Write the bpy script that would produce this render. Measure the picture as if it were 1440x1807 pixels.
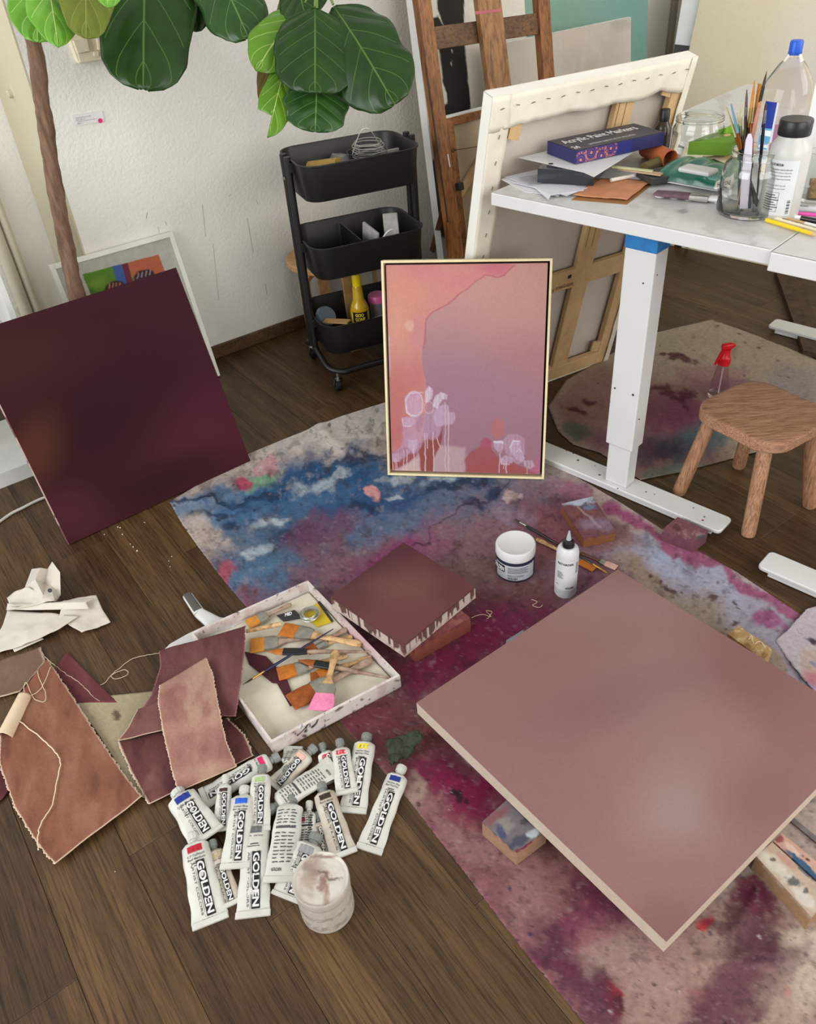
import bpy, bmesh, math, random
import numpy as np
from mathutils import Vector, Matrix

random.seed(7); RNG = np.random.default_rng(7)
for o in list(bpy.data.objects): bpy.data.objects.remove(o)
SC = bpy.context.scene
COL = SC.collection

# ---------------------------------------------------------------- camera
W, HH = 1440., 1807.
F, TH, RO, H = 1420., math.radians(38.0), math.radians(-4.88), 1.38
CX, CY = W / 2, HH / 2
FW = np.array([0, math.cos(TH), -math.sin(TH)]); _r = np.array([1., 0, 0]); _u = np.cross(_r, FW)
CR = math.cos(RO) * _r + math.sin(RO) * _u; CU = -math.sin(RO) * _r + math.cos(RO) * _u
EYE = np.array([0, 0, H])
cam_d = bpy.data.cameras.new('camera'); cam = bpy.data.objects.new('camera', cam_d); COL.objects.link(cam)
cam_d.sensor_fit = 'HORIZONTAL'; cam_d.sensor_width = 36; cam_d.lens = 36 * F / W
cam_d.clip_start = .02
m = Matrix.Identity(4)
for i in range(3):
    m[i][0] = CR[i]; m[i][1] = CU[i]; m[i][2] = -FW[i]; m[i][3] = EYE[i]
cam.matrix_world = m
SC.camera = cam

# ---------------------------------------------------------------- view, world, lamps
SC.view_settings.view_transform = 'Standard'; SC.view_settings.look = 'None'
SC.view_settings.gamma = 1; SC.view_settings.exposure = -0.12
SC.view_settings.use_curve_mapping = False
WLD = bpy.data.worlds.new('daylight'); SC.world = WLD; WLD.use_nodes = True
WLD.node_tree.nodes['Background'].inputs[0].default_value = (1.0, .985, .96, 1)
WLD.node_tree.nodes['Background'].inputs[1].default_value = 0.66

def area(name, loc, target, sx, sy, power, col):
    d = bpy.data.lights.new(name, 'AREA'); d.shape = 'RECTANGLE'; d.size = sx; d.size_y = sy
    d.energy = power; d.color = col
    o = bpy.data.objects.new(name, d); COL.objects.link(o); o.location = loc
    o.rotation_euler = (Vector(target) - Vector(loc)).to_track_quat('-Z', 'Y').to_euler()
    return o

# ---------------------------------------------------------------- geometry of the room (metres; camera over the origin)
AW = math.radians(33.5)
U = np.array([math.cos(AW), math.sin(AW), 0]); V = np.array([-U[1], U[0], 0]); Z = np.array([0, 0, 1.])

def ray(px, py):
    return CR * (px - CX) / F - CU * (py - CY) / F + FW
def P(px, py, z=0.):
    d = ray(px, py); return EYE + d * ((z - H) / d[2])
def PD(px, py, depth):
    return EYE + ray(px, py) * depth
def HIT(px, py, p0, n):
    d = ray(px, py); return EYE + d * (((np.asarray(p0) - EYE) @ n) / (d @ n))
def PROJ(pts):
    v = np.asarray(pts, float) - EYE; w = v @ FW
    return CX + F * (v @ CR) / w, CY - F * (v @ CU) / w
def DEP(p): return (np.asarray(p) - EYE) @ FW
def SZ(px, p): return px * DEP(p) / F
W0 = P(380, 632)
def R(u, v, z=0.): return W0 + U * u + V * v + Z * z
def UV(p):
    q = np.asarray(p) - W0; return q @ U, q @ V, q[2]

area('window_light_left', R(-3.3, -1.4, 1.75), R(.4, -1.0, .4), 2.8, 1.9, 110, (.95, .98, 1.0))
area('fill_light_front', R(-.3, -5.2, 1.9), R(.9, 0, .9), 3.0, 1.8, 105, (1.0, .98, .95))  # added fill lamp behind the camera, brightens the back wall

area('window_light_right', R(2.2, -3.3, 1.7), R(1.3, -.6, .1), 1.6, 1.4, 40, (1.0, .97, .92))

# ---------------------------------------------------------------- colour + noise helpers
def lin(c):
    c = np.asarray(c, float) / 255.
    return np.where(c <= .04045, c / 12.92, ((c + .055) / 1.055) ** 2.4)
def L4(c): return tuple(float(x) for x in lin(c)) + (1.,)
def _h(ix, iy, s):
    n = (ix.astype(np.int64) * 374761393 + iy.astype(np.int64) * 668265263 + s * 974634777) & 0x7fffffff
    n = ((n ^ (n >> 13)) * 1274126177) & 0x7fffffff
    return ((n ^ (n >> 16)) & 0xffff) / 65535.
def vnoise(x, y, s=0):
    ix = np.floor(x); iy = np.floor(y); fx = x - ix; fy = y - iy
    fx = fx * fx * (3 - 2 * fx); fy = fy * fy * (3 - 2 * fy)
    a = _h(ix, iy, s); b = _h(ix + 1, iy, s); c = _h(ix, iy + 1, s); d = _h(ix + 1, iy + 1, s)
    return (a * (1 - fx) + b * fx) * (1 - fy) + (c * (1 - fx) + d * fx) * fy
def fbm(x, y, sc, o=4, s=0):
    t = 0; a = .5; n = 0
    for i in range(o):
        t = t + a * vnoise(x / sc, y / sc, s + i * 17); n += a; a *= .55; sc /= 2.03
    return t / n * 2 - 1
def ss(a, b, x):
    t = np.clip((x - a) / (b - a + 1e-9), 0, 1); return t * t * (3 - 2 * t)

KP = .80   # pigment reflectance scale
class Canvas:
    """paint layers over points (x, y) given in pixels of the reference frame"""
    def __init__(s, x, y, base, warp=0, wsc=40, seed=1):
        s.x0, s.y0 = x, y
        s.x = x + (fbm(x, y, wsc, 4, seed) * warp if warp else 0)
        s.y = y + (fbm(x, y, wsc, 4, seed + 50) * warp if warp else 0)
        s.c = np.zeros((len(x), 3)) + lin(base) * KP
        s.seed = seed
    def put(s, m, col, a=1.):
        m = np.clip(m * a, 0, 1)[:, None]; s.c = s.c * (1 - m) + lin(col) * KP * m
    def ell(s, cx, cy, rx, ry, col, a=1., rot=0, soft=.3, tex=0, tsc=20):
        r = math.radians(rot); dx = s.x - cx; dy = s.y - cy
        q = np.hypot((dx * math.cos(r) + dy * math.sin(r)) / rx, (-dx * math.sin(r) + dy * math.cos(r)) / ry)
        if tex: q = q + tex * fbm(s.x0, s.y0, tsc, 4, s.seed + int(cx) % 97)
        s.put(1 - ss(1 - soft, 1 + soft, q), col, a)
    def poly(s, pts, col, a=1., soft=3.):
        s.put(ss(-soft, soft, polysd(s.x, s.y, pts)), col, a)
    def line(s, pts, w, col, a=1., soft=.6):
        d = np.full(len(s.x), 1e9)
        for (x0, y0), (x1, y1) in zip(pts[:-1], pts[1:]):
            ex, ey = x1 - x0, y1 - y0; t = np.clip(((s.x - x0) * ex + (s.y - y0) * ey) / (ex * ex + ey * ey + 1e-9), 0, 1)
            d = np.minimum(d, np.hypot(s.x - x0 - t * ex, s.y - y0 - t * ey))
        s.put(1 - ss(w * (1 - soft), w * (1 + soft), d), col, a)
    def mottle(s, sc, amt, seed=3):
        s.c = s.c * (1 + amt * fbm(s.x0, s.y0, sc, 4, seed))[:, None]
def spots(c, cell, prob, r0, r1, cols, seed, a=.8, ys=1.):
    """scattered paint specks, one per hashed cell"""
    X, Y = c.x0 + 0, c.y0 * ys; ix = np.floor(X / cell); iy = np.floor(Y / cell)
    h = lambda k: _h(ix, iy, seed + k)
    r = r0 + (r1 - r0) * h(3) ** 2.5; cx = (ix + .2 + .6 * h(1)) * cell; cy = (iy + .2 + .6 * h(2)) * cell
    q = np.hypot((X - cx) * (1 + .6 * h(6)), Y - cy) * (1 + .35 * fbm(c.x0, c.y0, r1 * 1.2, 2, seed)); m = (1 - ss(r * .75, r * 1.1, q)) * (h(4) < prob) * a
    k = np.minimum((h(5) * len(cols)).astype(int), len(cols) - 1); L = np.array([lin(q_) for q_ in cols]) * KP
    c.c = c.c * (1 - m[:, None]) + L[k] * m[:, None]
def polysd(x, y, pts):
    d = np.full(len(x), 1e9); ins = np.zeros(len(x), bool); n = len(pts)
    for i in range(n):
        x0, y0 = pts[i]; x1, y1 = pts[(i + 1) % n]; ex, ey = x1 - x0, y1 - y0
        t = np.clip(((x - x0) * ex + (y - y0) * ey) / (ex * ex + ey * ey + 1e-9), 0, 1)
        d = np.minimum(d, np.hypot(x - x0 - t * ex, y - y0 - t * ey))
        c = ((y0 > y) != (y1 > y)) & (x < ex * (y - y0) / (ey if ey else 1e-9) + x0); ins ^= c
    return np.where(ins, d, -d)

# ---------------------------------------------------------------- materials
class NT:
    def __init__(s, name):
        s.m = bpy.data.materials.new(name); s.m.use_nodes = True; s.t = s.m.node_tree
        s.b = s.t.nodes['Principled BSDF']; s.n = s.t.nodes; s.l = s.t.links
    def new(s, t, **k):
        n = s.n.new(t)
        for a, b in k.items(): setattr(n, a, b)
        return n
    def coord(s, kind='Object', scale=(1, 1, 1)):
        c = s.new('ShaderNodeTexCoord'); mp = s.new('ShaderNodeMapping'); mp.inputs['Scale'].default_value = scale
        s.l.new(c.outputs[kind], mp.inputs[0]); return mp.outputs[0]
    def noise(s, co, sc, det=4, rough=.55, dist=0):
        n = s.new('ShaderNodeTexNoise'); n.inputs['Scale'].default_value = sc; n.inputs['Detail'].default_value = det
        n.inputs['Roughness'].default_value = rough; n.inputs['Distortion'].default_value = dist
        s.l.new(co, n.inputs['Vector']); return n.outputs['Fac']
    def ramp(s, fac, stops):
        r = s.new('ShaderNodeValToRGB'); e = r.color_ramp.elements
        while len(e) < len(stops): e.new(.5)
        for i, (p, c) in enumerate(stops): e[i].position = p; e[i].color = L4(c)
        s.l.new(fac, r.inputs[0]); return r.outputs[0]
    def bump(s, h, st, dist=.002):
        b = s.new('ShaderNodeBump'); b.inputs['Strength'].default_value = st; b.inputs['Distance'].default_value = dist
        s.l.new(h, b.inputs['Height']); s.l.new(b.outputs[0], s.b.inputs['Normal'])
    def mul(s, a, b, mode='MULTIPLY', f=1.):
        x = s.new('ShaderNodeMixRGB', blend_type=mode); x.inputs[0].default_value = f
        s.l.new(a, x.inputs[1]); s.l.new(b, x.inputs[2]); return x.outputs[0]
MC = {}
def M(name, c1, c2=None, sc=8, rough=.6, bump=0, bsc=60, metal=0, spec=.4, stretch=(1, 1, 1), dist=0, coat=0):
    if name in MC: return MC[name]
    t = NT(name); b = t.b; b.inputs['Roughness'].default_value = rough; b.inputs['Metallic'].default_value = metal
    b.inputs['Specular IOR Level'].default_value = spec; b.inputs['Coat Weight'].default_value = coat
    if c2 is None: c2 = tuple(x * .93 for x in c1)
    co = t.coord('Object', stretch)
    col = t.ramp(t.noise(co, sc, 5, .6, dist), [(.3, c1), (.7, c2)])
    t.l.new(col, b.inputs['Base Color'])
    if bump: t.bump(t.noise(t.coord(), bsc, 4), bump)
    MC[name] = t.m; return t.m
def VC(name, rough=.7, bump=.15, bsc=300, spec=.3, mot=.12, coat=0):
    if name in MC: return MC[name]
    t = NT(name); t.b.inputs['Roughness'].default_value = rough; t.b.inputs['Specular IOR Level'].default_value = spec
    t.b.inputs['Coat Weight'].default_value = coat
    a = t.new('ShaderNodeAttribute', attribute_name='Col')
    co = t.coord()
    n = t.ramp(t.noise(co, bsc * .35, 5, .65), [(.25, (255 * (1 - mot),) * 3), (.75, (255, 255, 255))])
    t.l.new(t.mul(a.outputs['Color'], n), t.b.inputs['Base Color'])
    if bump: t.bump(t.noise(co, bsc, 3), bump, .001)
    MC[name] = t.m; return t.m
def WOOD(name, c1, c2, c3=None, sc=14, stretch=(1, 12, 12), rough=.5, bump=.1, spec=.35, rnd=False, con=1.):
    if name in MC: return MC[name]
    t = NT(name); b = t.b; b.inputs['Roughness'].default_value = rough; b.inputs['Specular IOR Level'].default_value = spec
    c = t.new('ShaderNodeTexCoord'); mp = t.new('ShaderNodeMapping'); mp.inputs['Scale'].default_value = stretch
    src = c.outputs['Object']
    oi = t.new('ShaderNodeObjectInfo')
    if rnd:
        ml = t.new('ShaderNodeVectorMath', operation='MULTIPLY_ADD')
        cb = t.new('ShaderNodeCombineXYZ')
        for i in range(3): t.l.new(oi.outputs['Random'], cb.inputs[i])
        ml.inputs[1].default_value = (37, 53, 71); t.l.new(cb.outputs[0], ml.inputs[0]); t.l.new(src, ml.inputs[2]); src = ml.outputs[0]
    t.l.new(src, mp.inputs[0]); co = mp.outputs[0]
    c3 = c3 or tuple(x * .75 for x in c2)
    base = t.ramp(t.noise(co, sc * .18, 4, .6, .6), [(.28, c1), (.5, c2), (.75, c3)])
    mp2 = t.new('ShaderNodeMapping'); mp2.inputs['Scale'].default_value = tuple(x * (1 if x == min(stretch) else 2.2) for x in stretch); t.l.new(src, mp2.inputs[0])
    fine = t.noise(mp2.outputs[0], sc, 5, .7, .3)
    g = t.ramp(fine, [(.32, tuple(255 - con * (255 - q_) for q_ in (150, 140, 132))), (.56, (255, 255, 255))])
    col = t.mul(base, g)
    if rnd:
        rr = t.ramp(oi.outputs['Random'], [(0, (205, 200, 196)), (.5, (240, 236, 230)), (1, (255, 255, 252))])
        col = t.mul(col, rr)
    t.l.new(col, b.inputs['Base Color']); t.bump(fine, bump, .001)
    MC[name] = t.m; return t.m
def GLASS(name, col=(255, 255, 255), rough=.03, ior=1.45):
    if name in MC: return MC[name]
    t = NT(name); b = t.b; b.inputs['Base Color'].default_value = L4(col); b.inputs['Roughness'].default_value = rough
    b.inputs['Transmission Weight'].default_value = 1; b.inputs['IOR'].default_value = ior
    n = t.noise(t.coord(), 30, 2); t.bump(n, .04)
    MC[name] = t.m; return t.m

# ---------------------------------------------------------------- mesh helpers
ORG = {}
class MB:
    def __init__(s): s.v = []; s.f = []
    def add(s, vs, fs):
        k = len(s.v); s.v += [tuple(float(c) for c in p) for p in vs]; s.f += [tuple(i + k for i in f) for f in fs]; return s
    def box(s, c, size, X=(1, 0, 0), Y=(0, 1, 0), Zv=(0, 0, 1), bev=0.):
        c = np.asarray(c, float); X = np.asarray(X, float); Y = np.asarray(Y, float); Zv = np.asarray(Zv, float)
        hx, hy, hz = size[0] / 2, size[1] / 2, size[2] / 2
        b = min(bev, hx * .9, hy * .9, hz * .9)
        if b <= 0:
            vs = [c + X * i * hx + Y * j * hy + Zv * k * hz for k in (-1, 1) for j in (-1, 1) for i in (-1, 1)]
            return s.add(vs, [(0, 2, 3, 1), (4, 5, 7, 6), (0, 1, 5, 4), (2, 6, 7, 3), (0, 4, 6, 2), (1, 3, 7, 5)])
        bm = bmesh.new(); bmesh.ops.create_cube(bm, size=1.)
        for q in bm.verts: q.co = Vector((q.co.x * size[0], q.co.y * size[1], q.co.z * size[2]))
        bmesh.ops.bevel(bm, geom=bm.edges[:], offset=b, segments=2, profile=.5, affect='EDGES')
        bm.verts.index_update()
        vs = [c + X * q.co.x + Y * q.co.y + Zv * q.co.z for q in bm.verts]; fs = [[q.index for q in f.verts] for f in bm.faces]
        bm.free(); return s.add(vs, fs)
    def bar(s, p0, p1, w, h, up=(0, 0, 1), bev=0.):
        p0 = np.asarray(p0, float); p1 = np.asarray(p1, float); d = p1 - p0; L = np.linalg.norm(d); d = d / L
        y = np.cross(up, d); y /= np.linalg.norm(y); z = np.cross(d, y)
        return s.box((p0 + p1) / 2, (L, w, h), d, y, z, bev)
    def tube(s, pts, rad, n=8, cap=True):
        pts = [np.asarray(p, float) for p in pts]; k = len(pts)
        if not hasattr(rad, '__len__'): rad = [rad] * k
        vs = []; a = None
        for i in range(k):
            d = pts[min(i + 1, k - 1)] - pts[max(i - 1, 0)]; d = d / (np.linalg.norm(d) + 1e-12)
            if a is None: a = np.cross(d, (0, 0, 1.) if abs(d[2]) < .9 else (1., 0, 0))
            a = a - d * (a @ d); a /= np.linalg.norm(a); b = np.cross(d, a)
            for j in range(n):
                t = 2 * math.pi * j / n; vs.append(pts[i] + rad[i] * (a * math.cos(t) + b * math.sin(t)))
        fs = [(i * n + j, i * n + (j + 1) % n, (i + 1) * n + (j + 1) % n, (i + 1) * n + j) for i in range(k - 1) for j in range(n)]
        if cap: fs += [tuple(range(n))[::-1], tuple((k - 1) * n + j for j in range(n))]
        return s.add(vs, fs)
    def cyl(s, p0, p1, r0, r1=None, n=20): return s.tube([p0, p1], [r0, r1 if r1 is not None else r0], n)
    def lathe(s, c, prof, n=32, ax=(0, 0, 1), closed=False, sq=None):
        c = np.asarray(c, float); ax = np.asarray(ax, float); ax = ax / np.linalg.norm(ax)
        a = np.cross(ax, (1., 0, 0) if abs(ax[0]) < .8 else (0, 1., 0)); a /= np.linalg.norm(a); b = np.cross(ax, a)
        vs = []; k = len(prof)
        for r, z in prof:
            for j in range(n):
                t = 2 * math.pi * j / n; vs.append(c + ax * z + r * (a * math.cos(t) + b * math.sin(t)))
        fs = [(i * n + j, i * n + (j + 1) % n, (i + 1) * n + (j + 1) % n, (i + 1) * n + j) for i in range(k - 1) for j in range(n)]
        if closed: fs += [((k - 1) * n + j, (k - 1) * n + (j + 1) % n, (j + 1) % n, j) for j in range(n)]
        else:
            if prof[0][0] > 1e-6: fs.append(tuple(range(n))[::-1])
            if prof[-1][0] > 1e-6: fs.append(tuple((k - 1) * n + j for j in range(n)))
        return s.add(vs, fs)
    def loft(s, p0, p1, secs, n=14, pw=2., up=(0, 0, 1), base=False, wr=0.):
        """secs: (distance, half width, half height[, side shift, lift])"""
        p0 = np.asarray(p0, float); p1 = np.asarray(p1, float); d = p1 - p0; d = d / np.linalg.norm(d)
        sd = np.cross(up, d); sd /= np.linalg.norm(sd); zz = np.cross(d, sd); vs = []
        for q in secs:
            t, hw, hh = q[:3]; sh = q[3] if len(q) > 3 else 0; lf = q[4] if len(q) > 4 else 0
            c = p0 + d * t + sd * sh + zz * (lf + (hh if base else 0))
            for j in range(n):
                a = 2 * math.pi * j / n; ca, sa = math.cos(a), math.sin(a)
                x = math.copysign(abs(ca) ** (2 / pw), ca) * hw; y = math.copysign(abs(sa) ** (2 / pw), sa) * hh
                if wr: y += random.uniform(-wr, wr) * (1 if y > 0 else 0)
                vs.append(c + sd * x + zz * y)
        k = len(secs)
        fs = [(i * n + j, i * n + (j + 1) % n, (i + 1) * n + (j + 1) % n, (i + 1) * n + j) for i in range(k - 1) for j in range(n)]
        fs += [tuple(range(n))[::-1], tuple((k - 1) * n + j for j in range(n))]
        return s.add(vs, fs)
    def prism(s, pts, z0, z1):
        n = len(pts); vs = [(p[0], p[1], z0) for p in pts] + [(p[0], p[1], z1) for p in pts]
        return s.add(vs, [tuple(range(n))[::-1], tuple(range(n, 2 * n))] + [(i, (i + 1) % n, n + (i + 1) % n, n + i) for i in range(n)])
    def slab(s, pts, nrm, th):
        pts = [np.asarray(p, float) for p in pts]; nrm = np.asarray(nrm, float); n = len(pts)
        return s.add(pts + [p - nrm * th for p in pts], [tuple(range(n)), tuple(range(n, 2 * n))[::-1]] + [(i, n + i, n + (i + 1) % n, (i + 1) % n) for i in range(n)])
    def sph(s, c, r, n=16, k=10, sq=(1, 1, 1)):
        c = np.asarray(c, float); vs = []; 
        for i in range(k + 1):
            ph = math.pi * i / k
            for j in range(n):
                t = 2 * math.pi * j / n; vs.append(c + r * np.array([math.sin(ph) * math.cos(t) * sq[0], math.sin(ph) * math.sin(t) * sq[1], -math.cos(ph) * sq[2]]))
        return s.add(vs, [(i * n + j, i * n + (j + 1) % n, (i + 1) * n + (j + 1) % n, (i + 1) * n + j) for i in range(k) for j in range(n)])
    def done(s, name, mat, parent=None, org=None, smooth=False, angle=None, kind=None):
        me = bpy.data.meshes.new(name)
        if parent is not None: org = ORG[parent.name]
        elif org is None:
            a = np.array(s.v); org = np.array([a[:, 0].mean(), a[:, 1].mean(), a[:, 2].min()])
        org = np.asarray(org, float)
        me.from_pydata([tuple(np.asarray(p) - org) for p in s.v], [], s.f)
        bm = bmesh.new(); bm.from_mesh(me); bmesh.ops.recalc_face_normals(bm, faces=bm.faces); bm.to_mesh(me); bm.free()
        me.materials.append(mat)
        if smooth:
            for p in me.polygons: p.use_smooth = True
            try: me.set_sharp_from_angle(angle=math.radians(angle or 40))
            except Exception: pass
        o = bpy.data.objects.new(name, me); COL.objects.link(o)
        if parent is not None: o.parent = parent
        else: o.location = org
        ORG[o.name] = org
        if kind: o['kind'] = kind
        return o
def tag(o, label, cat, group=None):
    o['label'] = label; o['category'] = cat
    if group: o['group'] = group
    return o
def thing(name, label, cat, loc, group=None):
    o = bpy.data.objects.new(name, None); COL.objects.link(o); o.location = tuple(float(c) for c in loc); o.empty_display_size = .05
    ORG[o.name] = np.asarray(loc, float); return tag(o, label, cat, group)
def struct(o): o['kind'] = 'structure'; return o
def setcol(o, fn, world_off=None):
    """per vertex paint: fn(world points) -> linear colours"""
    me = o.data; n = len(me.vertices); co = np.empty(n * 3, np.float32); me.vertices.foreach_get('co', co)
    p = co.reshape(-1, 3).astype(float) + ORG[o.name]
    c = np.ones((n, 4), np.float32); c[:, :3] = np.clip(fn(p), 0, 1)
    at = me.color_attributes.new('Col', 'FLOAT_COLOR', 'POINT'); at.data.foreach_set('color', c.ravel())
def grid(name, pts, mat, parent=None, org=None, smooth=True, thick=0., kind=None):
    """pts: (nv, nu, 3) array of world points"""
    nv, nu = pts.shape[:2]; v = pts.reshape(-1, 3)
    if parent is not None: org = ORG[parent.name]
    elif org is None: org = np.array([v[:, 0].mean(), v[:, 1].mean(), v[:, 2].min()])
    org = np.asarray(org, float)
    i, j = np.meshgrid(np.arange(nv - 1), np.arange(nu - 1), indexing='ij'); a = (i * nu + j).ravel()
    fs = np.stack([a, a + 1, a + nu + 1, a + nu], 1)
    me = bpy.data.meshes.new(name); me.vertices.add(len(v)); me.vertices.foreach_set('co', (v - org).astype(np.float32).ravel())
    me.loops.add(fs.size); me.loops.foreach_set('vertex_index', fs.astype(np.int32).ravel())
    me.polygons.add(len(fs)); me.polygons.foreach_set('loop_start', (np.arange(len(fs)) * 4).astype(np.int32))
    me.update(calc_edges=True); me.validate()
    me.materials.append(mat)
    if smooth: me.polygons.foreach_set('use_smooth', np.ones(len(fs), bool))
    o = bpy.data.objects.new(name, me); COL.objects.link(o)
    if parent is not None: o.parent = parent
    else: o.location = tuple(org)
    ORG[o.name] = org
    if thick:
        md = o.modifiers.new('thickness', 'SOLIDIFY'); md.thickness = thick; md.offset = -1
    if kind: o['kind'] = kind
    return o
def bil(q, nu, nv):
    """bilinear grid from corners tl, tr, br, bl"""
    tl, tr, br, bl = [np.asarray(p, float) for p in q]
    s = np.linspace(0, 1, nu)[None, :, None]; t = np.linspace(0, 1, nv)[:, None, None]
    return (tl * (1 - s) + tr * s) * (1 - t) + (bl * (1 - s) + br * s) * t
def polyl(pts, n):
    pts = np.array([np.asarray(p, float) for p in pts]); d = np.r_[0, np.cumsum(np.linalg.norm(np.diff(pts, axis=0), axis=1))]
    t = np.linspace(0, d[-1], n); return np.stack([np.interp(t, d, pts[:, k]) for k in range(pts.shape[1])], 1)
def smoothpath(pts, n=40):
    pts = [np.asarray(p, float) for p in pts]; out = []
    for i in range(len(pts) - 1):
        p0 = pts[max(i - 1, 0)]; p1 = pts[i]; p2 = pts[i + 1]; p3 = pts[min(i + 2, len(pts) - 1)]
        for t in np.linspace(0, 1, max(2, n // len(pts)), endpoint=(i == len(pts) - 2)):
            out.append(.5 * (2 * p1 + (p2 - p0) * t + (2 * p0 - 5 * p1 + 4 * p2 - p3) * t * t + (3 * p1 - p0 - 3 * p2 + p3) * t ** 3))
    return out
_TX = {}
def text2d(s, off=0.):
    k = (s, off)
    if k in _TX: return _TX[k]
    cu = bpy.data.curves.new('t', 'FONT'); cu.body = s; cu.size = 1; cu.offset = off; cu.resolution_u = 3
    o = bpy.data.objects.new('t', cu); COL.objects.link(o)
    dg = bpy.context.evaluated_depsgraph_get(); dg.update(); e = o.evaluated_get(dg); me = e.to_mesh()
    v = np.array([q.co[:2] for q in me.vertices]) if len(me.vertices) else np.zeros((0, 2)); f = [tuple(p.vertices) for p in me.polygons]
    e.to_mesh_clear(); bpy.data.objects.remove(o); bpy.data.curves.remove(cu)
    if len(v):
        v = v - v.min(0); 
    _TX[k] = (v, f); return _TX[k]
def put_text(mb, s, fit, fn, off=0.):
    """text fitted to box fit=(x0,y0,w,h) and mapped by fn(x,y)->point"""
    v, f = text2d(s, off)
    if not len(v): return
    sx = fit[2] / v[:, 0].max(); sy = fit[3] / v[:, 1].max()
    mb.add([fn(fit[0] + x * sx, fit[1] + y * sy) for x, y in v], f)
def put_rect(mb, x0, y0, w, h, fn, nx=1, ny=1):
    vs = [fn(x0 + w * i / nx, y0 + h * j / ny) for j in range(ny + 1) for i in range(nx + 1)]
    mb.add(vs, [(j * (nx + 1) + i, j * (nx + 1) + i + 1, (j + 1) * (nx + 1) + i + 1, (j + 1) * (nx + 1) + i) for j in range(ny) for i in range(nx)])

# ================================================================ setting
m_plank = WOOD('floor_oak', (108, 82, 53), (88, 66, 41), (62, 45, 27), sc=9, stretch=(1.1, 13, 13), rough=.42, bump=.12, rnd=True)
m_sub = M('floor_gap', (28, 20, 13), rough=.9)
fl = struct(MB().box(R(.5, -1.7, -.016), (4.7, 4.2, .02), U, V, Z).done('floor', m_sub))
PWID, U00, PL = .147, -1.16, 1.21
def plank_mesh(L):
    bm = bmesh.new(); w = PWID / 2 - .0003; l = L / 2 - .0003; c = .0007
    lo = [(-l, -w, -.006), (l, -w, -.006), (l, w, -.006), (-l, w, -.006)]
    mi = [(x, y, -c) for x, y, z in lo]; hi = [(math.copysign(l - c, x), math.copysign(w - c, y), 0) for x, y, z in lo]
    vs = [bm.verts.new(p) for p in lo + mi + hi]
    for a in (0, 4):
        for i in range(4): bm.faces.new((vs[a + i], vs[a + (i + 1) % 4], vs[a + 4 + (i + 1) % 4], vs[a + 4 + i]))
    bm.faces.new(vs[8:12]); me = bpy.data.meshes.new('plank'); bm.to_mesh(me); bm.free(); me.materials.append(m_plank); return me
PM = {}
JO = {2: -2.007, 12: -1.942, 20: -1.122, 7: -.28, 4: -.993}
for k in range(-4, 28):
    uc = U00 + (k + .5) * PWID
    if uc > 2.78: break
    j0 = JO.get(k, -((k * .437) % 1) * PL); vtop = .45 if uc < -.33 else -.002
    e = j0
    while e < vtop: e += PL
    while e > -3.75:
        a, b = max(e - PL, -3.75), min(e, vtop); e -= PL
        L = round(b - a, 4)
        if L < .02: continue
        if L not in PM: PM[L] = plank_mesh(L)
        o = bpy.data.objects.new('plank', PM[L]); COL.objects.link(o); o.parent = fl
        o.location = tuple(R(uc, (a + b) / 2, 0) - ORG[fl.name]); o.rotation_euler = (0, 0, AW + math.pi / 2)

def plaster(name, c, bump=.5):
    t = NT(name); t.b.inputs['Roughness'].default_value = .85; t.b.inputs['Specular IOR Level'].default_value = .2
    co = t.coord('Object')
    t.l.new(t.ramp(t.noise(co, 3, 4), [(.3, tuple(x * .965 for x in c)), (.7, c)]), t.b.inputs['Base Color'])
    n1 = t.noise(co, 95, 3, .5); t.bump(n1, bump, .004); return t.m
m_wall = plaster('stucco_white', (232, 229, 221), .5)
m_wsm = plaster('beige_shaded_wall', (196, 188, 162), .08)  # beige paint, made darker so the colour holds the return wall's shade
m_wright = plaster('right_wall_paint', (218, 212, 196), .1)
uL, uRt = UV(HIT(50, 133, R(0, 0), V))[0], 2.76
struct(MB().box(R((uL + uRt) / 2, .06, 1.2), (uRt - uL, .12, 2.5), U, V, Z).done('wall_back', m_wall))
struct(MB().box(R(uL - .003, .22, 1.2), (.006, .4396, 2.5), U, V, Z).done('wall_return', m_wsm))
struct(MB().box(R(uL + .06, .285, 1.2), (.118, .31, 2.5), U, V, Z).done('wall_corner', m_wsm))
struct(MB().box(R(-1.2, .5005, 1.2), (1.96, .12, 2.5), U, V, Z).done('wall_left', m_wall))
struct(MB().box(R(uRt + .06, -1.75, 1.2), (.12, 3.75, 2.5), U, V, Z).done('wall_right', m_wright))
m_base = WOOD('skirting_wood', (112, 86, 58), (92, 68, 44), sc=9, stretch=(1, 12, 12))
bb = MB(); bb.box(R((uL + uRt) / 2, -.006, .026), (uRt - uL, .012, .05), U, V, Z, .003)
struct(bb.done('baseboard_back', m_base))
bb = MB(); bb.box(R(uRt - .006, -1.75, .026), (.012, 3.5, .05), U, V, Z, .003)
struct(bb.done('baseboard_right', m_base))
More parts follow.
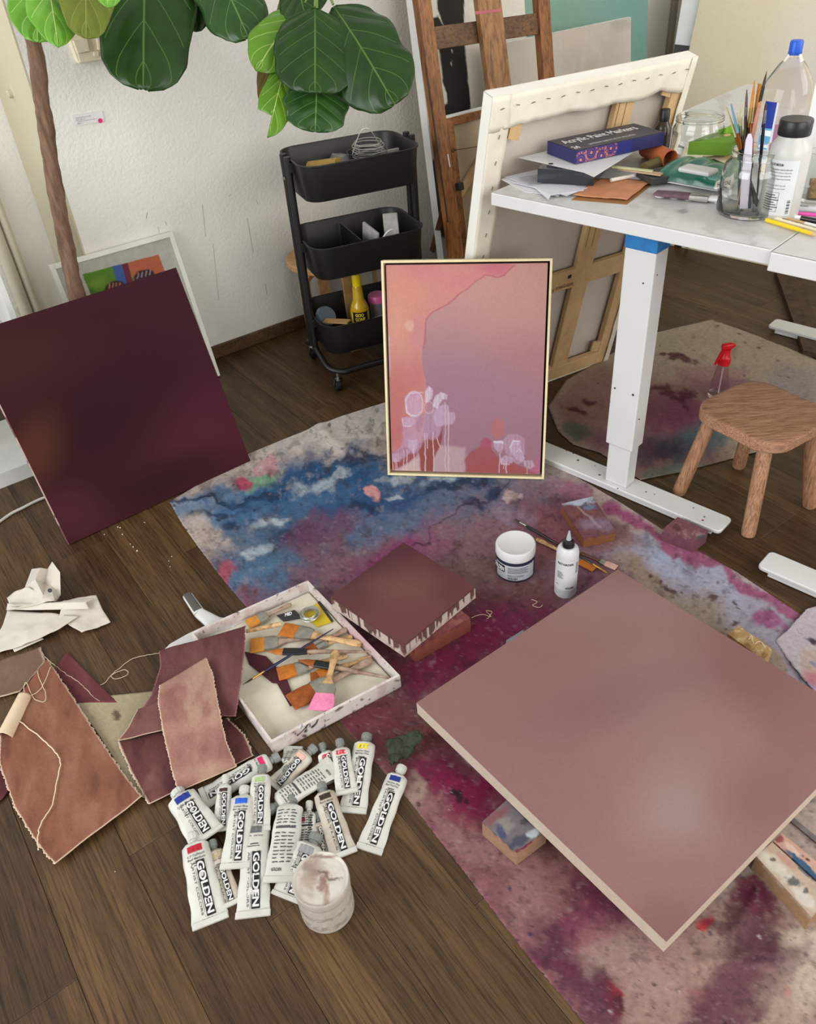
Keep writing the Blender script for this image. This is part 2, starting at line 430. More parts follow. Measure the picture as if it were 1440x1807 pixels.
# heating pipes in the niche and round plug on the return wall
m_cream = M('pipe_paint', (208, 202, 180), rough=.5)
for du, rr in ((0, .014), (.05, .022)):
    q = HIT(48 - du * 420, 500, R(0, .42), V)
    pm = MB().cyl([q[0], q[1], 0], [q[0], q[1], 1.2 if du else .75], rr, n=14)
    pm.lathe([q[0], q[1], .0], [(rr, 0), (rr + .012, .002), (rr + .012, .012), (rr, .014)], 16)
    o = tag(pm.done('heating_pipe', m_cream, smooth=True), 'thicker cream heating pipe rising in the left corner niche' if du else 'thin cream pipe clipped beside the thicker heating pipe in the niche', 'pipe')
for px, py, nm in ((26, 164, 'upper'), (40, 545, 'lower')):
    if nm == 'upper': q = HIT(px, py, R(uL, 0), U); ax = -U
    else: q = HIT(px, py, R(0, .44), V); ax = -V
    tag(MB().lathe(q, [(.024, 0), (.024, .006), (.013, .009), (.012, .02), (.008, .023), (0, .023)], 20, ax).done('wall_plug', m_wsm, smooth=True),
        f'{nm} round cream wall plug left of the fig trunk', 'wall plug')
# scuffs on the back wall: thin dark paint drips
sc = MB()
for x0, y0, x1, y1, w in ((260, 375, 258, 386, 1.2), (292, 391, 294, 397, 1), (357, 360, 363, 418, .7), (376, 430, 386, 530, .6), (436, 385, 447, 445, .6), (403, 347, 408, 342, .6), (468, 500, 471, 520, .6), (279, 400, 281, 410, .6), (452, 352, 455, 360, .5)):
    a, b = HIT(x0, y0, R(0, -.0004), V), HIT(x1, y1, R(0, -.0004), V); sc.bar(a, b, SZ(w * .6, a), .0006, V)
o = sc.done('wall_scuffs', M('scuff', (112, 106, 98)), org=R(.3, 0, 0)); o['kind'] = 'stuff'; o['label'] = 'thin dark drips and scuffs on the white stucco wall'; o['category'] = 'paint marks'

struct(MB().box(R(2.47, -.012, 1.26), (.028, .02, 2.36), U, V, Z, .003).done('corner_dark_strip_1', M('corner_strip_grey', (150, 142, 128), rough=.6)))  # added strip, stands in for the dark line at the wall corner
# ---------------------------------------------------------------- helpers for stretched canvases
m_cloth_raw = M('raw_canvas_edge', (218, 206, 186), (206, 192, 170), 30, .85, .2, 400)
m_pine = WOOD('pine_stretcher', (214, 182, 138), (206, 172, 126), (194, 158, 112), sc=5, stretch=(2, 2, 2), rough=.6, con=.25)
m_white = M('white_paint', (214, 214, 212), (206, 206, 203), 5, .4)
def frame_axes(BL, BR, TL):
    x = BR - BL; w = np.linalg.norm(x); x /= w; y = TL - BL; h = np.linalg.norm(y); y /= h; n = np.cross(x, y)
    if n @ (EYE - BL) < 0: n = -n
    return x, y, n, w, h
def rect3(bl, br, tl, z=0.):
    BL, BR = P(*bl, z), P(*br, z); b = BR - BL; d = ray(*tl)
    TL = EYE + d * (((BL - EYE) @ b) / (d @ b)); return BL, BR, TL

# ---------------------------------------------------------------- drop cloth (main)
m_drop = VC('painted_drop_cloth', .8, .35, 260, .25, .16)
def cloth_paint(p):
    x, y = PROJ(p)
    c = Canvas(x, y, (196, 178, 168), warp=34, wsc=70, seed=3); c.x = c.x + fbm(x, y, 15, 4, 71) * 9; c.y = c.y + fbm(x, y, 15, 4, 83) * 7
    E = c.ell
    c.poly([(430, 700), (690, 700), (700, 760), (640, 805), (560, 790), (440, 810)], (216, 208, 200), 1, 18)
    # zones, far to near
    c.poly([(560, 900), (1010, 840), (1110, 930), (1130, 1060), (1010, 1190), (640, 1200), (380, 1080), (350, 1010)], (138, 104, 116), .95, 30)
    c.poly([(640, 1060), (820, 1030), (1010, 1080), (1080, 1120), (760, 1240), (980, 1500), (700, 1420), (560, 1250), (590, 1150)], (106, 56, 64), .95, 30)
    c.poly([(640, 1330), (760, 1270), (1000, 1500), (1250, 1640), (1300, 1900), (1050, 1900), (730, 1450)], (152, 106, 106), .95, 25)
    c.poly([(1180, 1620), (1500, 1500), (1500, 1950), (1050, 1950), (1000, 1640)], (166, 134, 122), .9, 40)
    c.poly([(1080, 930), (1190, 950), (1480, 1120), (1480, 1300), (1300, 1180), (1090, 1010)], (172, 166, 184), .95, 18)
    # blue lake
    E(400, 890, 130, 38, (120, 146, 170), .9, -12); E(540, 870, 170, 55, (62, 104, 146), .95, -8, .5, .5); E(700, 845, 210, 34, (58, 98, 138), .95, -4, .5, .5)
    E(620, 915, 190, 46, (66, 108, 150), .95, -10, .5, .6); E(480, 985, 120, 70, (72, 104, 132), .9, -20, .5, .6); E(450, 1035, 60, 38, (86, 124, 156), .8, -30, .5, .6)
    E(760, 910, 170, 50, (104, 116, 142), .8, -15, .6, .6); E(560, 850, 110, 22, (40, 82, 126), .9, -6, .4, .6); E(660, 895, 90, 24, (38, 80, 126), .8, -8, .4, .6)
    for a in ((640, 815, 70, 7), (350, 878, 60, 5), (380, 902, 55, 6), (800, 862, 70, 10), (470, 862, 40, 5), (630, 905, 30, 12), (418, 930, 22, 14), (868, 872, 18, 11), (838, 898, 14, 9), (520, 950, 40, 16)):
        E(*a, (30, 56, 88), .85, -8, .5, .6, 12)
    for a in ((560, 858, 36, 14), (480, 920, 26, 10), (455, 972, 20, 10), (600, 840, 20, 6), (420, 985, 18, 9), (720, 832, 40, 9), (770, 846, 30, 8), (690, 880, 14, 5)):
        E(*a, (196, 208, 216), .75, -15, .6, .8, 14)
    E(660, 871, 10, 14, (226, 160, 160), 1, 10, .3); E(470, 833, 30, 14, (132, 186, 142), .85, -10, .6, .5); E(436, 836, 14, 10, (198, 60, 100), .85, 0, .5, .5); E(478, 812, 20, 9, (214, 150, 160), .7)
    E(335, 930, 26, 22, (208, 188, 176), .8, 0, .6)
    # mauve and magenta middle
    E(560, 945, 60, 26, (120, 66, 92), .7, -20, .6, .6); E(700, 1000, 90, 34, (140, 48, 104), .85, -24, .6, .5); E(690, 1030, 40, 18, (160, 50, 120), .6, -24, .6, .5)
    E(450, 1075, 60, 26, (150, 74, 86), .8, -30, .6, .5); E(395, 1025, 20, 26, (186, 84, 100), .8, -40); E(560, 1000, 60, 30, (134, 88, 100), .7, -20, .6, .6)
    E(860, 960, 120, 46, (150, 112, 118), .7, -10, .6, .6); E(980, 930, 70, 60, (138, 84, 92), .85, 30, .5, .5); E(900, 905, 40, 20, (160, 140, 160), .6); E(908, 876, 14, 7, (214, 190, 190), .9)
    E(830, 1010, 60, 30, (126, 96, 92), .7, -10, .6, .6); E(930, 1060, 70, 40, (112, 64, 62), .8, 0, .6, .6); E(900, 1100, 80, 36, (118, 30, 78), .85, -20, .6, .5); E(820, 1150, 90, 34, (122, 20, 66), .85, -24, .5, .5); E(760, 1200, 50, 26, (126, 26, 70), .7, -24)
    E(1040, 1010, 50, 26, (130, 82, 94), .7); E(1010, 860, 50, 16, (178, 110, 140), .6, 25); E(1090, 945, 40, 30, (136, 90, 90), .7)
    # maroon near tray
    E(640, 1270, 80, 50, (112, 48, 60), .8); E(700, 1330, 60, 40, (120, 62, 72), .7, 40); E(830, 1400, 70, 46, (128, 12, 66), .95, 30, .5, .4); E(770, 1360, 40, 30, (122, 20, 66), .85, 30, .5, .4); E(725, 1385, 22, 26, (176, 150, 136), .7); E(740, 1300, 40, 24, (110, 46, 40), .6)
    E(800, 1330, 50, 26, (90, 20, 44), .7, 40); E(880, 1330, 90, 26, (80, 16, 40), .6, 45); E(800, 1405, 8, 10, (30, 20, 26), .9); E(818, 1412, 7, 6, (30, 20, 26), .9)
    # foreground stripes
    c.poly([(940, 1640), (1040, 1530), (1090, 1575), (985, 1680)], (92, 36, 62), .9, 20); c.poly([(985, 1600), (1100, 1570), (1130, 1640), (1010, 1700)], (148, 74, 96), .6, 16)
    E(1045, 1740, 60, 40, (110, 58, 76), .8, 40, .6, .5); E(990, 1700, 40, 16, (150, 30, 84), .7, 20); E(1080, 1770, 20, 30, (150, 10, 40), .85, -20, .4, .7, 12); E(1095, 1780, 14, 10, (60, 10, 24), .8, 30, .4, .6, 10)
    c.poly([(1210, 1807), (1330, 1660), (1420, 1680), (1330, 1830)], (108, 64, 76), .75, 16); c.poly([(1290, 1600), (1440, 1660), (1440, 1700), (1300, 1650)], (84, 36, 54), .8, 10)
    E(1330, 1580, 36, 30, (118, 20, 60), .85, 30, .4, .5, 20); E(1250, 1640, 16, 10, (206, 40, 50), .9, 0, .5, .5, 10); E(1420, 1700, 40, 90, (206, 190, 170), .75, 10); E(1391, 1745, 6, 5, (40, 60, 120), .9); E(1386, 1762, 10, 8, (190, 110, 100), .8)
    E(1140, 1720, 70, 40, (176, 142, 136), .7, 20); E(1000, 1560, 60, 40, (140, 92, 92), .7, 30); E(890, 1590, 50, 40, (156, 112, 112), .6); E(960, 1510, 40, 18, (96, 56, 56), .6, 30, .6, .7)
    E(1180, 1600, 70, 26, (132, 44, 66), .7, 20, .6, .5); E(1240, 1760, 40, 26, (126, 60, 80), .5)
    c.poly([(700, 1420), (760, 1440), (900, 1610), (1010, 1720), (1090, 1830), (1030, 1830), (920, 1680), (790, 1510)], (136, 80, 90), .7, 16); c.poly([(940, 1660), (1000, 1650), (1090, 1770), (1130, 1850), (1050, 1850), (985, 1740)], (92, 44, 62), .8, 16)
    E(1080, 1600, 80, 26, (104, 40, 66), .8, 24, .5, .5); E(960, 1480, 60, 26, (96, 50, 58), .6, 40, .6, .6); E(870, 1560, 50, 16, (128, 78, 82), .6, 50, .6, .6); E(1030, 1500, 30, 60, (60, 24, 40), .6, -45); E(1210, 1590, 60, 22, (110, 34, 62), .8, -20, .5, .5); E(1350, 1600, 46, 30, (96, 26, 54), .85, 30, .5, .5, 20)
    c.poly([(1180, 1850), (1290, 1680), (1330, 1640), (1430, 1660), (1400, 1740), (1300, 1850)], (100, 56, 70), .6, 14); E(1280, 1650, 40, 14, (84, 36, 54), .7, 20, .5, .6); E(1350, 1690, 50, 10, (80, 40, 56), .7, -10, .5, .6); E(1140, 1660, 50, 20, (164, 124, 122), .6, 30, .7, .6); E(1060, 1690, 26, 40, (178, 146, 140), .5, 30, .7, .6); E(1380, 1770, 40, 50, (186, 160, 142), .5, 0, .7, .5)
    # pale right strip with ochre near the big canvas and a pink hem
    E(1140, 1030, 60, 26, (160, 138, 116), .9, 35); E(1230, 1090, 90, 26, (170, 152, 130), .9, 35, .6); E(1330, 1160, 70, 24, (172, 148, 118), .8, 35); E(1180, 985, 50, 26, (176, 184, 208), .9, 30); E(1250, 1030, 60, 26, (182, 184, 204), .8, 32)
    E(1352, 1098, 26, 17, (170, 92, 140), .9, 30, .3); E(1100, 960, 40, 24, (150, 110, 110), .6); E(1120, 900, 40, 14, (190, 120, 160), .7, 30)
    c.line([(1085, 880), (1200, 960), (1300, 1030), (1420, 1092)], 11, (166, 76, 122), .85, .5)
    for a in ((1150, 1018, 5, 4), (1195, 1040, 9, 5), (1178, 1030, 6, 4), (1257, 1047, 4, 3), (1290, 1068, 4, 3), (1297, 1074, 3, 2), (1247, 1070, 12, 5), (1296, 1100, 6, 5)): E(*a, (88, 52, 52), .85, 20, .4, .5, 8)
    # fold lines
    c.line([(600, 1090), (700, 1005), (800, 925), (910, 850)], 1.6, (48, 36, 60), .7); c.line([(680, 905), (740, 875)], 1, (60, 50, 80), .5)
    c.line([(340, 880), (400, 872), (440, 876), (480, 862)], 2.2, (40, 66, 96), .7); c.line([(640, 812), (690, 797)], 1.4, (50, 66, 90), .7); c.line([(556, 752), (580, 775), (610, 800), (650, 805)], 1.6, (150, 150, 160), .5)
    # grime and spatter
    n = fbm(x, y, 26, 5, 21); c.put(ss(.18, .55, n), (64, 32, 42), .4); n = fbm(x, y, 15, 5, 33); c.put(ss(.34, .62, n), (206, 190, 186), .2); n = fbm(x, y, 9, 5, 41); c.put(ss(.2, .55, n), (52, 34, 46), .42); n = fbm(x * .7 + y * .5, y - x * .3, 7, 4, 61); c.put(ss(.36, .55, n), (190, 168, 172), .16)
    dk_ = [(34, 24, 34), (64, 22, 40), (30, 46, 76), (92, 48, 50), (40, 34, 40)]; lt_ = [(206, 192, 192), (188, 120, 130), (180, 186, 200), (150, 60, 90)]
    cl_ = ss(-.1, .35, fbm(x, y, 150, 3, 77)); k0_ = c.c.copy(); spots(c, 27, .36, .8, 6, dk_, 11, .75, 1.25); spots(c, 13, .12, .5, 2.2, dk_, 23, .7, 1.2); spots(c, 60, .28, 1.5, 11, dk_, 31, .5, 1.3); spots(c, 34, .2, .8, 4, lt_, 47, .6, 1.25); c.c = k0_ + (c.c - k0_) * (.25 + .75 * cl_)[:, None]
    c.mottle(7, .16, 8)
    return c.c
def patch(Lp, Rp, nu, nv, z0=.002, wr=.0015, wsc=.12, jag=0., seed=5, lift=None):
    Lq = polyl(Lp, nv); Rq = polyl(Rp, nv); s = np.linspace(0, 1, nu)[None, :, None]
    pts = Lq[:, None] * (1 - s) + Rq[:, None] * s
    if pts.shape[2] == 2: pts = np.concatenate([pts, np.zeros(pts.shape[:2] + (1,))], 2)
    if jag:
        d = (Rq - Lq); d = d / np.linalg.norm(d, axis=1)[:, None]
        pts[:, 0, :2] -= d[:, :2] * RNG.uniform(0, jag, (nv, 1)); pts[:, -1, :2] += d[:, :2] * RNG.uniform(0, jag, (nv, 1))
    x, y = pts[..., 0].ravel(), pts[..., 1].ravel()
    z = np.maximum(fbm(x, y, wsc, 3, seed) * wr + .3 * wr, 0)
    pts[..., 2] += (z + z0).reshape(pts.shape[:2])
    if lift is not None: pts[..., 2] += lift(pts)
    return pts
g2 = lambda *a: [P(*q)[:2] for q in a]
LE = g2((680, 711), (600, 736), (440, 801), (300, 886), (322, 925), (348, 962), (388, 1015), (432, 1068), (520, 1170), (610, 1285), (722, 1412), (830, 1552), (935, 1690), (1034, 1807)) + [R(-.6, -3.0)[:2]]
# top edge is folded into the left polyline; right edge runs along the desk foot
RE = g2((905, 700), (962, 806), (1000, 832), (1100, 890), (1200, 955), (1300, 1010), (1420, 1090)) + [R(.62, -2.35)[:2], R(.3, -3.1)[:2]]
def clift(p):
    x, y = PROJ(p.reshape(-1, 3)); x = x; h = np.zeros(len(x))
    for pts, w, a in (([(556, 745), (585, 778), (615, 800), (690, 795)], 12, .007), ([(340, 884), (430, 868), (480, 860)], 7, .005), ([(345, 915), (400, 898), (450, 905)], 8, .005), ([(640, 812), (690, 800)], 6, .005), ([(1300, 1640), (1350, 1560), (1440, 1640)], 14, .006), ([(1240, 1700), (1380, 1690)], 16, .006), ([(1330, 1110), (1440, 1180)], 16, .006), ([(600, 1090), (760, 960), (910, 850)], 4, .0025)):
        d = np.full(len(x), 1e9)
        for (x0, y0), (x1, y1) in zip(pts[:-1], pts[1:]):
            ex, ey = x1 - x0, y1 - y0; t = np.clip(((x - x0) * ex + (y - y0) * ey) / (ex * ex + ey * ey), 0, 1); d = np.minimum(d, np.hypot(x - x0 - t * ex, y - y0 - t * ey))
        h = np.maximum(h, a * np.exp(-(d / w) ** 2))
    return h.reshape(p.shape[:2])
_cp = patch(LE, RE, 520, 780, .0022, .0015, .1, .002, lift=clift)
for _e in (np.s_[0, :], np.s_[-1, :], np.s_[:, 0], np.s_[:, -1]): _cp[_e][..., 2] = .0003   # hems touch the floor
dc = grid('drop_cloth', _cp, m_drop)
setcol(dc, cloth_paint)
tag(dc, 'large paint-stained drop cloth in blue, mauve and magenta spread over the floor', 'drop cloth')
# second cloth under the desk
def cloth2_paint(p):
    x, y = PROJ(p); c = Canvas(x, y, (190, 174, 152), warp=18, wsc=50, seed=9); E = c.ell
    c.poly([(970, 700), (1110, 640), (1240, 700), (1280, 830), (1120, 850), (990, 760)], (150, 106, 110), .8, 30)
    E(1060, 690, 60, 30, (172, 138, 130), .7); E(1210, 740, 70, 40, (140, 66, 100), .75, 0, .6, .5); E(1180, 720, 70, 34, (120, 60, 84), .6, 0, .6, .5); E(1300, 690, 80, 18, (150, 100, 126), .7, 8); E(1250, 665, 60, 20, (170, 110, 130), .5)
    E(1200, 790, 60, 26, (74, 92, 104), .8, -10, .6, .5); E(1250, 765, 40, 20, (92, 122, 132), .8, 0, .6, .5); E(1150, 800, 60, 24, (60, 44, 66), .8, 0, .6, .5); E(1020, 760, 26, 14, (88, 116, 98), .8); E(1080, 780, 60, 26, (104, 66, 84), .7, 0, .6, .5)
    E(1400, 690, 60, 40, (160, 150, 156), .7); E(1200, 830, 70, 10, (100, 130, 122), .6, -8)
    for a in ((1165, 680, 22, 7), (1178, 692, 16, 5), (1212, 700, 16, 9), (1205, 712, 12, 6), (1190, 705, 10, 5), (1212, 722, 7, 4), (1200, 636, 26, 5), (1190, 628, 30, 3), (1045, 707, 14, 5), (1020, 722, 18, 4)): E(*a, (84, 24, 50), .85, 12, .5, .7, 10)
    E(1333, 618, 4, 3, (60, 50, 46), .9)
    n = fbm(x, y, 18, 5, 5); c.put(ss(.2, .6, n), (96, 56, 66), .3); c.mottle(6, .12, 4); spots(c, 20, .4, .6, 3.6, [(70, 26, 48), (50, 40, 56), (96, 56, 60)], 15, .75, 1.4); return c.c
L2 = g2((1150, 590), (1090, 620), (1000, 672), (968, 718), (985, 762), (1012, 786), (1060, 800), (1130, 848))
R2 = g2((1254, 566), (1330, 592), (1400, 620), (1470, 650), (1500, 690), (1440, 770), (1330, 800), (1200, 835))
d2 = grid('small_drop_cloth', patch(L2, R2, 140, 150, .0015, .003, .16, .003, 8), m_drop, thick=.0012); setcol(d2, cloth2_paint)
tag(d2, 'smaller stained drop cloth with plum and teal marks lying under the desk', 'drop cloth')
# third, frayed white-pink cloth at the right edge
def cloth3_paint(p):
    x, y = PROJ(p); c = Canvas(x, y, (208, 196, 204), warp=10, wsc=30, seed=19)
    c.ell(1440, 1200, 26, 26, (206, 120, 124), .8, 0, .5); c.ell(1430, 1165, 20, 20, (204, 180, 160), .7); c.ell(1436, 1130, 7, 8, (50, 24, 46), .9, 0, .3, .5, 8); c.ell(1420, 1215, 40, 14, (190, 172, 206), .8, 30)
    c.line([(1408, 1115), (1424, 1128), (1440, 1126)], 1, (110, 120, 140), .6); c.mottle(6, .1); return c.c
d3 = grid('frayed_cloth', patch(g2((1424, 1078), (1388, 1118), (1368, 1135), (1400, 1180), (1450, 1240)), g2((1452, 1070), (1490, 1090), (1530, 1120), (1540, 1160), (1540, 1200)), 60, 70, .0065, .003, .1, .004, 12), m_drop, thick=.0012); setcol(d3, cloth3_paint)
tag(d3, 'pale pink frayed cloth corner overlapping the large drop cloth at the right edge', 'cloth')

# ================================================================ the three paintings on the floor and the back-to-front canvas
m_paint = VC('satin_paint', .7, .1, 500, .08, .05)
m_paintm = VC('matt_paint', .6, .18, 500, .3, .05)
# ---- big rose canvas on blocks
def flat_canvas(name, label, corners, zt, th, mat, top_fn, side_fn, n=90):
    """lying canvas: corners (far, left, near, right) on the top face"""
    A_, B_, C_, D_ = [P(*q, zt) for q in corners]
    t = thing(name, label, 'canvas', [*(np.mean([A_, B_, C_, D_], 0)[:2]), zt - th])
    top = grid('painted_face', bil((B_, A_, D_, C_), n, n), mat, t, smooth=False); setcol(top, top_fn)
    for a, b, vis in ((A_, B_, 0), (B_, C_, 1), (C_, D_, 1), (D_, A_, 0)):
        k = 120 if vis else 2
        g = bil((a, b, b - Z * th, a - Z * th), k, 16 if vis else 2)
        s = grid('canvas_edge', g, mat, t, smooth=False); setcol(s, side_fn)
    e = np.mean([A_, B_, C_, D_], 0); q = [(x - e) * .995 + e - Z * (th - .002) for x in (A_, B_, C_, D_)]
    MB().slab(q, Z, .002).done('canvas_back', m_cloth_raw, t)
    return t
ZB = .085
def big_top(p):
    x, y = PROJ(p); c = Canvas(x, y, (147, 109, 105), warp=26, wsc=160, seed=12); E = c.ell
    E(1110, 1080, 130, 50, (160, 126, 121), .8, 0, .9); E(1130, 1190, 100, 60, (162, 132, 126), .7, 0, .9); E(980, 1180, 160, 70, (143, 104, 98), .6, 0, .9); E(1330, 1230, 120, 80, (134, 94, 90), .7, 0, .9)
    E(1080, 1240, 150, 40, (134, 98, 100), .7, -10, .9); E(1180, 1400, 140, 110, (160, 130, 124), .7, -30, .9); E(1170, 1425, 70, 50, (167, 141, 137), .7, 0, .9); E(1040, 1420, 110, 80, (147, 105, 98), .6, 0, .9); E(1240, 1280, 100, 50, (156, 122, 115), .6, 30, .9)
    E(1130, 1560, 100, 60, (151, 113, 104), .7, 0, .9); E(1170, 1640, 60, 50, (130, 90, 84), .7, 0, .9); E(800, 1240, 90, 40, (148, 110, 100), .7, 0, .9); E(1350, 1400, 70, 60, (139, 97, 91), .7, 0, .9); E(1440, 1300, 60, 60, (144, 102, 94), .6, 0, .9)
    c.mottle(5, .03); return c.c
def cream_side(p):
    x, y = PROJ(p); c = Canvas(x, y, (216, 198, 178), 2, 6, 3); c.mottle(14, .05)
    h = (ZB - p[:, 2]) / .034; c.put(1 - ss(.0, .08, h), (170, 132, 122), .8); return c.c
bigc = flat_canvas('rose_canvas', 'large square dusty rose canvas lying flat on painted blocks in the foreground', [(1090, 1005), (735, 1240), (1176, 1662), (1545, 1285)], ZB, .034, m_paintm, big_top, cream_side)
# ---- small square with dripped edges
ZS = .085
def small_top(p):
    x, y = PROJ(p); c = Canvas(x, y, (110, 68, 70), 14, 70, 22); E = c.ell
    E(650, 1010, 60, 40, (84, 52, 62), .8, -20, .9); E(710, 1040, 60, 34, (124, 82, 77), .8, 0, .9); E(720, 1090, 70, 30, (116, 72, 70), .7, 0, .9); E(760, 985, 50, 20, (98, 60, 62), .7, 30, .9); E(620, 1060, 40, 20, (100, 64, 66), .7, 0, .9); E(712, 965, 40, 14, (88, 50, 60), .7, 0, .9); E(800, 1040, 34, 20, (104, 62, 62), .7, 0, .9)
    c.mottle(5, .03); return c.c
def drip_side(p):
    x, y = PROJ(p); c = Canvas(x, y, (208, 192, 182), 0); h = (ZS - p[:, 2]) / .036
    s = p[:, 0] * 85 - p[:, 1] * 2
    L = .35 + .75 * vnoise(s * 2.6, s * 0 + 3, 5); band = vnoise(s * 3.4, s * 0, 9)
    c.put(1 - ss(0, .06, h - .1), (96, 56, 54), 1); c.put((1 - ss(-.04, .04, h - L)) * ss(.36, .44, band), (104, 68, 62), .95); c.put(ss(.6, .9, h) * ss(.4, .7, vnoise(s * 1.2, s * 0 + 1, 3)), (180, 150, 142), .6)
    return c.c
smallc = flat_canvas('small_square_canvas', 'small square brown-mauve canvas with dripped cream edges resting on a block', [(712, 957), (583, 1053), (712, 1140), (839, 1035)], ZS, .036, m_paint, small_top, drip_side, 50)
# ---- leaning canvases
def leaning(name, label, bl, br, tl, th, mat, fn, side_fn, nu, nv, z=.004, h=None, inset=0.):
    BL, BR, TL = rect3(bl, br, tl, z); x, y, n, w, hh = frame_axes(BL, BR, TL)
    if h: TL = BL + y * h
    TR = TL + x * w
    t = thing(name, label, 'canvas', BL + x * w / 2)
    f = grid('painted_face', bil((TL, TR, BR, BL), nu, nv), mat, t, smooth=False); setcol(f, fn)
    for a, b in ((TL, TR), (TR, BR), (BR, BL), (BL, TL)):
        g = bil((a, b, b - n * th, a - n * th), 160, 8); e = grid('canvas_edge', g, mat, t, smooth=False); setcol(e, side_fn)
    MB().slab([q - n * th * .9 for q in (BL, BR, TR, TL)], n, .002).done('canvas_back', m_cloth_raw, t)
    return t, BL, x, y, n, w, np.linalg.norm(TL - BL)
def dark_top(p):
    x, y = PROJ(p); c = Canvas(x, y, (62, 26, 33), 12, 120, 31); E = c.ell
    E(60, 640, 120, 60, (68, 36, 38), .8, 0, .9); E(340, 560, 90, 80, (70, 34, 42), .7, 0, .9); E(345, 770, 110, 60, (92, 42, 50), .85, -10, .95); E(370, 700, 70, 60, (84, 36, 52), .6, 0, .9); E(180, 740, 120, 90, (50, 22, 28), .8, 0, .9); E(60, 800, 40, 60, (88, 50, 36), .85, 20, .95); E(130, 910, 60, 40, (82, 40, 48), .8, 0, .9)
    E(300, 840, 90, 30, (48, 22, 26), .7, -20, .9); E(250, 640, 100, 60, (56, 26, 34), .6, 0, .9); E(200, 500, 200, 20, (66, 32, 42), .6, -16, .9); c.mottle(8, .03); return c.c
def dark_side(p):
    x, y = PROJ(p); c = Canvas(x, y, (214, 178, 172), 0); n = fbm(x, y, 22, 3, 4); c.put(ss(-.05, .1, n), (126, 66, 74), .9); return c.c
darkc, *_ = leaning('dark_plum_canvas', 'large square dark plum canvas leaning back against the white picture frame at left', (122, 961), (442, 813), (-60.7, 590), .03, m_paint, dark_top, dark_side, 120, 120)

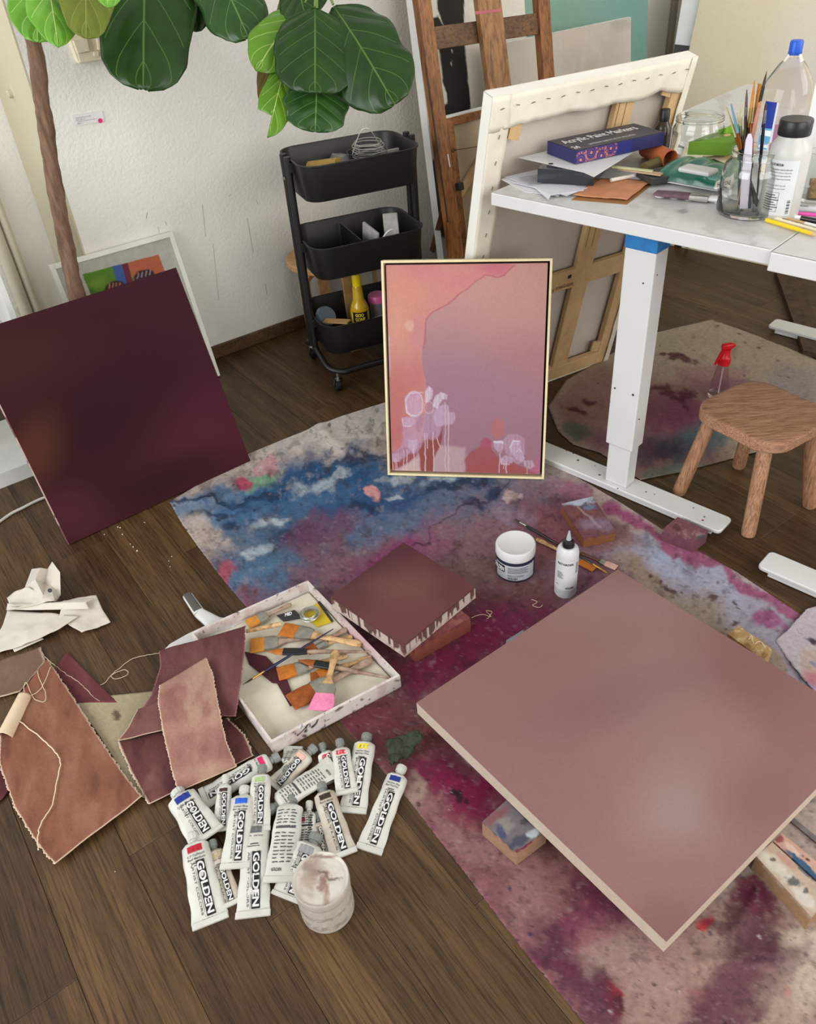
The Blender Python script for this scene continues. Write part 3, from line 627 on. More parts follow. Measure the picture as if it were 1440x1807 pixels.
def pink_paint(p):
    x, y = PROJ(p); X = lambda *a: [(640 + q[0] / 4, 440 + q[1] / 4) for q in a]
    c = Canvas(x, y, (206, 152, 142), 0); t = ss(470, 700, y)
    c.put(t, (166, 122, 138), 1); c.put(ss(700, 840, y), (158, 112, 124), .8); c.put(ss(790, 900, x) * (1 - ss(520, 660, y)), (206, 150, 132), .5); c.put(ss(800, 960, x) * ss(560, 640, y) * (1 - ss(640, 760, y)), (182, 124, 128), .6)
    c.x = x + fbm(x, y, 14, 3, 5) * 2.2; c.y = y + fbm(x, y, 14, 3, 15) * 2.2
    c.poly(X((530, 1380), (720, 1400), (735, 1600), (180, 1600), (200, 1480), (400, 1380)), (196, 160, 164), .9, 5)
    cor = X((100, 60), (1090, 80), (1070, 110), (1000, 180), (950, 198), (870, 175), (780, 240), (690, 310), (600, 385), (490, 445), (448, 490), (432, 600), (415, 720), (420, 820), (440, 920), (450, 980), (460, 1100), (420, 1350), (300, 1500), (180, 1580), (130, 1560))
    c.poly(cor, (212, 142, 132), 1, 1.2)
    c.line(X((1070, 110), (1000, 180), (950, 198), (870, 175), (780, 240), (690, 310), (600, 385), (490, 445), (448, 490), (440, 600), (430, 700)), 1.3, (186, 96, 110), .8)
    cm = ss(-1, 1, polysd(c.x, c.y, cor))
    def over(a, b, rx, ry, col, al=.6): 
        q = np.hypot((c.x - 640 - a / 4) / rx, (c.y - 440 - b / 4) / ry); c.put((1 - ss(.1, 1.5, q)) * cm, col, al)
    over(950, 130, 36, 16, (208, 110, 128), .9); over(700, 230, 50, 22, (218, 134, 132), .7); over(300, 300, 40, 50, (224, 150, 128), .7); over(420, 130, 40, 24, (214, 132, 132), .7); over(240, 550, 24, 50, (224, 160, 136), .6); over(250, 1000, 34, 60, (194, 110, 104), .8); over(230, 1300, 26, 50, (190, 104, 108), .8); over(400, 900, 20, 40, (196, 112, 112), .6); over(390, 600, 16, 30, (208, 140, 142), .8)
    c.ell(640 + 332 / 4, 440 + 540 / 4, 8, 10, (228, 172, 156), .9, 0, .3); c.poly(X((160, 600), (190, 620), (195, 900), (175, 900)), (214, 186, 204), .7, 2)
    c.poly(X((400, 1380), (560, 1240), (565, 1330), (545, 1390), (500, 1480), (495, 1590), (420, 1590), (405, 1500)), (150, 66, 58), .95, 1.2)
    c.poly(X((210, 1430), (400, 1370), (420, 1420), (330, 1500), (220, 1560)), (156, 72, 70), .9, 2); c.poly(X((330, 1510), (390, 1470), (410, 1580), (220, 1580)), (212, 176, 168), .9, 2)
    c.poly(X((725, 1590), (722, 1480), (760, 1425), (830, 1390), (835, 1350), (870, 1330), (905, 1360), (910, 1420), (980, 1490), (1100, 1520), (1180, 1560), (1270, 1600)), (164, 84, 88), .95, 2)
    c.poly(X((725, 1590), (730, 1520), (900, 1480), (1250, 1600)), (168, 80, 74), .5, 12); c.ell(640 + 870 / 4, 440 + 1370 / 4, 9, 10, (172, 84, 106), .9, 0, .3); c.ell(640 + 952 / 4, 440 + 1262 / 4, 12, 18, (190, 112, 110), .9, 8, .3)
    c.poly(X((1180, 1570), (1250, 1440), (1290, 1420), (1290, 1600)), (196, 96, 138), .6, 4)
    lil, wh, mv = (206, 170, 196), (228, 206, 222), (188, 140, 160)
    streak = .75 + .5 * fbm(x * 6, y, 14, 3, 8)
    def blob(cx, cy, rx, ry, col, a=.95, rot=0):
        r = math.radians(rot); dx = c.x - 640 - cx / 4; dy = c.y - 440 - cy / 4
        q = np.hypot((dx * math.cos(r) + dy * math.sin(r)) / (rx / 4), (-dx * math.sin(r) + dy * math.cos(r)) / (ry / 4))
        c.put((1 - ss(.9, 1.05, q)) * np.clip(streak, .55, 1), col, a); c.put(ss(.82, .95, q) * (1 - ss(.98, 1.06, q)), wh, .55)
    st2 = .72 + .6 * fbm(x * 5, y * .6, 12, 4, 8)
    def mass(pts, col, a=.95, sf=1.2): c.put(ss(-sf, sf, polysd(c.x, c.y, X(*pts))) * np.clip(st2, .5, 1), col, a)
    mass([(300, 1200), (360, 1180), (430, 1160), (520, 1120), (590, 1080), (600, 1150), (645, 1150), (655, 1200), (640, 1230), (600, 1235), (560, 1240), (540, 1320), (500, 1345), (440, 1340), (410, 1400), (390, 1440), (330, 1440), (290, 1470), (240, 1500), (205, 1490), (215, 1430), (265, 1400), (290, 1330), (275, 1240)], (192, 150, 176), .92, 2)
    blob(362, 1090, 66, 92, lil, .9); mass([(275, 1185), (350, 1180), (375, 1215), (350, 1250), (290, 1250), (272, 1215)], lil); mass([(520, 1110), (600, 1090), (602, 1240), (520, 1250), (500, 1180)], (202, 166, 192), .9); mass([(600, 1155), (640, 1145), (655, 1185), (645, 1230), (598, 1238)], (198, 160, 184), .9)
    mass([(325, 1345), (390, 1340), (395, 1400), (360, 1440), (320, 1400)], (208, 174, 198), .9); mass([(205, 1445), (270, 1440), (265, 1500), (210, 1500)], (200, 162, 184), .85)
    mass([(440, 1080), (445, 1000), (470, 965), (495, 985), (490, 1050), (465, 1080)], wh); mass([(495, 1110), (505, 1040), (550, 1010), (600, 1030), (595, 1060), (560, 1060), (530, 1120)], wh, .9); c.line(X((300, 1100), (310, 1150), (335, 1175), (370, 1178)), .9, wh, .8); c.line(X((305, 1070), (330, 1020), (380, 1005), (430, 1012)), .8, wh, .6); c.line(X((276, 1188), (280, 1240), (340, 1245)), .8, wh, .7)
    blob(468, 1118, 34, 44, (186, 132, 152), .9); mass([(370, 1250), (395, 1180), (430, 1150), (440, 1220), (400, 1290)], (176, 124, 144), .75)
    for xx, y0, y1, w in ((440, 1300, 1580, .9), (498, 1300, 1580, .9), (362, 1380, 1570, .8), (310, 1420, 1560, .7), (288, 1420, 1560, .6), (582, 1080, 1575, .7), (604, 1100, 1575, .8), (240, 1480, 1565, .6), (230, 1480, 1565, .5), (455, 1300, 1400, .8), (965, 1440, 1580, .9), (1015, 1500, 1585, .9), (998, 1490, 1550, .6), (1160, 1540, 1590, .6)):
        c.line(X((xx, y0), (xx + 2, y1)), w, (222, 190, 200), .85)
    c.line(X((525, 1330), (548, 1400)), .7, (222, 190, 200), .85)
    mass([(990, 1350), (1020, 1310), (1090, 1305), (1140, 1330), (1150, 1370), (1130, 1500), (1100, 1520), (1060, 1500), (1010, 1430)], (192, 154, 174), .8); mass([(925, 1355), (990, 1350), (995, 1400), (970, 1440), (930, 1410)], (204, 168, 190), .9)
    mass([(975, 1470), (1010, 1450), (1060, 1470), (1055, 1510), (1000, 1520), (970, 1500)], lil, .9); mass([(1035, 1390), (1060, 1345), (1110, 1350), (1120, 1420), (1145, 1480), (1120, 1510), (1080, 1480), (1050, 1440)], (210, 180, 206), .9); mass([(1135, 1490), (1200, 1490), (1212, 1530), (1180, 1550), (1140, 1530)], lil, .85)
    c.line(X((930, 1360), (988, 1366)), 2.2, wh, .9); c.line(X((1040, 1400), (1060, 1350), (1105, 1352)), .9, wh, .8); c.line(X((1085, 1430), (1100, 1405), (1120, 1430)), .8, wh, .7); c.line(X((975, 1475), (980, 1515), (1040, 1520)), .8, wh, .6)
    c.c *= np.array([.90, .93, .94]); c.mottle(4, .05); return c.c
def pink_side(p): return np.zeros((len(p), 3)) + lin((206, 168, 160))
pk_bl, pk_br, pk_tl = (684, 838.5), (960, 846), (672, 460)
BL, BR, TL = rect3(pk_bl, pk_br, pk_tl, .006); x, y, n, w, hh = frame_axes(BL, BR, TL)
pk = thing('framed_pink_painting', 'framed pink and coral abstract painting with lilac drips, propped upright at centre', 'painting', BL + x * w / 2)
fw, fd, gap = .0065, .04, .0065
m_maple = WOOD('pale_maple', (226, 214, 176), (220, 204, 162), (210, 192, 148), sc=5, stretch=(2, 2, 2), rough=.5, con=.15)
for nm, a, b in (('frame_side', (fw / 2, 0), (fw / 2, hh)), ('frame_side', (w - fw / 2, 0), (w - fw / 2, hh)), ('frame_rail', (fw, fw / 2), (w - fw, fw / 2)), ('frame_rail', (fw, hh - fw / 2), (w - fw, hh - fw / 2))):
    q = lambda s: BL + x * s[0] + y * s[1] - n * fd / 2
    MB().bar(q(a), q(b), fw, fd, n, .0008).done(nm, m_maple, pk)
o_ = fw + gap; cn = [BL + x * a + y * b - n * .008 for a, b in ((o_, hh - o_), (w - o_, hh - o_), (w - o_, o_), (o_, o_))]
f = grid('painted_face', bil(cn, 300, 400), m_paintm, pk, smooth=False); setcol(f, pink_paint)
ed = MB()
for a, b in zip(cn, cn[1:] + cn[:1]): ed.slab([a - n * .0003, b - n * .0003, b - n * .03, a - n * .03], np.cross(b - a, n) / np.linalg.norm(b - a), .001)
ed.done('canvas_edge', M('canvas_edge_pink', (170, 120, 118)), pk)
MB().slab([BL + x * a + y * b - n * .034 for a, b in ((fw, fw), (w - fw, fw), (w - fw, hh - fw), (fw, hh - fw))], n, .003).done('frame_tray', M('tray_dark', (58, 34, 32), rough=.8), pk)

# ---- big canvas seen from behind, leaning on the far edge of the desk
BL, BR, TL = rect3((800, 735), (1083, 632), (869, 172), .0); x, y, n, w, hh = frame_axes(BL, BR, TL); w *= .955
bk = thing('stretched_canvas_back', 'big stretched canvas seen from behind, cream folds stapled to pine bars, leaning on the desk', 'canvas', BL + x * w / 2)
BKo, BKx, BKy, BKn, BKw, BKh = BL, x, y, n, w, hh
q = lambda a, b, c=0.: BL + x * a + y * b + n * c
m_duck = M('primed_duck', (228, 222, 206), (214, 206, 188), 12, .8, .25, 350)
m_duckw = M('primed_white_edge', (238, 236, 228), (230, 226, 214), 6, .7, .1, 300)
m_duckin = M('canvas_inside', (206, 196, 184), (196, 184, 172), 6, .85, .15, 400)
TK = .036
MB().slab([q(0, 0, -TK), q(w, 0, -TK), q(w, hh, -TK), q(0, hh, -TK)], n, .0015).done('canvas_sheet', m_duckin, bk)
for a, b in (((0, 0), (0, hh)), ((0, hh), (w, hh)), ((w, hh), (w, 0)), ((w, 0), (0, 0))):   # wrapped white sides
    A2, B2 = q(*a), q(*b); inn = (q(w / 2, hh / 2) - (A2 + B2) / 2); inn -= (B2 - A2) * (inn @ (B2 - A2)) / ((B2 - A2) @ (B2 - A2)); inn /= np.linalg.norm(inn)
    MB().slab([A2, B2, B2 - n * TK, A2 - n * TK], -inn, .0015).done('wrapped_side', m_duckw, bk)
sw = .052
for nm, a, b in (('stretcher_bar', (sw / 2 + .002, .002), (sw / 2 + .002, hh - .002)), ('stretcher_bar', (w - sw / 2 - .002, .002), (w - sw / 2 - .002, hh - .002)), ('stretcher_bar', (sw, hh - sw / 2 - .002), (w - sw, hh - sw / 2 - .002)), ('stretcher_bar', (sw, sw / 2 + .002), (w - sw, sw / 2 + .002))):
    MB().bar(q(*a, -.012), q(*b, -.012), sw, .020, n, .002).done(nm, m_pine, bk)
cbx = .425
MB().bar(q(cbx, sw, -.016), q(cbx + .01, hh - sw, -.016), .062, .018, n, .002).done('cross_brace', m_pine, bk)
for k in (-1, 1): MB().bar(q(cbx + k * .012, hh * .5, -.0066), q(cbx + k * .012, hh - sw, -.0066), .002, .0006, n).done('brace_groove', M('groove', (140, 104, 66)), bk)
MB().bar(q(sw, .40, -.016), q(w - sw, .40, -.016), .066, .016, n, .002).done('middle_brace', m_pine, bk)
tx = MB(); fn = lambda a, b: q(.30 + .11 * (1 - a), .372 + .02 * (1 - b), -.0074)
put_text(tx, 'Masterpiece Fine', (0, 0, 1, 1), fn); 
fn2 = lambda a, b: q(.385 - .014 * a, .418 - .012 * b, -.0074); put_rect(tx, 0, 0, 1, 1, fn2)
tx.done('brace_stamp', M('stamp_ink', (50, 38, 30)), bk)
# folded canvas strips with scalloped edge, and staples
def strip(a, b, inw, wid, seed):
    A2, B2 = q(*a), q(*b); iv = x * inw[0] + y * inw[1]; k = 70
    s = np.linspace(0, 1, k); wd = wid * (1 + .04 * np.sin(s * 27 + seed) + .12 * fbm(s * 5, s * 0 + seed, .6, 3, seed))
    t = np.linspace(0, 1, 7); pts = np.zeros((k, 7, 3))
    for i in range(k):
        for j in range(7): pts[i, j] = A2 + (B2 - A2) * s[i] + iv * wd[i] * t[j] + n * (.0018 + .0022 * abs(math.sin(s[i] * 40 + t[j] * 3 + seed)) * t[j])
    return grid('canvas_fold', pts, m_duck, bk, thick=.001)
strip((0, hh), (w, hh), (0, -1), .078, 1); strip((0, 0), (0, hh), (1, 0), .056, 2); strip((w, 0), (w, hh), (-1, 0), .022, 3)
st = M('staple_steel', (120, 112, 100), metal=.6, rough=.4)
for i in range(14):
    s = .03 + i * (w - .06) / 13; MB().bar(q(s - .005, hh - .03 + .004 * (i % 2), .0052), q(s + .005, hh - .028, .0052), .0014, .0014, n).done('staple', st, bk)
for i in range(13): MB().bar(q(.03, .12 + i * .065, .0052), q(.032, .13 + i * .065, .0052), .0014, .0014, n).done('staple', st, bk)
for cx_, cy_ in ((.085, hh - .1), (w - .07, hh - .075), (w - .07, .08)):
    MB().slab([q(cx_ - .02, cy_ - .01, -.004), q(cx_ + .014, cy_ - .022, -.004), q(cx_ + .018, cy_ + .02, -.004), q(cx_ - .016, cy_ + .026, -.004)], n, .006).done('corner_key', m_pine, bk)

# ================================================================ things along the back wall
def lean_edge(a, b, v):
    """edge seen through pixels a (upper) and b (lower), lying in a plane along V and Z, standing on the floor at depth v"""
    a = np.array(a, float); b = np.array(b, float); lo, hi = 0., 30.
    for _ in range(60):
        m_ = (lo + hi) / 2; q = P(*(a + (b - a) * m_))
        if ray(*(a + (b - a) * m_))[2] >= -1e-3 or UV(q)[1] > v: lo = m_
        else: hi = m_
    f = P(*(a + (b - a) * lo)); t = HIT(*a, f, U); d = t - f
    return f, d / np.linalg.norm(d), np.linalg.norm(d)
m_beech = WOOD('easel_beech', (158, 104, 58), (140, 90, 48), (122, 76, 40), sc=9, stretch=(7, 7, 1.2), rough=.45)
m_beechd = WOOD('easel_beech_dark', (120, 84, 52), (104, 72, 42), sc=9, stretch=(1.2, 7, 7), rough=.5)
# ---- black and white painting on a white-edged canvas
def std_canvas(name, label, f, d, uw, h, th, fn, side, nu=60, nv=80, cat='painting'):
    """f: foot of the right (uw<0) or left (uw>0) edge; d: lean direction"""
    n = np.cross(U, d); n = n if n @ (EYE - f) > 0 else -n
    a, b = (f, f + U * uw) if uw > 0 else (f + U * uw, f)
    t = thing(name, label, cat, (a + b) / 2)
    g = grid('painted_face', bil((a + d * h, b + d * h, b, a), nu, nv), m_paintm, t, smooth=False); setcol(g, fn)
    e = MB()
    for p0, p1 in ((a, b), (b, b + d * h), (b + d * h, a + d * h), (a + d * h, a)):
        c = (a + b) / 2 + d * h / 2; m_ = (p0 + p1) / 2; inn = c - m_; inn /= np.linalg.norm(inn)
        e.slab([p0, p1, p1 - n * th, p0 - n * th], -inn, .001)
    e.done('canvas_edge', side, t)
    MB().slab([p - n * th for p in (a, b, b + d * h, a + d * h)], n, .002).done('canvas_back', m_cloth_raw, t)
    return t, a, b, n
m_edgew = M('white_canvas_edge', (238, 238, 236), rough=.6)
f, d, L = lean_edge((743, 116), (776, 396), -.30)
def bw(p):
    x, y = PROJ(p); c = Canvas(x, y, (236, 230, 216), 1.2, 12, 4)
    c.poly([(770, -90), (819, -90), (819, 20), (820, 80), (823, 110), (831, 194), (836, 260), (786, 262), (784, 203), (781, 190), (789, 180), (789, 165), (781, 146), (779, 120), (774, 80), (766, 60), (762, 31), (773, 28), (782, 45), (772, 14)], (34, 28, 24), 1, .8)
    c.poly([(742, 300), (790, 260), (800, 420), (770, 420)], (52, 50, 46), .9, 2); c.line([(797, 88), (797, 92)], .7, (220, 220, 210)); c.line([(797, 107), (796, 116)], .7, (220, 220, 210)); c.mottle(8, .04); return c.c
std_canvas('black_white_painting', 'tall black and white abstract painting with white edge leaning behind the wooden easel', f, d, .5, 1.32, .04, bw, m_edgew, 110, 240)
# ---- turquoise and grey canvases
f, d, L = lean_edge((1143.7, 0), (1140.6, 115), -.22)
def turq(p):
    x, y = PROJ(p); c = Canvas(x, y, (142, 178, 164), 10, 60, 5); c.ell(1100, 20, 50, 40, (116, 166, 162), .6, 0, .9); c.ell(1000, 20, 50, 20, (128, 166, 150), .6, 0, .9); c.ell(1120, 100, 30, 50, (112, 160, 146), .6, 0, .9); c.mottle(10, .05); return c.c
std_canvas('turquoise_canvas', 'large turquoise abstract canvas leaning against the back wall', f, d, -1.0, 1.25, .035, turq, m_edgew)
f, d, L = lean_edge((1113.5, 29.5), (1113, 123), -.42)
def grey(p):
    x, y = PROJ(p); c = Canvas(x, y, (204, 194, 182), 8, 50, 6); c.ell(1010, 70, 40, 50, (196, 180, 166), .6, 0, .9); c.ell(1080, 60, 24, 60, (178, 174, 162), .7, 0, .9); c.ell(930, 120, 40, 50, (200, 192, 174), .7, 0, .9); c.ell(1040, 120, 60, 30, (168, 162, 148), .6, 0, .9); c.ell(1095, 40, 20, 10, (170, 166, 156), .7); n = fbm(x * 4, y, 30, 4, 3); c.put(ss(.1, .5, n), (206, 200, 188), .4); c.mottle(10, .04); return c.c
std_canvas('pale_grey_canvas', 'pale grey washed canvas standing in front of the turquoise one', f, d, -.72, L, .03, grey, m_edgew)
# ---- wooden framed canvas back with hanging wire
f, d, L = lean_edge((784, 209), (813, 450), -.52)
nb = np.cross(U, d); nb = nb if nb @ (EYE - f) > 0 else -nb
q = lambda a, b, c=0.: f + U * a + d * b + nb * c
wb = thing('framed_canvas_back', 'back of a wood-framed canvas with a hanging wire, leaning behind the easel', 'canvas', q(.25, 0))
m_frw = WOOD('frame_orange_wood', (176, 120, 72), (158, 104, 60), sc=8, stretch=(5, 5, 5), rough=.5)
ww = .62
for a, b in (((.012, 0), (.012, L)), ((ww - .012, 0), (ww - .012, L))): MB().bar(q(*a), q(*b), .024, .035, nb, .001).done('frame_side', m_frw, wb)
for b in (.013, L - .013): MB().bar(q(.024, b), q(ww - .024, b), .026, .035, nb, .001).done('frame_rail', m_frw, wb)
MB().bar(q(.0, L + .002, -.01), q(ww, L + .002, -.01), .05, .004, d).done('canvas_edge', m_edgew, wb)
MB().slab([q(.024, .026, -.004), q(ww - .024, .026, -.004), q(ww - .024, L - .026, -.004), q(.024, L - .026, -.004)], nb, .003).done('canvas_sheet', M('back_linen', (196, 182, 156), (184, 168, 142), 8, .85, .15, 400), wb)
hk = HIT(800, 265, q(0, 0, .018), nb); h2 = HIT(900, 245, q(0, 0, .018), nb); h3 = HIT(840, 259, q(0, 0, .018), nb)
MB().tube(smoothpath([hk, h3, h2], 12), .0012, 6).done('hanging_wire', M('wire_dark', (70, 62, 52), metal=.5), wb, smooth=True)
MB().lathe(hk, [(.006, -.002), (.008, 0), (.006, .002), (.004, 0)], 12, nb, closed=True).done('screw_eye', M('brass_old', (120, 96, 60), metal=.8), wb)
a, b = HIT(861, 262, q(0, 0, .006), nb), HIT(806, 349, q(0, 0, .006), nb); MB().bar(a, b, .03, .014, nb, .001).done('corner_brace', m_pine, wb)
# ---- easel
f, d, L = lean_edge((744, 0), (804, 450), -.66)
ne = np.cross(U, d); ne = ne if ne @ (EYE - f) > 0 else -ne
es = thing('wooden_easel', 'tall brown wooden studio easel with crossbar and wide centre mast', 'easel', f + U * .25)
E_ = lambda px, py, c=0.: HIT(px, py, f + ne * c, ne)
def legto(p0, p1, c=0.):
    a, b = E_(*p0, c), E_(*p1, c); dd = b - a; return a, a + dd * ((.0 - a[2]) / dd[2])
a, b = legto((727.7, -122), (804, 450)); lw = SZ(27, E_(775, 225)); MB().bar(a, b, lw, .03, ne, .002).done('leg', m_beech, es)
gr = MB(); ga, gb = E_(752, 110, .0155), E_(792, 392, .0155); gr.bar(ga + U * -.004, gb + U * -.004, .005, .001, ne); gr.done('leg_groove', M('groove_dark', (54, 32, 18)), es)
a, b = legto((946, -122), (965.5, 155)); MB().bar(a, b, SZ(27, E_(960, 80)), .03, ne, .002).done('leg', m_beech, es)
a, b = E_(844, -122, .018), E_(881, 165, .018); dd = b - a; b2 = a + dd * ((.25 - a[2]) / dd[2]); MB().bar(a, b2, SZ(52, E_(870, 80)), .022, ne, .002).done('mast', WOOD('mast_beech', (168, 126, 82), (150, 108, 68), sc=7, stretch=(6, 6, 1.2), rough=.5), es)
a, b = E_(752, 70, -.006), E_(962, 40, -.006); MB().bar(a, b, SZ(34, E_(850, 55)), .022, ne, .002).done('crossbar', m_beechd, es)
a = f + d * .16; MB().bar(a, a + U * .42, .05, .025, ne, .002).done('lower_crossbar', m_beechd, es)
mk = MB(); 
for p0, p1 in (((838, 23), (884, 18)), ): mk.bar(E_(*p0, .0297), E_(*p1, .0297), .008, .001, ne)
mk.done('paint_streak', M('pink_streak', (176, 96, 104)), es)
mk = MB(); mk.bar(E_(856, 161, .0297), E_(886, 156, .0297), .007, .001, ne); mk.done('paint_streak', M('white_streak', (224, 216, 200)), es)
mk = MB(); mk.bar(E_(790, 272, .016), E_(794, 295, .016), .005, .001, ne); mk.done('paint_streak', M('white_streak', (224, 216, 200)), es)
a = f + d * 1.1 - ne * .03; MB().bar(E_(792, 340, -.03), [*(P(757, 462)[:2]), 0.0], .03, .02, ne, .002).done('rear_leg', m_beech, es)
c = E_(811, 329, .02); MB().box(c, (.022, .02, .024), U, ne, d, .002).done('clip', M('clip_black', (22, 22, 22)), es)

# ---- white picture frame with a colourful print
B0 = P(387, 662, 0.004); T0 = HIT(302.5, 408, B0, U); d = T0 - B0; L = np.linalg.norm(d); d /= L; nf = np.cross(U, d); nf = nf if nf @ (EYE - B0) > 0 else -nf
q = lambda a, b, c=0.: B0 - U * a + d * b + nf * c          # a runs to the left
pf = thing('white_picture_frame', 'white picture frame with a bright green, blue and orange print behind the plum canvas', 'picture frame', q(.2, 0)); fwid = .42
for nm, a, b in (('frame_side', (.008, 0), (.008, L)), ('frame_side', (fwid - .008, 0), (fwid - .008, L)), ('frame_rail', (.016, .008), (fwid - .016, .008)), ('frame_rail', (.016, L - .008), (fwid - .016, L - .008))):
    MB().bar(q(*a), q(*b), .016, .022, nf, .001).done(nm, M('frame_white', (232, 230, 220), rough=.4), pf)
def prnt(p):
    x, y = PROJ(p); c = Canvas(x, y, (206, 204, 190), 0); pp = [(145, 484), (280, 449), (320, 560), (190, 590)]
    X = lambda *a: [(120 + u_ / 7.2, 400 + v_ / 7.2) for u_, v_ in a]
    ins = ss(-.4, .4, polysd(x, y, pp)); k0 = c.c.copy(); c.x = x + fbm(x, y, 9, 3, 3) * 1.5; c.y = y + fbm(x, y, 9, 3, 13) * 1.5
    c.poly(pp, (96, 148, 30), 1, .4); c.ell(172, 500, 16, 9, (140, 176, 62), .7, -20, .6); c.ell(150, 520, 20, 14, (74, 122, 24), .7)
    c.poly(X((560, 500), (680, 470), (790, 800), (640, 760), (600, 640)), (66, 104, 176), 1, 2); c.poly(X((680, 470), (755, 455), (850, 800), (770, 800)), (128, 34, 66), 1, .7); c.poly(X((755, 455), (1160, 340), (1300, 800), (840, 700)), (206, 108, 72), 1, .7)
    c.poly(X((1170, 580), (1240, 560), (1280, 700), (1150, 700)), (90, 104, 150), 1, 1.5)
    c.ell(120 + 970 / 7.2, 400 + 640 / 7.2, 19, 13, (44, 26, 30), 1, -10, .15); c.ell(120 + 600 / 7.2, 400 + 790 / 7.2, 19, 14, (62, 34, 30), 1, -20, .15)
    for k in range(4): c.line(X((880 + k * 52, 660 - k * 18), (895 + k * 50, 590 - k * 10)), 1.3, (176, 140, 160))
    for k in range(4): c.line(X((520 + k * 45, 810 - k * 15), (530 + k * 45, 720)), 1.3, (190, 120, 100))
    c.c = k0 * (1 - ins[:, None]) + c.c * ins[:, None]; return c.c
g = grid('print', bil((q(fwid - .016, L - .016, .002), q(.016, L - .016, .002), q(.016, .016, .002), q(fwid - .016, .016, .002)), 200, 230), VC('print_paper', .6, 0, 100), pf, smooth=False); setcol(g, prnt)
MB().slab([q(.016, .016, -.002), q(fwid - .016, .016, -.002), q(fwid - .016, L - .016, -.002), q(.016, L - .016, -.002)], nf, .004).done('backing', m_cloth_raw, pf)

# ---- label card and white relief tile on the wall
cA, cB, cC, cD = [HIT(*p_, R(0, -.003), V) for p_ in ((127, 204), (180, 195), (185, 214), (131, 223))]
cd = thing('label_card', 'small white exhibition label card with a pink dot on the wall', 'label', (cC + cD) / 2)
MB().slab([cD, cC, cB, cA], -V, .002).done('card', M('card_white', (226, 226, 224)), cd)
tx = MB(); fn = lambda a, b: cA + (cB - cA) * a + (cD - cA) * b - V * .0022
for i, (s_, wd) in enumerate((('Stephanie Lucille', .5), ('Rosa  50 x 50', .3), ('Acrylic on canvas and linen', .62), ('2021', .12))):
    put_text(tx, s_, (.08 + .05 * (i > 1), 0, 1, 1), lambda a, b, i=i, wd=wd: fn(.1 + (a - .08) * wd, .24 + .17 * i + .11 * (1 - b)))
tx.done('card_text', M('card_ink', (90, 88, 88)), cd)
dt = HIT(177, 213, R(0, -.0055), V); MB().lathe(dt, [(.0065, 0), (.0065, .001), (0, .001)], 20, -V).done('pink_dot', M('dot_pink', (226, 30, 120)), cd)
rt = thing('relief_tile', 'cream plaster relief tile with raised squares high on the wall, partly behind leaves', 'wall art', HIT(170, 112, R(0, -.01), V))
m_pl = M('cream_plaster', (226, 216, 190), (216, 205, 178), 20, .8, .3, 120)
h_ = lambda px, py, v: HIT(px, py, R(0, v), V)
MB().slab([h_(118, 55, -.03), h_(192, 45, -.03), h_(207, 102, -.03), h_(140, 112, -.03)], -V, .03).done('tile_base', m_pl, rt)
for pts, dv in ((((130, 72), (153, 69), (158, 90), (138, 94)), .044), (((172, 68), (190, 66), (193, 86), (174, 88)), .046), (((138, 94), (204, 86), (206, 101), (142, 110)), .036), (((166, 92), (174, 91), (174, 99), (167, 99)), .044), (((155, 50), (170, 48), (174, 62), (158, 64)), .04)):
    MB().slab([h_(*p_, -dv) for p_ in pts], -V, dv - .029).done('raised_square', m_pl, rt)

# ---- low round-top stool behind the trolley
m_birch = WOOD('birch_stool', (204, 164, 112), (188, 146, 94), sc=6, stretch=(3, 3, 3), rough=.5, con=.4)
sc_, sz = np.array([.455, -.175]), .325
so = thing('round_stool', 'round birch stool with bent legs tucked behind the black trolley', 'stool', R(*sc_))
MB().lathe(R(*sc_, sz - .022), [(.0, 0), (.158, 0), (.162, .004), (.162, .018), (.158, .022), (0, .022)], 40).done('seat', m_birch, so, smooth=True)
for an in (200, 260, 330, 60):
    if an == 60: an = 75
    ca, sa = math.cos(math.radians(an)), math.sin(math.radians(an))
    pts = [R(sc_[0] + ca * r, sc_[1] + sa * r, z_) for r, z_ in ((.08, sz - .03), (.125, sz - .03), (.15, sz - .04), (.158, sz - .065), (.156, .15), (.15, 0))]
    mb = MB(); tng = U * -sa + V * ca; vs = []
    path = smoothpath(pts, 30)
    for i, p_ in enumerate(path):
        dd = path[min(i + 1, len(path) - 1)] - path[max(i - 1, 0)]; dd /= np.linalg.norm(dd); ot = np.cross(tng, dd)
        for a_, b_ in ((-1, -1), (1, -1), (1, 1), (-1, 1)): vs.append(p_ + tng * .02 * a_ + ot * .008 * b_)
    k = len(path); mb.add(vs, [(i * 4 + j, i * 4 + (j + 1) % 4, i * 4 + 4 + (j + 1) % 4, i * 4 + 4 + j) for i in range(k - 1) for j in range(4)] + [(0, 1, 2, 3), (k * 4 - 4, k * 4 - 3, k * 4 - 2, k * 4 - 1)])
    mb.done('leg', m_birch, so)

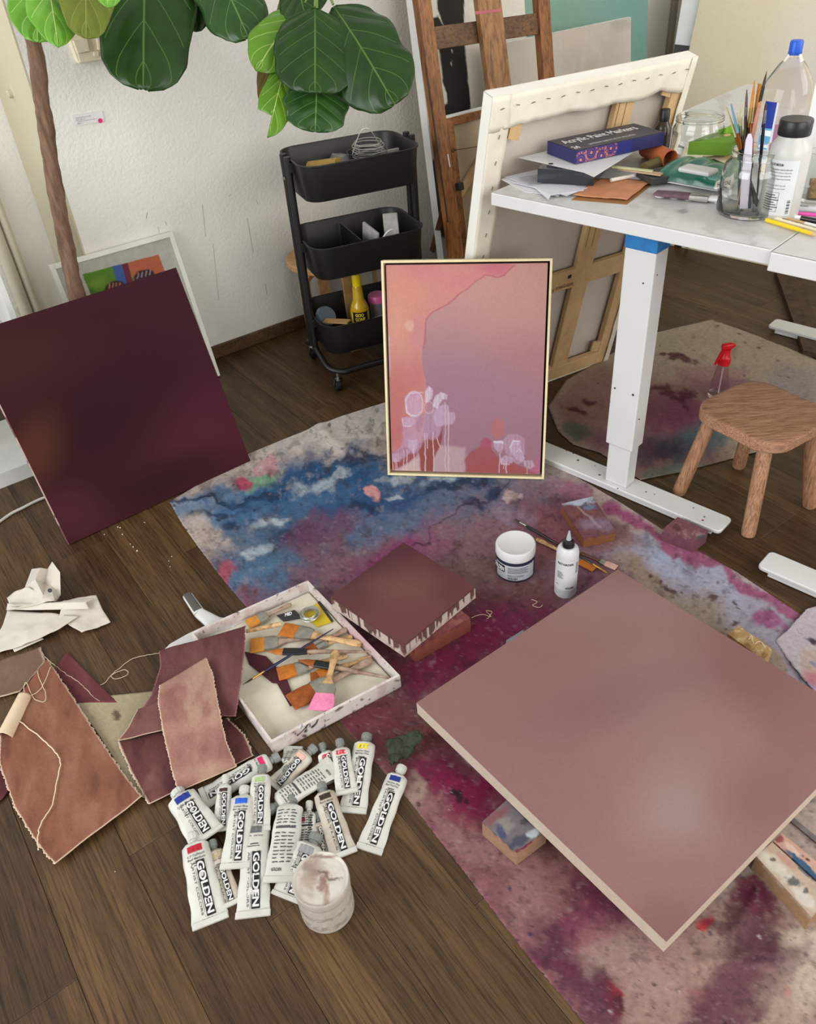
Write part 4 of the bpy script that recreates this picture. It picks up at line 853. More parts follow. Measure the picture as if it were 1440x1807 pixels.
# ---- black three-tier trolley
aw = math.radians(-13); e1 = U * math.cos(aw) + V * math.sin(aw); e2 = -U * math.sin(aw) + V * math.cos(aw)
FL = R(.192, -.548); LT, WT = .385, .275
K = lambda a, b, z_=0.: FL + e1 * a + e2 * b + Z * z_
tr = thing('black_trolley', 'black metal three-tier rolling trolley standing by the back wall', 'trolley', K(LT / 2, WT / 2))
m_blk = M('black_powder_coat', (19, 18, 18), (16, 15, 15), 20, .42, .08, 300, spec=.5)
def rring(ins, z_, rad=.06, n=8):
    out = []; r = max(rad - ins, .004)
    for cx_, cy_, a0 in ((LT - ins - r, WT - ins - r, 0), (ins + r, WT - ins - r, 90), (ins + r, ins + r, 180), (LT - ins - r, ins + r, 270)):
        for i in range(n + 1):
            a_ = math.radians(a0 + 90 * i / n); out.append(K(cx_ + r * math.cos(a_), cy_ + r * math.sin(a_), z_))
    return out
def tray(zb_, zt_):
    mb = MB(); prof = [(.011, zb_), (.009, zb_ + .004), (.0005, zt_ - .006), (-.004, zt_ - .004), (-.004, zt_), (.001, zt_), (.003, zt_ - .003), (.011, zb_ + .006), (.013, zb_ + .004)]
    vs = []; 
    for i_, z_ in prof: vs += rring(i_, z_)
    n = len(vs) // len(prof); k = len(prof)
    mb.add(vs, [(i * n + j, i * n + (j + 1) % n, (i + 1) * n + (j + 1) % n, (i + 1) * n + j) for i in range(k - 1) for j in range(n)] + [tuple(range(n)), tuple(range((k - 1) * n, k * n))])
    return mb.done('tray', m_blk, tr, smooth=True)
TZ = ((.638, .745), (.395, .50), (.135, .24))
for a, b in TZ: tray(a, b)
hl = MB()
for i in range(16): hl.lathe(K(.06 + i * .017, .0165, .425), [(.0025, 0), (.0025, .0006), (0, .0006)], 8, e2)
hl.done('vent_holes', M('hole_light', (150, 146, 138)), tr, kind='stuff')
for ex in (-.012, LT + .012):
    for ey in (-.022, .022): MB().tube([K(ex, WT / 2 + ey, .12), K(ex, WT / 2 + ey, .755)], .0105, 12).done('post', m_blk, tr, smooth=True)
    for z0_, z1_ in TZ: MB().box(K(ex + (.008 if ex < 0 else -.008), WT / 2, z1_ - .02), (.014, .066, .03), e1, e2, Z, .002).done('bracket', m_blk, tr)
    MB().lathe(K(ex + (-.011 if ex < 0 else .011), WT / 2 - .0, .69), [(.005, 0), (.0045, .002), (0, .003)], 10, -e1 if ex < 0 else e1).done('screw', M('screw_zinc', (170, 170, 170), metal=.8, rough=.3), tr)
for sy in (-1, 1):
    yy = WT / 2 + sy * .145
    pts = [K(-.012, WT / 2 + sy * .022, .13), K(-.010, WT / 2 + sy * .06, .115), K(.0, WT / 2 + sy * .115, .088), K(.04, yy, .078), K(.09, yy, .078), K(LT - .09, yy, .078), K(LT - .04, yy, .078), K(LT, WT / 2 + sy * .115, .088), K(LT + .010, WT / 2 + sy * .06, .115), K(LT + .012, WT / 2 + sy * .022, .13)]
    MB().tube(smoothpath(pts, 50), .0105, 10).done('base_tube', m_blk, tr, smooth=True)
m_chr = M('chrome', (196, 196, 196), rough=.22, metal=1)
m_rub = M('black_rubber', (20, 20, 20), rough=.5)
for a, b in ((.02, WT / 2 - .14), (.02, WT / 2 + .14), (LT - .02, WT / 2 - .14), (LT - .02, WT / 2 + .14)):
    o = MB(); c = K(a, b); o.cyl(c + Z * .052, c + Z * .078, .006, n=12); o.lathe(c + Z * .05, [(.012, 0), (.012, .005), (.006, .008)], 14)
    for s_ in (-1, 1): o.slab([c + e1 * .014 * s_ + e2 * -.009 + Z * .054, c + e1 * .014 * s_ + e2 * .009 + Z * .054, c + e1 * .014 * s_ + e2 * .026 + Z * .022, c + e1 * .014 * s_ + e2 * .014 + Z * .018], e1 * s_, .002)
    o = o.done('caster_fork', m_chr, tr, smooth=True)
    w_ = MB().lathe(c + e2 * .018 + Z * .0255 - e1 * .011, [(.0, 0), (.021, 0), (.0255, .004), (.0255, .018), (.021, .022), (0, .022)], 24, e1).done('caster_wheel', m_rub, o, smooth=True)
# contents of the trolley
m_plas = GLASS('clear_plastic', (238, 240, 242), .12, 1.2)
def crumple(name, c, sx, sy, sz_, mat, label, cat, seed, n=12, ax=(1, 0, 0), ay=(0, 1, 0)):
    rs = np.random.default_rng(seed); bm = bmesh.new(); bmesh.ops.create_icosphere(bm, subdivisions=2, radius=1)
    vs = []; mb = MB()
    for v_ in bm.verts:
        r = rs.uniform(.55, 1.1); p_ = np.array(v_.co) * r; vs.append(np.asarray(c) + np.asarray(ax) * p_[0] * sx + np.asarray(ay) * p_[1] * sy + Z * (max(p_[2], -.9) + .9) * sz_)
    bm.verts.index_update(); mb.add(vs, [[v_.index for v_ in f_.verts] for f_ in bm.faces]); bm.free()
    return tag(mb.done(name, mat, org=c), label, cat)
zt = .6435
tag(MB().loft(K(.055, .115, zt + .052), K(.135, .045, zt + .066), [(0, .012, .034), (.001, .036, .036), (.098, .036, .036), (.099, .012, .034)], 20, 2.).done('sandpaper_roll', M('gold_grit', (168, 138, 72), (146, 116, 52), 60, .8, .4, 500), smooth=True), 'golden sandpaper roll in the top trolley tray', 'sandpaper')
cb = thing('clear_tub', 'clear plastic tub in the top tray holding a coil of wire', 'container', K(.25, .13, zt))
MB().lathe(K(.25, .13, zt), [(.0, 0), (.058, 0), (.064, .085), (.062, .085), (.056, .003), (0, .003)], 28).done('tub', m_plas, cb, smooth=True)
co = MB()
for i in range(9):
    rr = .05 - .004 * (i % 3); tl_ = (random.uniform(-.06, .06), random.uniform(-.06, .06)); cz = zt + .07 + .005 * i
    co.tube([K(.255 + rr * math.cos(t), .13 + rr * math.sin(t), cz + rr * (tl_[0] * math.cos(t) + tl_[1] * math.sin(t))) for t in np.linspace(0, 6.28, 26)], .0013, 5)
co.tube([K(.20 + .1 * t, .13, zt + .08 + .07 * math.sin(math.pi * t)) for t in np.linspace(0, 1, 14)], .0012, 5)
tag(co.done('wire_coil', M('galvanised_wire', (190, 190, 182), metal=.8, rough=.35)), 'loose coil of silver wire resting in the clear tub', 'wire')
crumple('plastic_bag', K(.17, .17, zt), .05, .06, .045, M('grey_film', (120, 118, 114), (90, 88, 86), 30, .25), 'crumpled grey plastic packaging behind the sandpaper roll', 'plastic bag', 3)
crumple('tissue_scrap', K(.19, .07, zt), .04, .03, .03, M('tissue_tan', (178, 160, 140), (150, 130, 112), 30, .7), 'tan paper scraps in the middle of the top trolley tray', 'paper scrap', 5)
crumple('small_packet', K(.34, .09, zt), .025, .03, .035, M('dark_packet', (52, 52, 54), (92, 92, 94), 30, .3), 'small dark packet at the right end of the top tray', 'packet', 6)
tag(MB().box(K(.335, .15, zt + .036), (.06, .008, .07), e1, e2, Z, .002).done('white_card', M('card_grey', (176, 172, 168))), 'pale grey card standing in the right of the top tray', 'card')
zm = .4005
dv = MB().box(K(.17, .14, zm + .045), (.004, .20, .09), e1, e2, Z, .001); tag(dv.done('tray_divider', m_blk), 'black divider plate in the middle trolley tray', 'divider')
def packet(name, c, sx, sy, th, rz, tilt, mat, label, cat='packet'):
    ax = e1 * math.cos(rz) + e2 * math.sin(rz); ay = -e1 * math.sin(rz) + e2 * math.cos(rz); ay2 = ay * math.cos(tilt) + Z * math.sin(tilt); nn = np.cross(ax, ay2)
    return tag(MB().box(c, (sx, sy, th), ax, ay2, nn, th * .3).done(name, mat), label, cat)
packet('clear_packet', K(.31, .13, zm + .07), .05, .13, .012, -.35, .55, M('clear_pack', (186, 184, 180), (214, 212, 208), 40, .2), 'clear packet of white picture hooks in the middle tray')
packet('zip_bag', K(.23, .12, zm + .055), .012, .09, .09, .2, .2, M('zip_film', (140, 138, 136), (186, 184, 182), 30, .2), 'folded clear zip bag in the middle tray', 'plastic bag')
tag(MB().tube(smoothpath([K(.24, .06, zm + .02), K(.25, .05, zm + .08), K(.285, .05, zm + .098), K(.31, .06, zm + .05)], 20), .003, 8).done('white_cable', M('cable_white', (226, 226, 222)), smooth=True), 'short loop of white cable in the middle trolley tray', 'cable')
tag(MB().bar(K(.09, .05, zm + .03), K(.17, .07, zm + .045), .012, .004).done('wood_rule', M('rule_yellow', (190, 172, 90), rough=.5)), 'small yellow ruler strip lying in the middle tray', 'ruler')
zl = .1405
bt = thing('solvent_bottle', 'yellow adhesive-remover spray bottle with yellow cap in the bottom tray', 'bottle', K(.165, .12, zl))
bo = K(.165, .12, zl); m_yel = M('yellow_solvent', (206, 168, 30), (186, 146, 16), 20, .15, coat=.5)
MB().lathe(bo, [(0, 0), (.03, 0), (.033, .006), (.033, .09), (.028, .105), (.019, .125), (.017, .165), (.013, .175), (0, .175)], 24).done('body', m_yel, bt, smooth=True)
MB().lathe(bo, [(0, .172), (.015, .172), (.015, .205), (.012, .212), (0, .212)], 20).done('cap', M('cap_yellow', (240, 214, 0), rough=.35), bt, smooth=True)
to_c = EYE - bo; to_c[2] = 0; to_c /= np.linalg.norm(to_c); rt_ = np.cross(Z, to_c)
def cylmap(c, r, base=0.):
    return lambda x_, z_: c + (to_c * math.cos(x_ / r) + rt_ * math.sin(x_ / r)) * (r + base) + Z * z_
fn = cylmap(bo, .033, .0006); lb = MB(); put_rect(lb, -.032, .012, .064, .07, fn, 12, 1); lb.done('label', M('label_yellow', (236, 216, 40)), bt)
lb = MB(); fn = cylmap(bo, .033, .0012); put_rect(lb, -.027, .052, .054, .036, fn, 12, 1); lb.done('label_panel', M('label_black', (24, 22, 20)), bt)
lb_o = bpy.context.scene.objects.get('label_panel'); lb = MB(); fn = cylmap(bo, .033, .002); put_text(lb, 'GOO', (-.016, .072, .028, .012), fn, .03); put_text(lb, 'GONE', (-.018, .056, .034, .013), fn, .03); lb.done('label_lettering', M('label_gold', (244, 222, 60)), bt)
lb = MB(); fn = cylmap(bo, .033, .0013)
for i in range(8): put_rect(lb, -.025 + (i % 4) * .013, .018 + (i // 4) * .014, .010, .01, fn, 2, 1)
put_rect(lb, -.024, .047, .048, .003, fn, 8, 1); lb.done('label_pictures', M('label_dk', (70, 62, 20)), bt)
jr = thing('pink_lid_jar', 'small grey paint pot with a pink lid beside the yellow bottle', 'jar', K(.245, .15, zl)); bo = K(.245, .15, zl)
MB().lathe(bo, [(0, 0), (.028, 0), (.03, .09), (0, .09)], 24).done('pot', M('pot_grey', (120, 116, 118), rough=.3), jr, smooth=True); MB().lathe(bo, [(0, .088), (.033, .088), (.033, .108), (.03, .112), (0, .112)], 24).done('lid', M('lid_pink', (206, 96, 150), rough=.35), jr, smooth=True)
hb = MB()
for i in range(60):
    a = K(.30 + RNG.uniform(-.02, .02), .13 + RNG.uniform(-.02, .02), zl + .005); hb.tube([a, a + Z * .09 + e1 * RNG.uniform(-.01, .01), a + Z * .17 + e1 * RNG.uniform(-.03, .02) + e2 * RNG.uniform(-.02, .02)], [.0012, .0012, .0004], 4)
o = tag(hb.done('bristle_brush', M('bristle_grey', (150, 144, 130), (100, 128, 60), 20, .7)), 'upright grey-green bristle brush in the bottom tray', 'brush')
tag(MB().lathe(K(.055, .17, zl + .065), [(.0, -.012), (.034, -.012), (.038, 0), (.034, .012), (0, .012)], 24, e1 * .3 + e2 * -.7 + Z * .6).done('tape_roll', M('tape_blue_grey', (120, 136, 150), rough=.35), smooth=True), 'blue-grey round tape roll at the left of the bottom tray', 'tape')
for i, (a, b, z_, c_) in enumerate((((.03, .09), (.26, .06), .05, (150, 124, 96)), ((.02, .05), (.30, .04), .04, (176, 156, 130)), ((.05, .03), (.33, .07), .062, (150, 136, 116)), ((.035, .12), (.1, .05), .075, (190, 150, 100)))):
    tag(MB().bar(K(*a, zl + z_), K(*b, zl + z_ + .008), .03, .006, Z, .001).done('wood_offcut', M(f'offcut_{i}', c_, rough=.7)), ['brown flat wood offcut at the back of the bottom tray', 'pale long wood strip along the front of the bottom tray', 'grey-tan wood strip on top of the bottom tray offcuts', 'short orange-tan stick leaning by the tape roll'][i], 'wood strip', None)

# ---- white open shelf unit at the left
q = HIT(33, 567, R(0, -.33), V); su, _, _ = UV(q)
sh = thing('white_shelf', 'white open shelf unit at the far left edge', 'shelf', R(su - .25, -.17)); m_sh = M('shelf_white', (214, 215, 212), rough=.4)
MB().box(R(su - .009, -.165, .4), (.018, .33, .8), U, V, Z, .001).done('side_panel', m_sh, sh); MB().box(R(su - .55, -.165, .4), (.018, .33, .8), U, V, Z, .001).done('side_panel', m_sh, sh)
MB().box(R(su - .28, -.165, .025), (.522, .33, .05), U, V, Z, .001).done('bottom_board', m_sh, sh); MB().box(R(su - .28, -.165, .79), (.522, .33, .018), U, V, Z, .001).done('top_board', m_sh, sh)
MB().box(R(su - .28, -.165, .40), (.522, .32, .018), U, V, Z, .001).done('shelf_board', m_sh, sh)
# ---- white cable on the floor
tag(MB().tube(smoothpath([P(-60, 960, .005), P(-20, 934, .005), P(0, 920, .005), P(20, 906, .005), P(40, 896, .005), P(73, 880, .005), P(110, 868, .005)], 30), .0042, 10).done('floor_cable', M('cable_grey', (196, 192, 182)), smooth=True), 'white cable running over the floor beneath the plum canvas', 'cable')

# ================================================================ fiddle-leaf fig
def leafmat(name, c1, c2, vein, rough=.25, coat=.3):
    t = NT(name); b = t.b; b.inputs['Roughness'].default_value = rough; b.inputs['Coat Weight'].default_value = coat; b.inputs['Coat Roughness'].default_value = .25; b.inputs['Specular IOR Level'].default_value = .32
    a = t.new('ShaderNodeAttribute', attribute_name='Leaf'); sp = t.new('ShaderNodeSeparateColor'); t.l.new(a.outputs['Color'], sp.inputs[0])
    def mth(op, *ar):
        n = t.new('ShaderNodeMath', operation=op)
        for i, v_ in enumerate(ar):
            if isinstance(v_, (int, float)): n.inputs[i].default_value = v_
            else: t.l.new(v_, n.inputs[i])
        return n.outputs[0]
    s_ = sp.outputs[0]; ab = mth('ABSOLUTE', mth('SUBTRACT', sp.outputs[1], .5))
    mid = mth('LESS_THAN', ab, .011)
    fr = mth('ABSOLUTE', mth('SUBTRACT', mth('FRACT', mth('SUBTRACT', mth('MULTIPLY', s_, 5.2), mth('MULTIPLY', ab, 3.2))), .5))
    sv = mth('MULTIPLY', mth('LESS_THAN', fr, .022), mth('LESS_THAN', ab, .44))
    vn = mth('MAXIMUM', mid, mth('MULTIPLY', sv, .75))
    n = t.noise(t.coord(), 14, 4); base = t.ramp(n, [(.3, c1), (.7, c2)])
    x = t.new('ShaderNodeMixRGB'); t.l.new(vn, x.inputs[0]); t.l.new(base, x.inputs[1]); x.inputs[2].default_value = L4(vein); t.l.new(x.outputs[0], b.inputs['Base Color'])
    hgt = mth('SUBTRACT', mth('MULTIPLY', fr, 1.), mth('MULTIPLY', vn, .5)); t.bump(hgt, .35, .006)
    return t.m
lm = {'dark': leafmat('leaf_dark', (22, 48, 10), (34, 64, 14), (72, 104, 44), .38, .08), 'mid': leafmat('leaf_mid', (30, 62, 22), (42, 78, 28), (90, 124, 66), .34, .15), 'bright': leafmat('leaf_backlit', (112, 168, 52), (92, 148, 40), (190, 214, 130), .4), 'lime': leafmat('leaf_lime', (92, 136, 26), (78, 122, 22), (176, 196, 110), .45), 'olive': leafmat('leaf_olive', (108, 118, 44), (92, 104, 34), (140, 144, 74), .6, 0), 'brown': leafmat('leaf_brown', (92, 78, 26), (76, 66, 24), (110, 96, 40), .6, 0)}  # the bright leaf colour has the window's backlight painted in
PROF = ((0, .05), (.04, .22), (.10, .36), (.2, .42), (.32, .43), (.45, .52), (.6, .72), (.74, .93), (.84, 1.), (.92, .93), (.97, .7), (1, .12))
PRO2 = ((0, .05), (.05, .3), (.15, .55), (.3, .75), (.45, .92), (.6, 1.), (.74, .94), (.86, .72), (.94, .42), (1, .03))
PRO3 = ((0, .1), (.06, .5), (.16, .8), (.3, .95), (.5, 1.), (.7, .97), (.84, .84), (.93, .62), (.98, .36), (1, .1))
def leaf(parent, base, tip, wpx, kind, db, dt_, prof, bend=.12, cup=.15, roll=0., wav=.06, seed=0, torn=None, side=0.):
    B, T = PD(*base, db), PD(*tip, dt_); ax = T - B; L_ = np.linalg.norm(ax); ax /= L_
    tc = EYE - (B + T) / 2; tc -= ax * (tc @ ax); tc /= np.linalg.norm(tc); sd = np.cross(ax, tc)
    cr, sr = math.cos(roll), math.sin(roll); nn = tc * cr + sd * sr; sd = sd * cr - tc * sr
    w_ = SZ(wpx, (B + T) / 2) / 2; ns, nt = 40, 25; pts = np.zeros((ns, nt, 3)); at = np.zeros((ns, nt, 4), np.float32); at[..., 3] = 1
    for i in range(ns):
        s_ = i / (ns - 1); hw = np.interp(s_, [a for a, b in prof], [b for a, b in prof]) * w_
        hw *= 1 + wav * math.sin(s_ * 17 + seed) * (s_ < .97)
        for j in range(nt):
            t_ = j / (nt - 1) * 2 - 1; hx = hw
            if torn and t_ > 0: hx = hw * torn(s_)
            o_ = nn * (bend * L_ * (math.sin(s_ * math.pi) - .2) + cup * hw * (-(t_ * t_)) + wav * .35 * w_ * math.sin(s_ * 21 + t_ * 2 + seed) * abs(t_) - .12 * w_ * (.5 - abs(((s_ * 5.2 - abs(t_) * 1.6) % 1) - .5)) * .5)
            pts[i, j] = B + ax * L_ * s_ + sd * (hx * t_ + side * w_ * math.sin(s_ * 3.14)) + o_; at[i, j, :2] = (s_, t_ / 2 + .5)
    g = grid('leaf', pts, lm[kind], parent, thick=.0012)
    a = g.data.color_attributes.new('Leaf', 'FLOAT_COLOR', 'POINT'); a.data.foreach_set('color', at.ravel()); return g
vt = -.33
tp = [HIT(px, py, R(0, vt), V) for px, py in ((20, -90), (28, -40), (38, 0), (52, 45), (66, 110), (72, 170), (80, 215), (87, 270), (97, 330), (107, 385), (118, 440), (128, 490), (138, 530))]
dd = tp[-1] - tp[-4]; base_ = tp[-1] + dd * ((.2 - tp[-1][2]) / dd[2]); pot0 = np.array([base_[0], base_[1], 0])
fg = thing('fiddle_leaf_fig', 'tall fiddle-leaf fig with a bare brown trunk and big hanging leaves', 'plant', pot0)
m_bark = M('fig_bark', (132, 102, 82), (86, 62, 48), 26, .85, .8, 120, stretch=(3, 3, .5))
path = smoothpath(tp + [base_ + Z * .06, base_], 90)
MB().tube(path, [SZ(14.5, p_) * (.62 if i < 8 else .95 + .05 * math.sin(i * .55) + .04 * math.sin(i * 1.7)) for i, p_ in enumerate(path)], 14).done('trunk', m_bark, fg, smooth=True)
for px, py, s_ in ((71, 160, .006), (80, 212, .008), (88, 272, .008), (103, 360, .007), (118, 440, .007), (129, 495, .006)):
    c_ = HIT(px, py, R(0, vt - .012), V); tcc = EYE - c_; tcc /= np.linalg.norm(tcc)
    MB().lathe(c_, [(s_ * 1.2, -.004), (s_, .004), (s_ * .6, .006), (s_ * .5, .003), (0, .003)], 10, tcc).done('leaf_scar', M('bark_scar', (110, 82, 64), rough=.9), fg, smooth=True)
MB().lathe(pot0, [(0, 0), (.075, 0), (.1, .2), (.105, .205), (.105, .22), (.097, .22), (.09, .19), (0, .185)], 32).done('pot', M('pot_white', (222, 220, 214), rough=.4), fg, smooth=True)
br = smoothpath([tp[0], PD(60, -150, 2.3), PD(180, -210, 2.15), PD(330, -190, 2.05), PD(480, -110, 2.0), PD(560, -40, 1.98)], 40)
MB().tube(br, [.014 - .008 * i / len(br) for i in range(len(br))], 10).done('branch', m_bark, fg, smooth=True)
m_pet = M('petiole_green', (110, 130, 60), rough=.5)
LV = [((150, -150), (152, 66), 96, 'olive', 2.16, 2.1, PRO3, .03, .05, 0, .05, 3), ((62, -100), (66, 72), 96, 'bright', 2.26, 2.2, PRO3, .05, .1, .1, .04, 1), ((72, -80), (103, 80), 84, 'bright', 2.2, 2.1, PRO2, .06, .2, -.2, .05, 2), ((190, -110), (190, 13), 60, 'bright', 2.0, 1.98, PRO2, .05, .1, 0, .05, 4),
      ((262, -170), (252, 154), 170, 'dark', 2.08, 1.98, PRO3, .06, .25, .12, .045, 5), ((352, -150), (342, 54), 64, 'dark', 2.14, 2.1, PRO3, .04, .3, .1, .05, 6), ((400, -150), (385, 52), 90, 'dark', 2.2, 2.15, PRO3, .03, .2, .1, .05, 8), ((350, -120), (438, 64), 118, 'mid', 2.06, 2.0, PRO3, .05, .35, -.2, .06, 7),
      ((540, 8), (452, 122), 92, 'lime', 2.04, 1.98, PRO2, .10, .25, .35, .05, 9), ((486, 40), (462, 186), 34, 'brown', 2.1, 2.08, PRO2, .04, .2, .3, .04, 10), ((508, 95), (472, 242), 60, 'lime', 2.02, 1.98, PRO2, .02, .1, .1, .03, 11),
      ((560, 130), (556, 232), 112, 'mid', 2.0, 1.99, PRO3, .05, .1, 0, .05, 12), ((556, 12), (556, 163), 146, 'dark', 1.95, 1.93, PRO3, .04, .22, 0, .02, 13), ((588, 8), (696, 182), 142, 'dark', 1.98, 1.93, PRO3, .07, .3, -.15, .05, 14), ((520, -60), (540, 36), 90, 'dark', 2.02, 1.98, PRO2, .05, .2, .2, .05, 15)]
for i, a in enumerate(LV):
    tn = (lambda s_: 1. if s_ < .72 else .06) if a[2] == 60 and a[3] == 'lime' else None
    if a[1][0] < 240: a = a[:4] + (a[4] - .3, a[5] - .3) + a[6:]
    lf = leaf(fg, *a, torn=tn)
    b0 = PD(*a[0], a[4]); nr = min(br, key=lambda p_: np.linalg.norm(p_ - b0))
    MB().tube(smoothpath([nr, (nr + b0) / 2 + Z * .01, b0], 10), .0035, 6).done('petiole', m_pet, lf, smooth=True)

# ================================================================ the desk
DZ = .77
A0, A1 = P(866, 340, DZ), P(1362, 441.5, DZ)
dv = A1 - A0; DL = np.linalg.norm(dv); dv /= DL; du = np.cross(dv, Z); du = du if du @ U > 0 else -du
m_desk = M('desk_white', (212, 212, 210), (204, 204, 202), 6, .35, .03, 60)
def desk_top_paint(p):
    x, y = PROJ(p); c = Canvas(x, y, (230, 230, 227), 4, 12, 7)
    n = fbm(x, y * 2, 26, 4, 3); c.put(ss(.1, .5, n), (196, 192, 188), .55); c.ell(1205, 372, 10, 3, (84, 82, 82), .9, 5, .5, .8, 6); c.ell(1190, 360, 60, 14, (198, 192, 190), .7, 10, .8); c.ell(1280, 395, 60, 10, (200, 192, 184), .6, 10, .8); c.ell(1400, 420, 50, 14, (196, 190, 182), .6, 10); c.ell(1150, 345, 40, 8, (190, 180, 172), .6); return c.c
dk = thing('white_desk', 'white adjustable desk crowded with art supplies, blue tape around its square leg', 'desk', A0 + dv * DL / 2 + du * .6 - Z * DZ)
DT = .030
MB().box(A0 + dv * DL / 2 + du * .68 - Z * DT / 2, (DL - .001, 1.36, DT), dv, du, Z, .002).done('desk_top', m_desk, dk)
g = grid('top_surface', bil((A0 + du * .003 + dv * .002 + Z * .0006, A0 + dv * (DL - .003) + du * .003 + Z * .0006, A0 + dv * (DL - .003) + du * 1.35 + Z * .0006, A0 + dv * .002 + du * 1.35 + Z * .0006), 160, 300), VC('desk_surface', .35, .03, 120, .4, .05), dk); setcol(g, desk_top_paint)
lb_ = P(1093, 852, .022)
def foot(parent, near, c_w, L0, L1, z_=.03):
    """T-foot: a flat capped plate on a narrower runner"""
    c = near + dv * (L0 + L1) / 2; mb = MB(); l_, w_, r_ = (L1 - L0) / 2, c_w / 2, .013
    rim_ = lambda k: [c + dv * (sx * (l_ - r_) + (r_ - k) * math.cos(math.radians(a0 + i * 22.5))) + du * (sy * (w_ - r_) + (r_ - k) * math.sin(math.radians(a0 + i * 22.5))) for sx, sy, a0 in ((1, 1, 0), (-1, 1, 90), (-1, -1, 180), (1, -1, 270)) for i in range(5)]
    rs_ = [[p_ + Z * (z_ - .010) for p_ in rim_(.001)], [p_ + Z * (z_ - .0085) for p_ in rim_(0)], [p_ + Z * (z_ - .002) for p_ in rim_(0)], [p_ + Z * z_ for p_ in rim_(.002)]]; n_ = 20
    mb.add(sum(rs_, []), [(i * n_ + j, i * n_ + (j + 1) % n_, (i + 1) * n_ + (j + 1) % n_, (i + 1) * n_ + j) for i in range(3) for j in range(n_)] + [tuple(range(n_))[::-1], tuple(range(3 * n_, 4 * n_))]); mb.done('foot_plate', m_desk, parent, smooth=True)
    MB().box(c + Z * (z_ - .019), (L1 - L0 - .05, c_w * .72, .018), dv, du, Z, .002).done('foot_runner', m_desk, parent)
    for s_ in (L0 + .04, L1 - .04): MB().lathe(near + dv * s_, [(.014, 0), (.014, .006), (0, .006)], 14).done('foot_pad', m_rub, parent)
f0 = P(1285, 933, .03); base0 = lb_.copy(); base0[2] = 0
fe = (f0 - base0) @ dv
foot(dk, base0 + du * .0, .072, -.42, fe - .01)
def leg(parent, b, sides=((.066, .045, .03, .165), (.080, .056, .155, DZ - DT))):
    MB().box(b + Z * (sides[0][2] + sides[0][3]) / 2, (sides[0][0], sides[0][1], sides[0][3] - sides[0][2]), dv, du, Z, .003).done('inner_leg', m_desk, parent)
    MB().box(b + Z * (sides[1][2] + sides[1][3]) / 2, (sides[1][0], sides[1][1], sides[1][3] - sides[1][2]), dv, du, Z, .003).done('outer_leg', m_desk, parent)
leg(dk, base0)
MB().box(base0 + Z * (DZ - DT - .027), (.083, .059, .05), dv, du, Z, .002).done('blue_tape', M('blue_tape', (38, 124, 188), (28, 104, 168), 30, .6), dk)
mk = MB()
far = P(1356, 573, .03); far[2] = 0; b3 = far + dv * .42 + du * .03
foot(dk, b3, .072, -.42, .30); leg(dk, b3)
MB().box((base0 + b3) / 2 + Z * (DZ - DT - .025), (np.linalg.norm(b3 - base0) - .06, .04, .05), (b3 - base0) / np.linalg.norm(b3 - base0), np.cross(Z, (b3 - base0) / np.linalg.norm(b3 - base0)), Z, .002).done('crossbeam', m_desk, dk)
for i, (px, py, s_) in enumerate(((1075, 708, .005), (1117, 697, .006), (1085, 685, .005), (1135, 500, .004), (1128, 740, .004), (1160, 485, .003))):
    q_ = HIT(px, py, base0 - du * .0283, du); MB().lathe(q_, [(s_ * .6, 0), (s_ * .5, .0006), (0, .0006)], 8, -du).done('paint_fleck', M('fleck_plum', (84, 54, 62)), dk)
for i, (px, py) in enumerate(((1000, 795), (1012, 800), (1020, 812), (1050, 822), (1058, 838), (1140, 868), (1155, 872), (1224, 896), (1243, 912), (1240, 918), (1090, 862), (1010, 785))):
    MB().lathe(P(px, py, .0302), [(random.uniform(.002, .004), 0), (.001, .0005), (0, .0005)], 8).done('paint_fleck', M('fleck_plum' if i % 3 else 'fleck_rose', (84, 54, 62) if i % 3 else (150, 70, 90)), dk)
# second desk pushed against the first
d2k = thing('second_white_desk', 'second white desk butted against the first at the right edge of the picture', 'desk', A1 + dv * .35 + du * .4 - Z * DZ)
MB().box(A1 + dv * .352 + du * .675 - Z * .019, (.70, 1.37, .037), dv, du, Z, .002).done('desk_top', m_desk, d2k)
g = grid('top_surface', bil((A1 + dv * .004 - du * .008 + Z * .0006, A1 + dv * .69 - du * .008 + Z * .0006, A1 + dv * .69 + du * 1.34 + Z * .0006, A1 + dv * .004 + du * 1.34 + Z * .0006), 60, 60), VC('desk_surface'), d2k); setcol(g, lambda p: Canvas(*PROJ(p), (222, 220, 216), 0).c)
fb = P(1339, 995, .03); fb[2] = 0; b4 = fb + dv * .36 + du * .028
foot(d2k, b4, .072, -.36, .34); leg(d2k, b4)
b5 = b4 + du * 1.14; foot(d2k, b5, .072, -.36, .34); leg(d2k, b5)

# ---- beige painting leaning on the right wall, brown plank on the floor
q0, q1 = P(1180, 432), P(1440, 487)
bd = q1 - q0; bd[2] = 0; bd /= np.linalg.norm(bd); bn = np.cross(bd, Z); bn = bn if bn @ (EYE - q0) > 0 else -bn
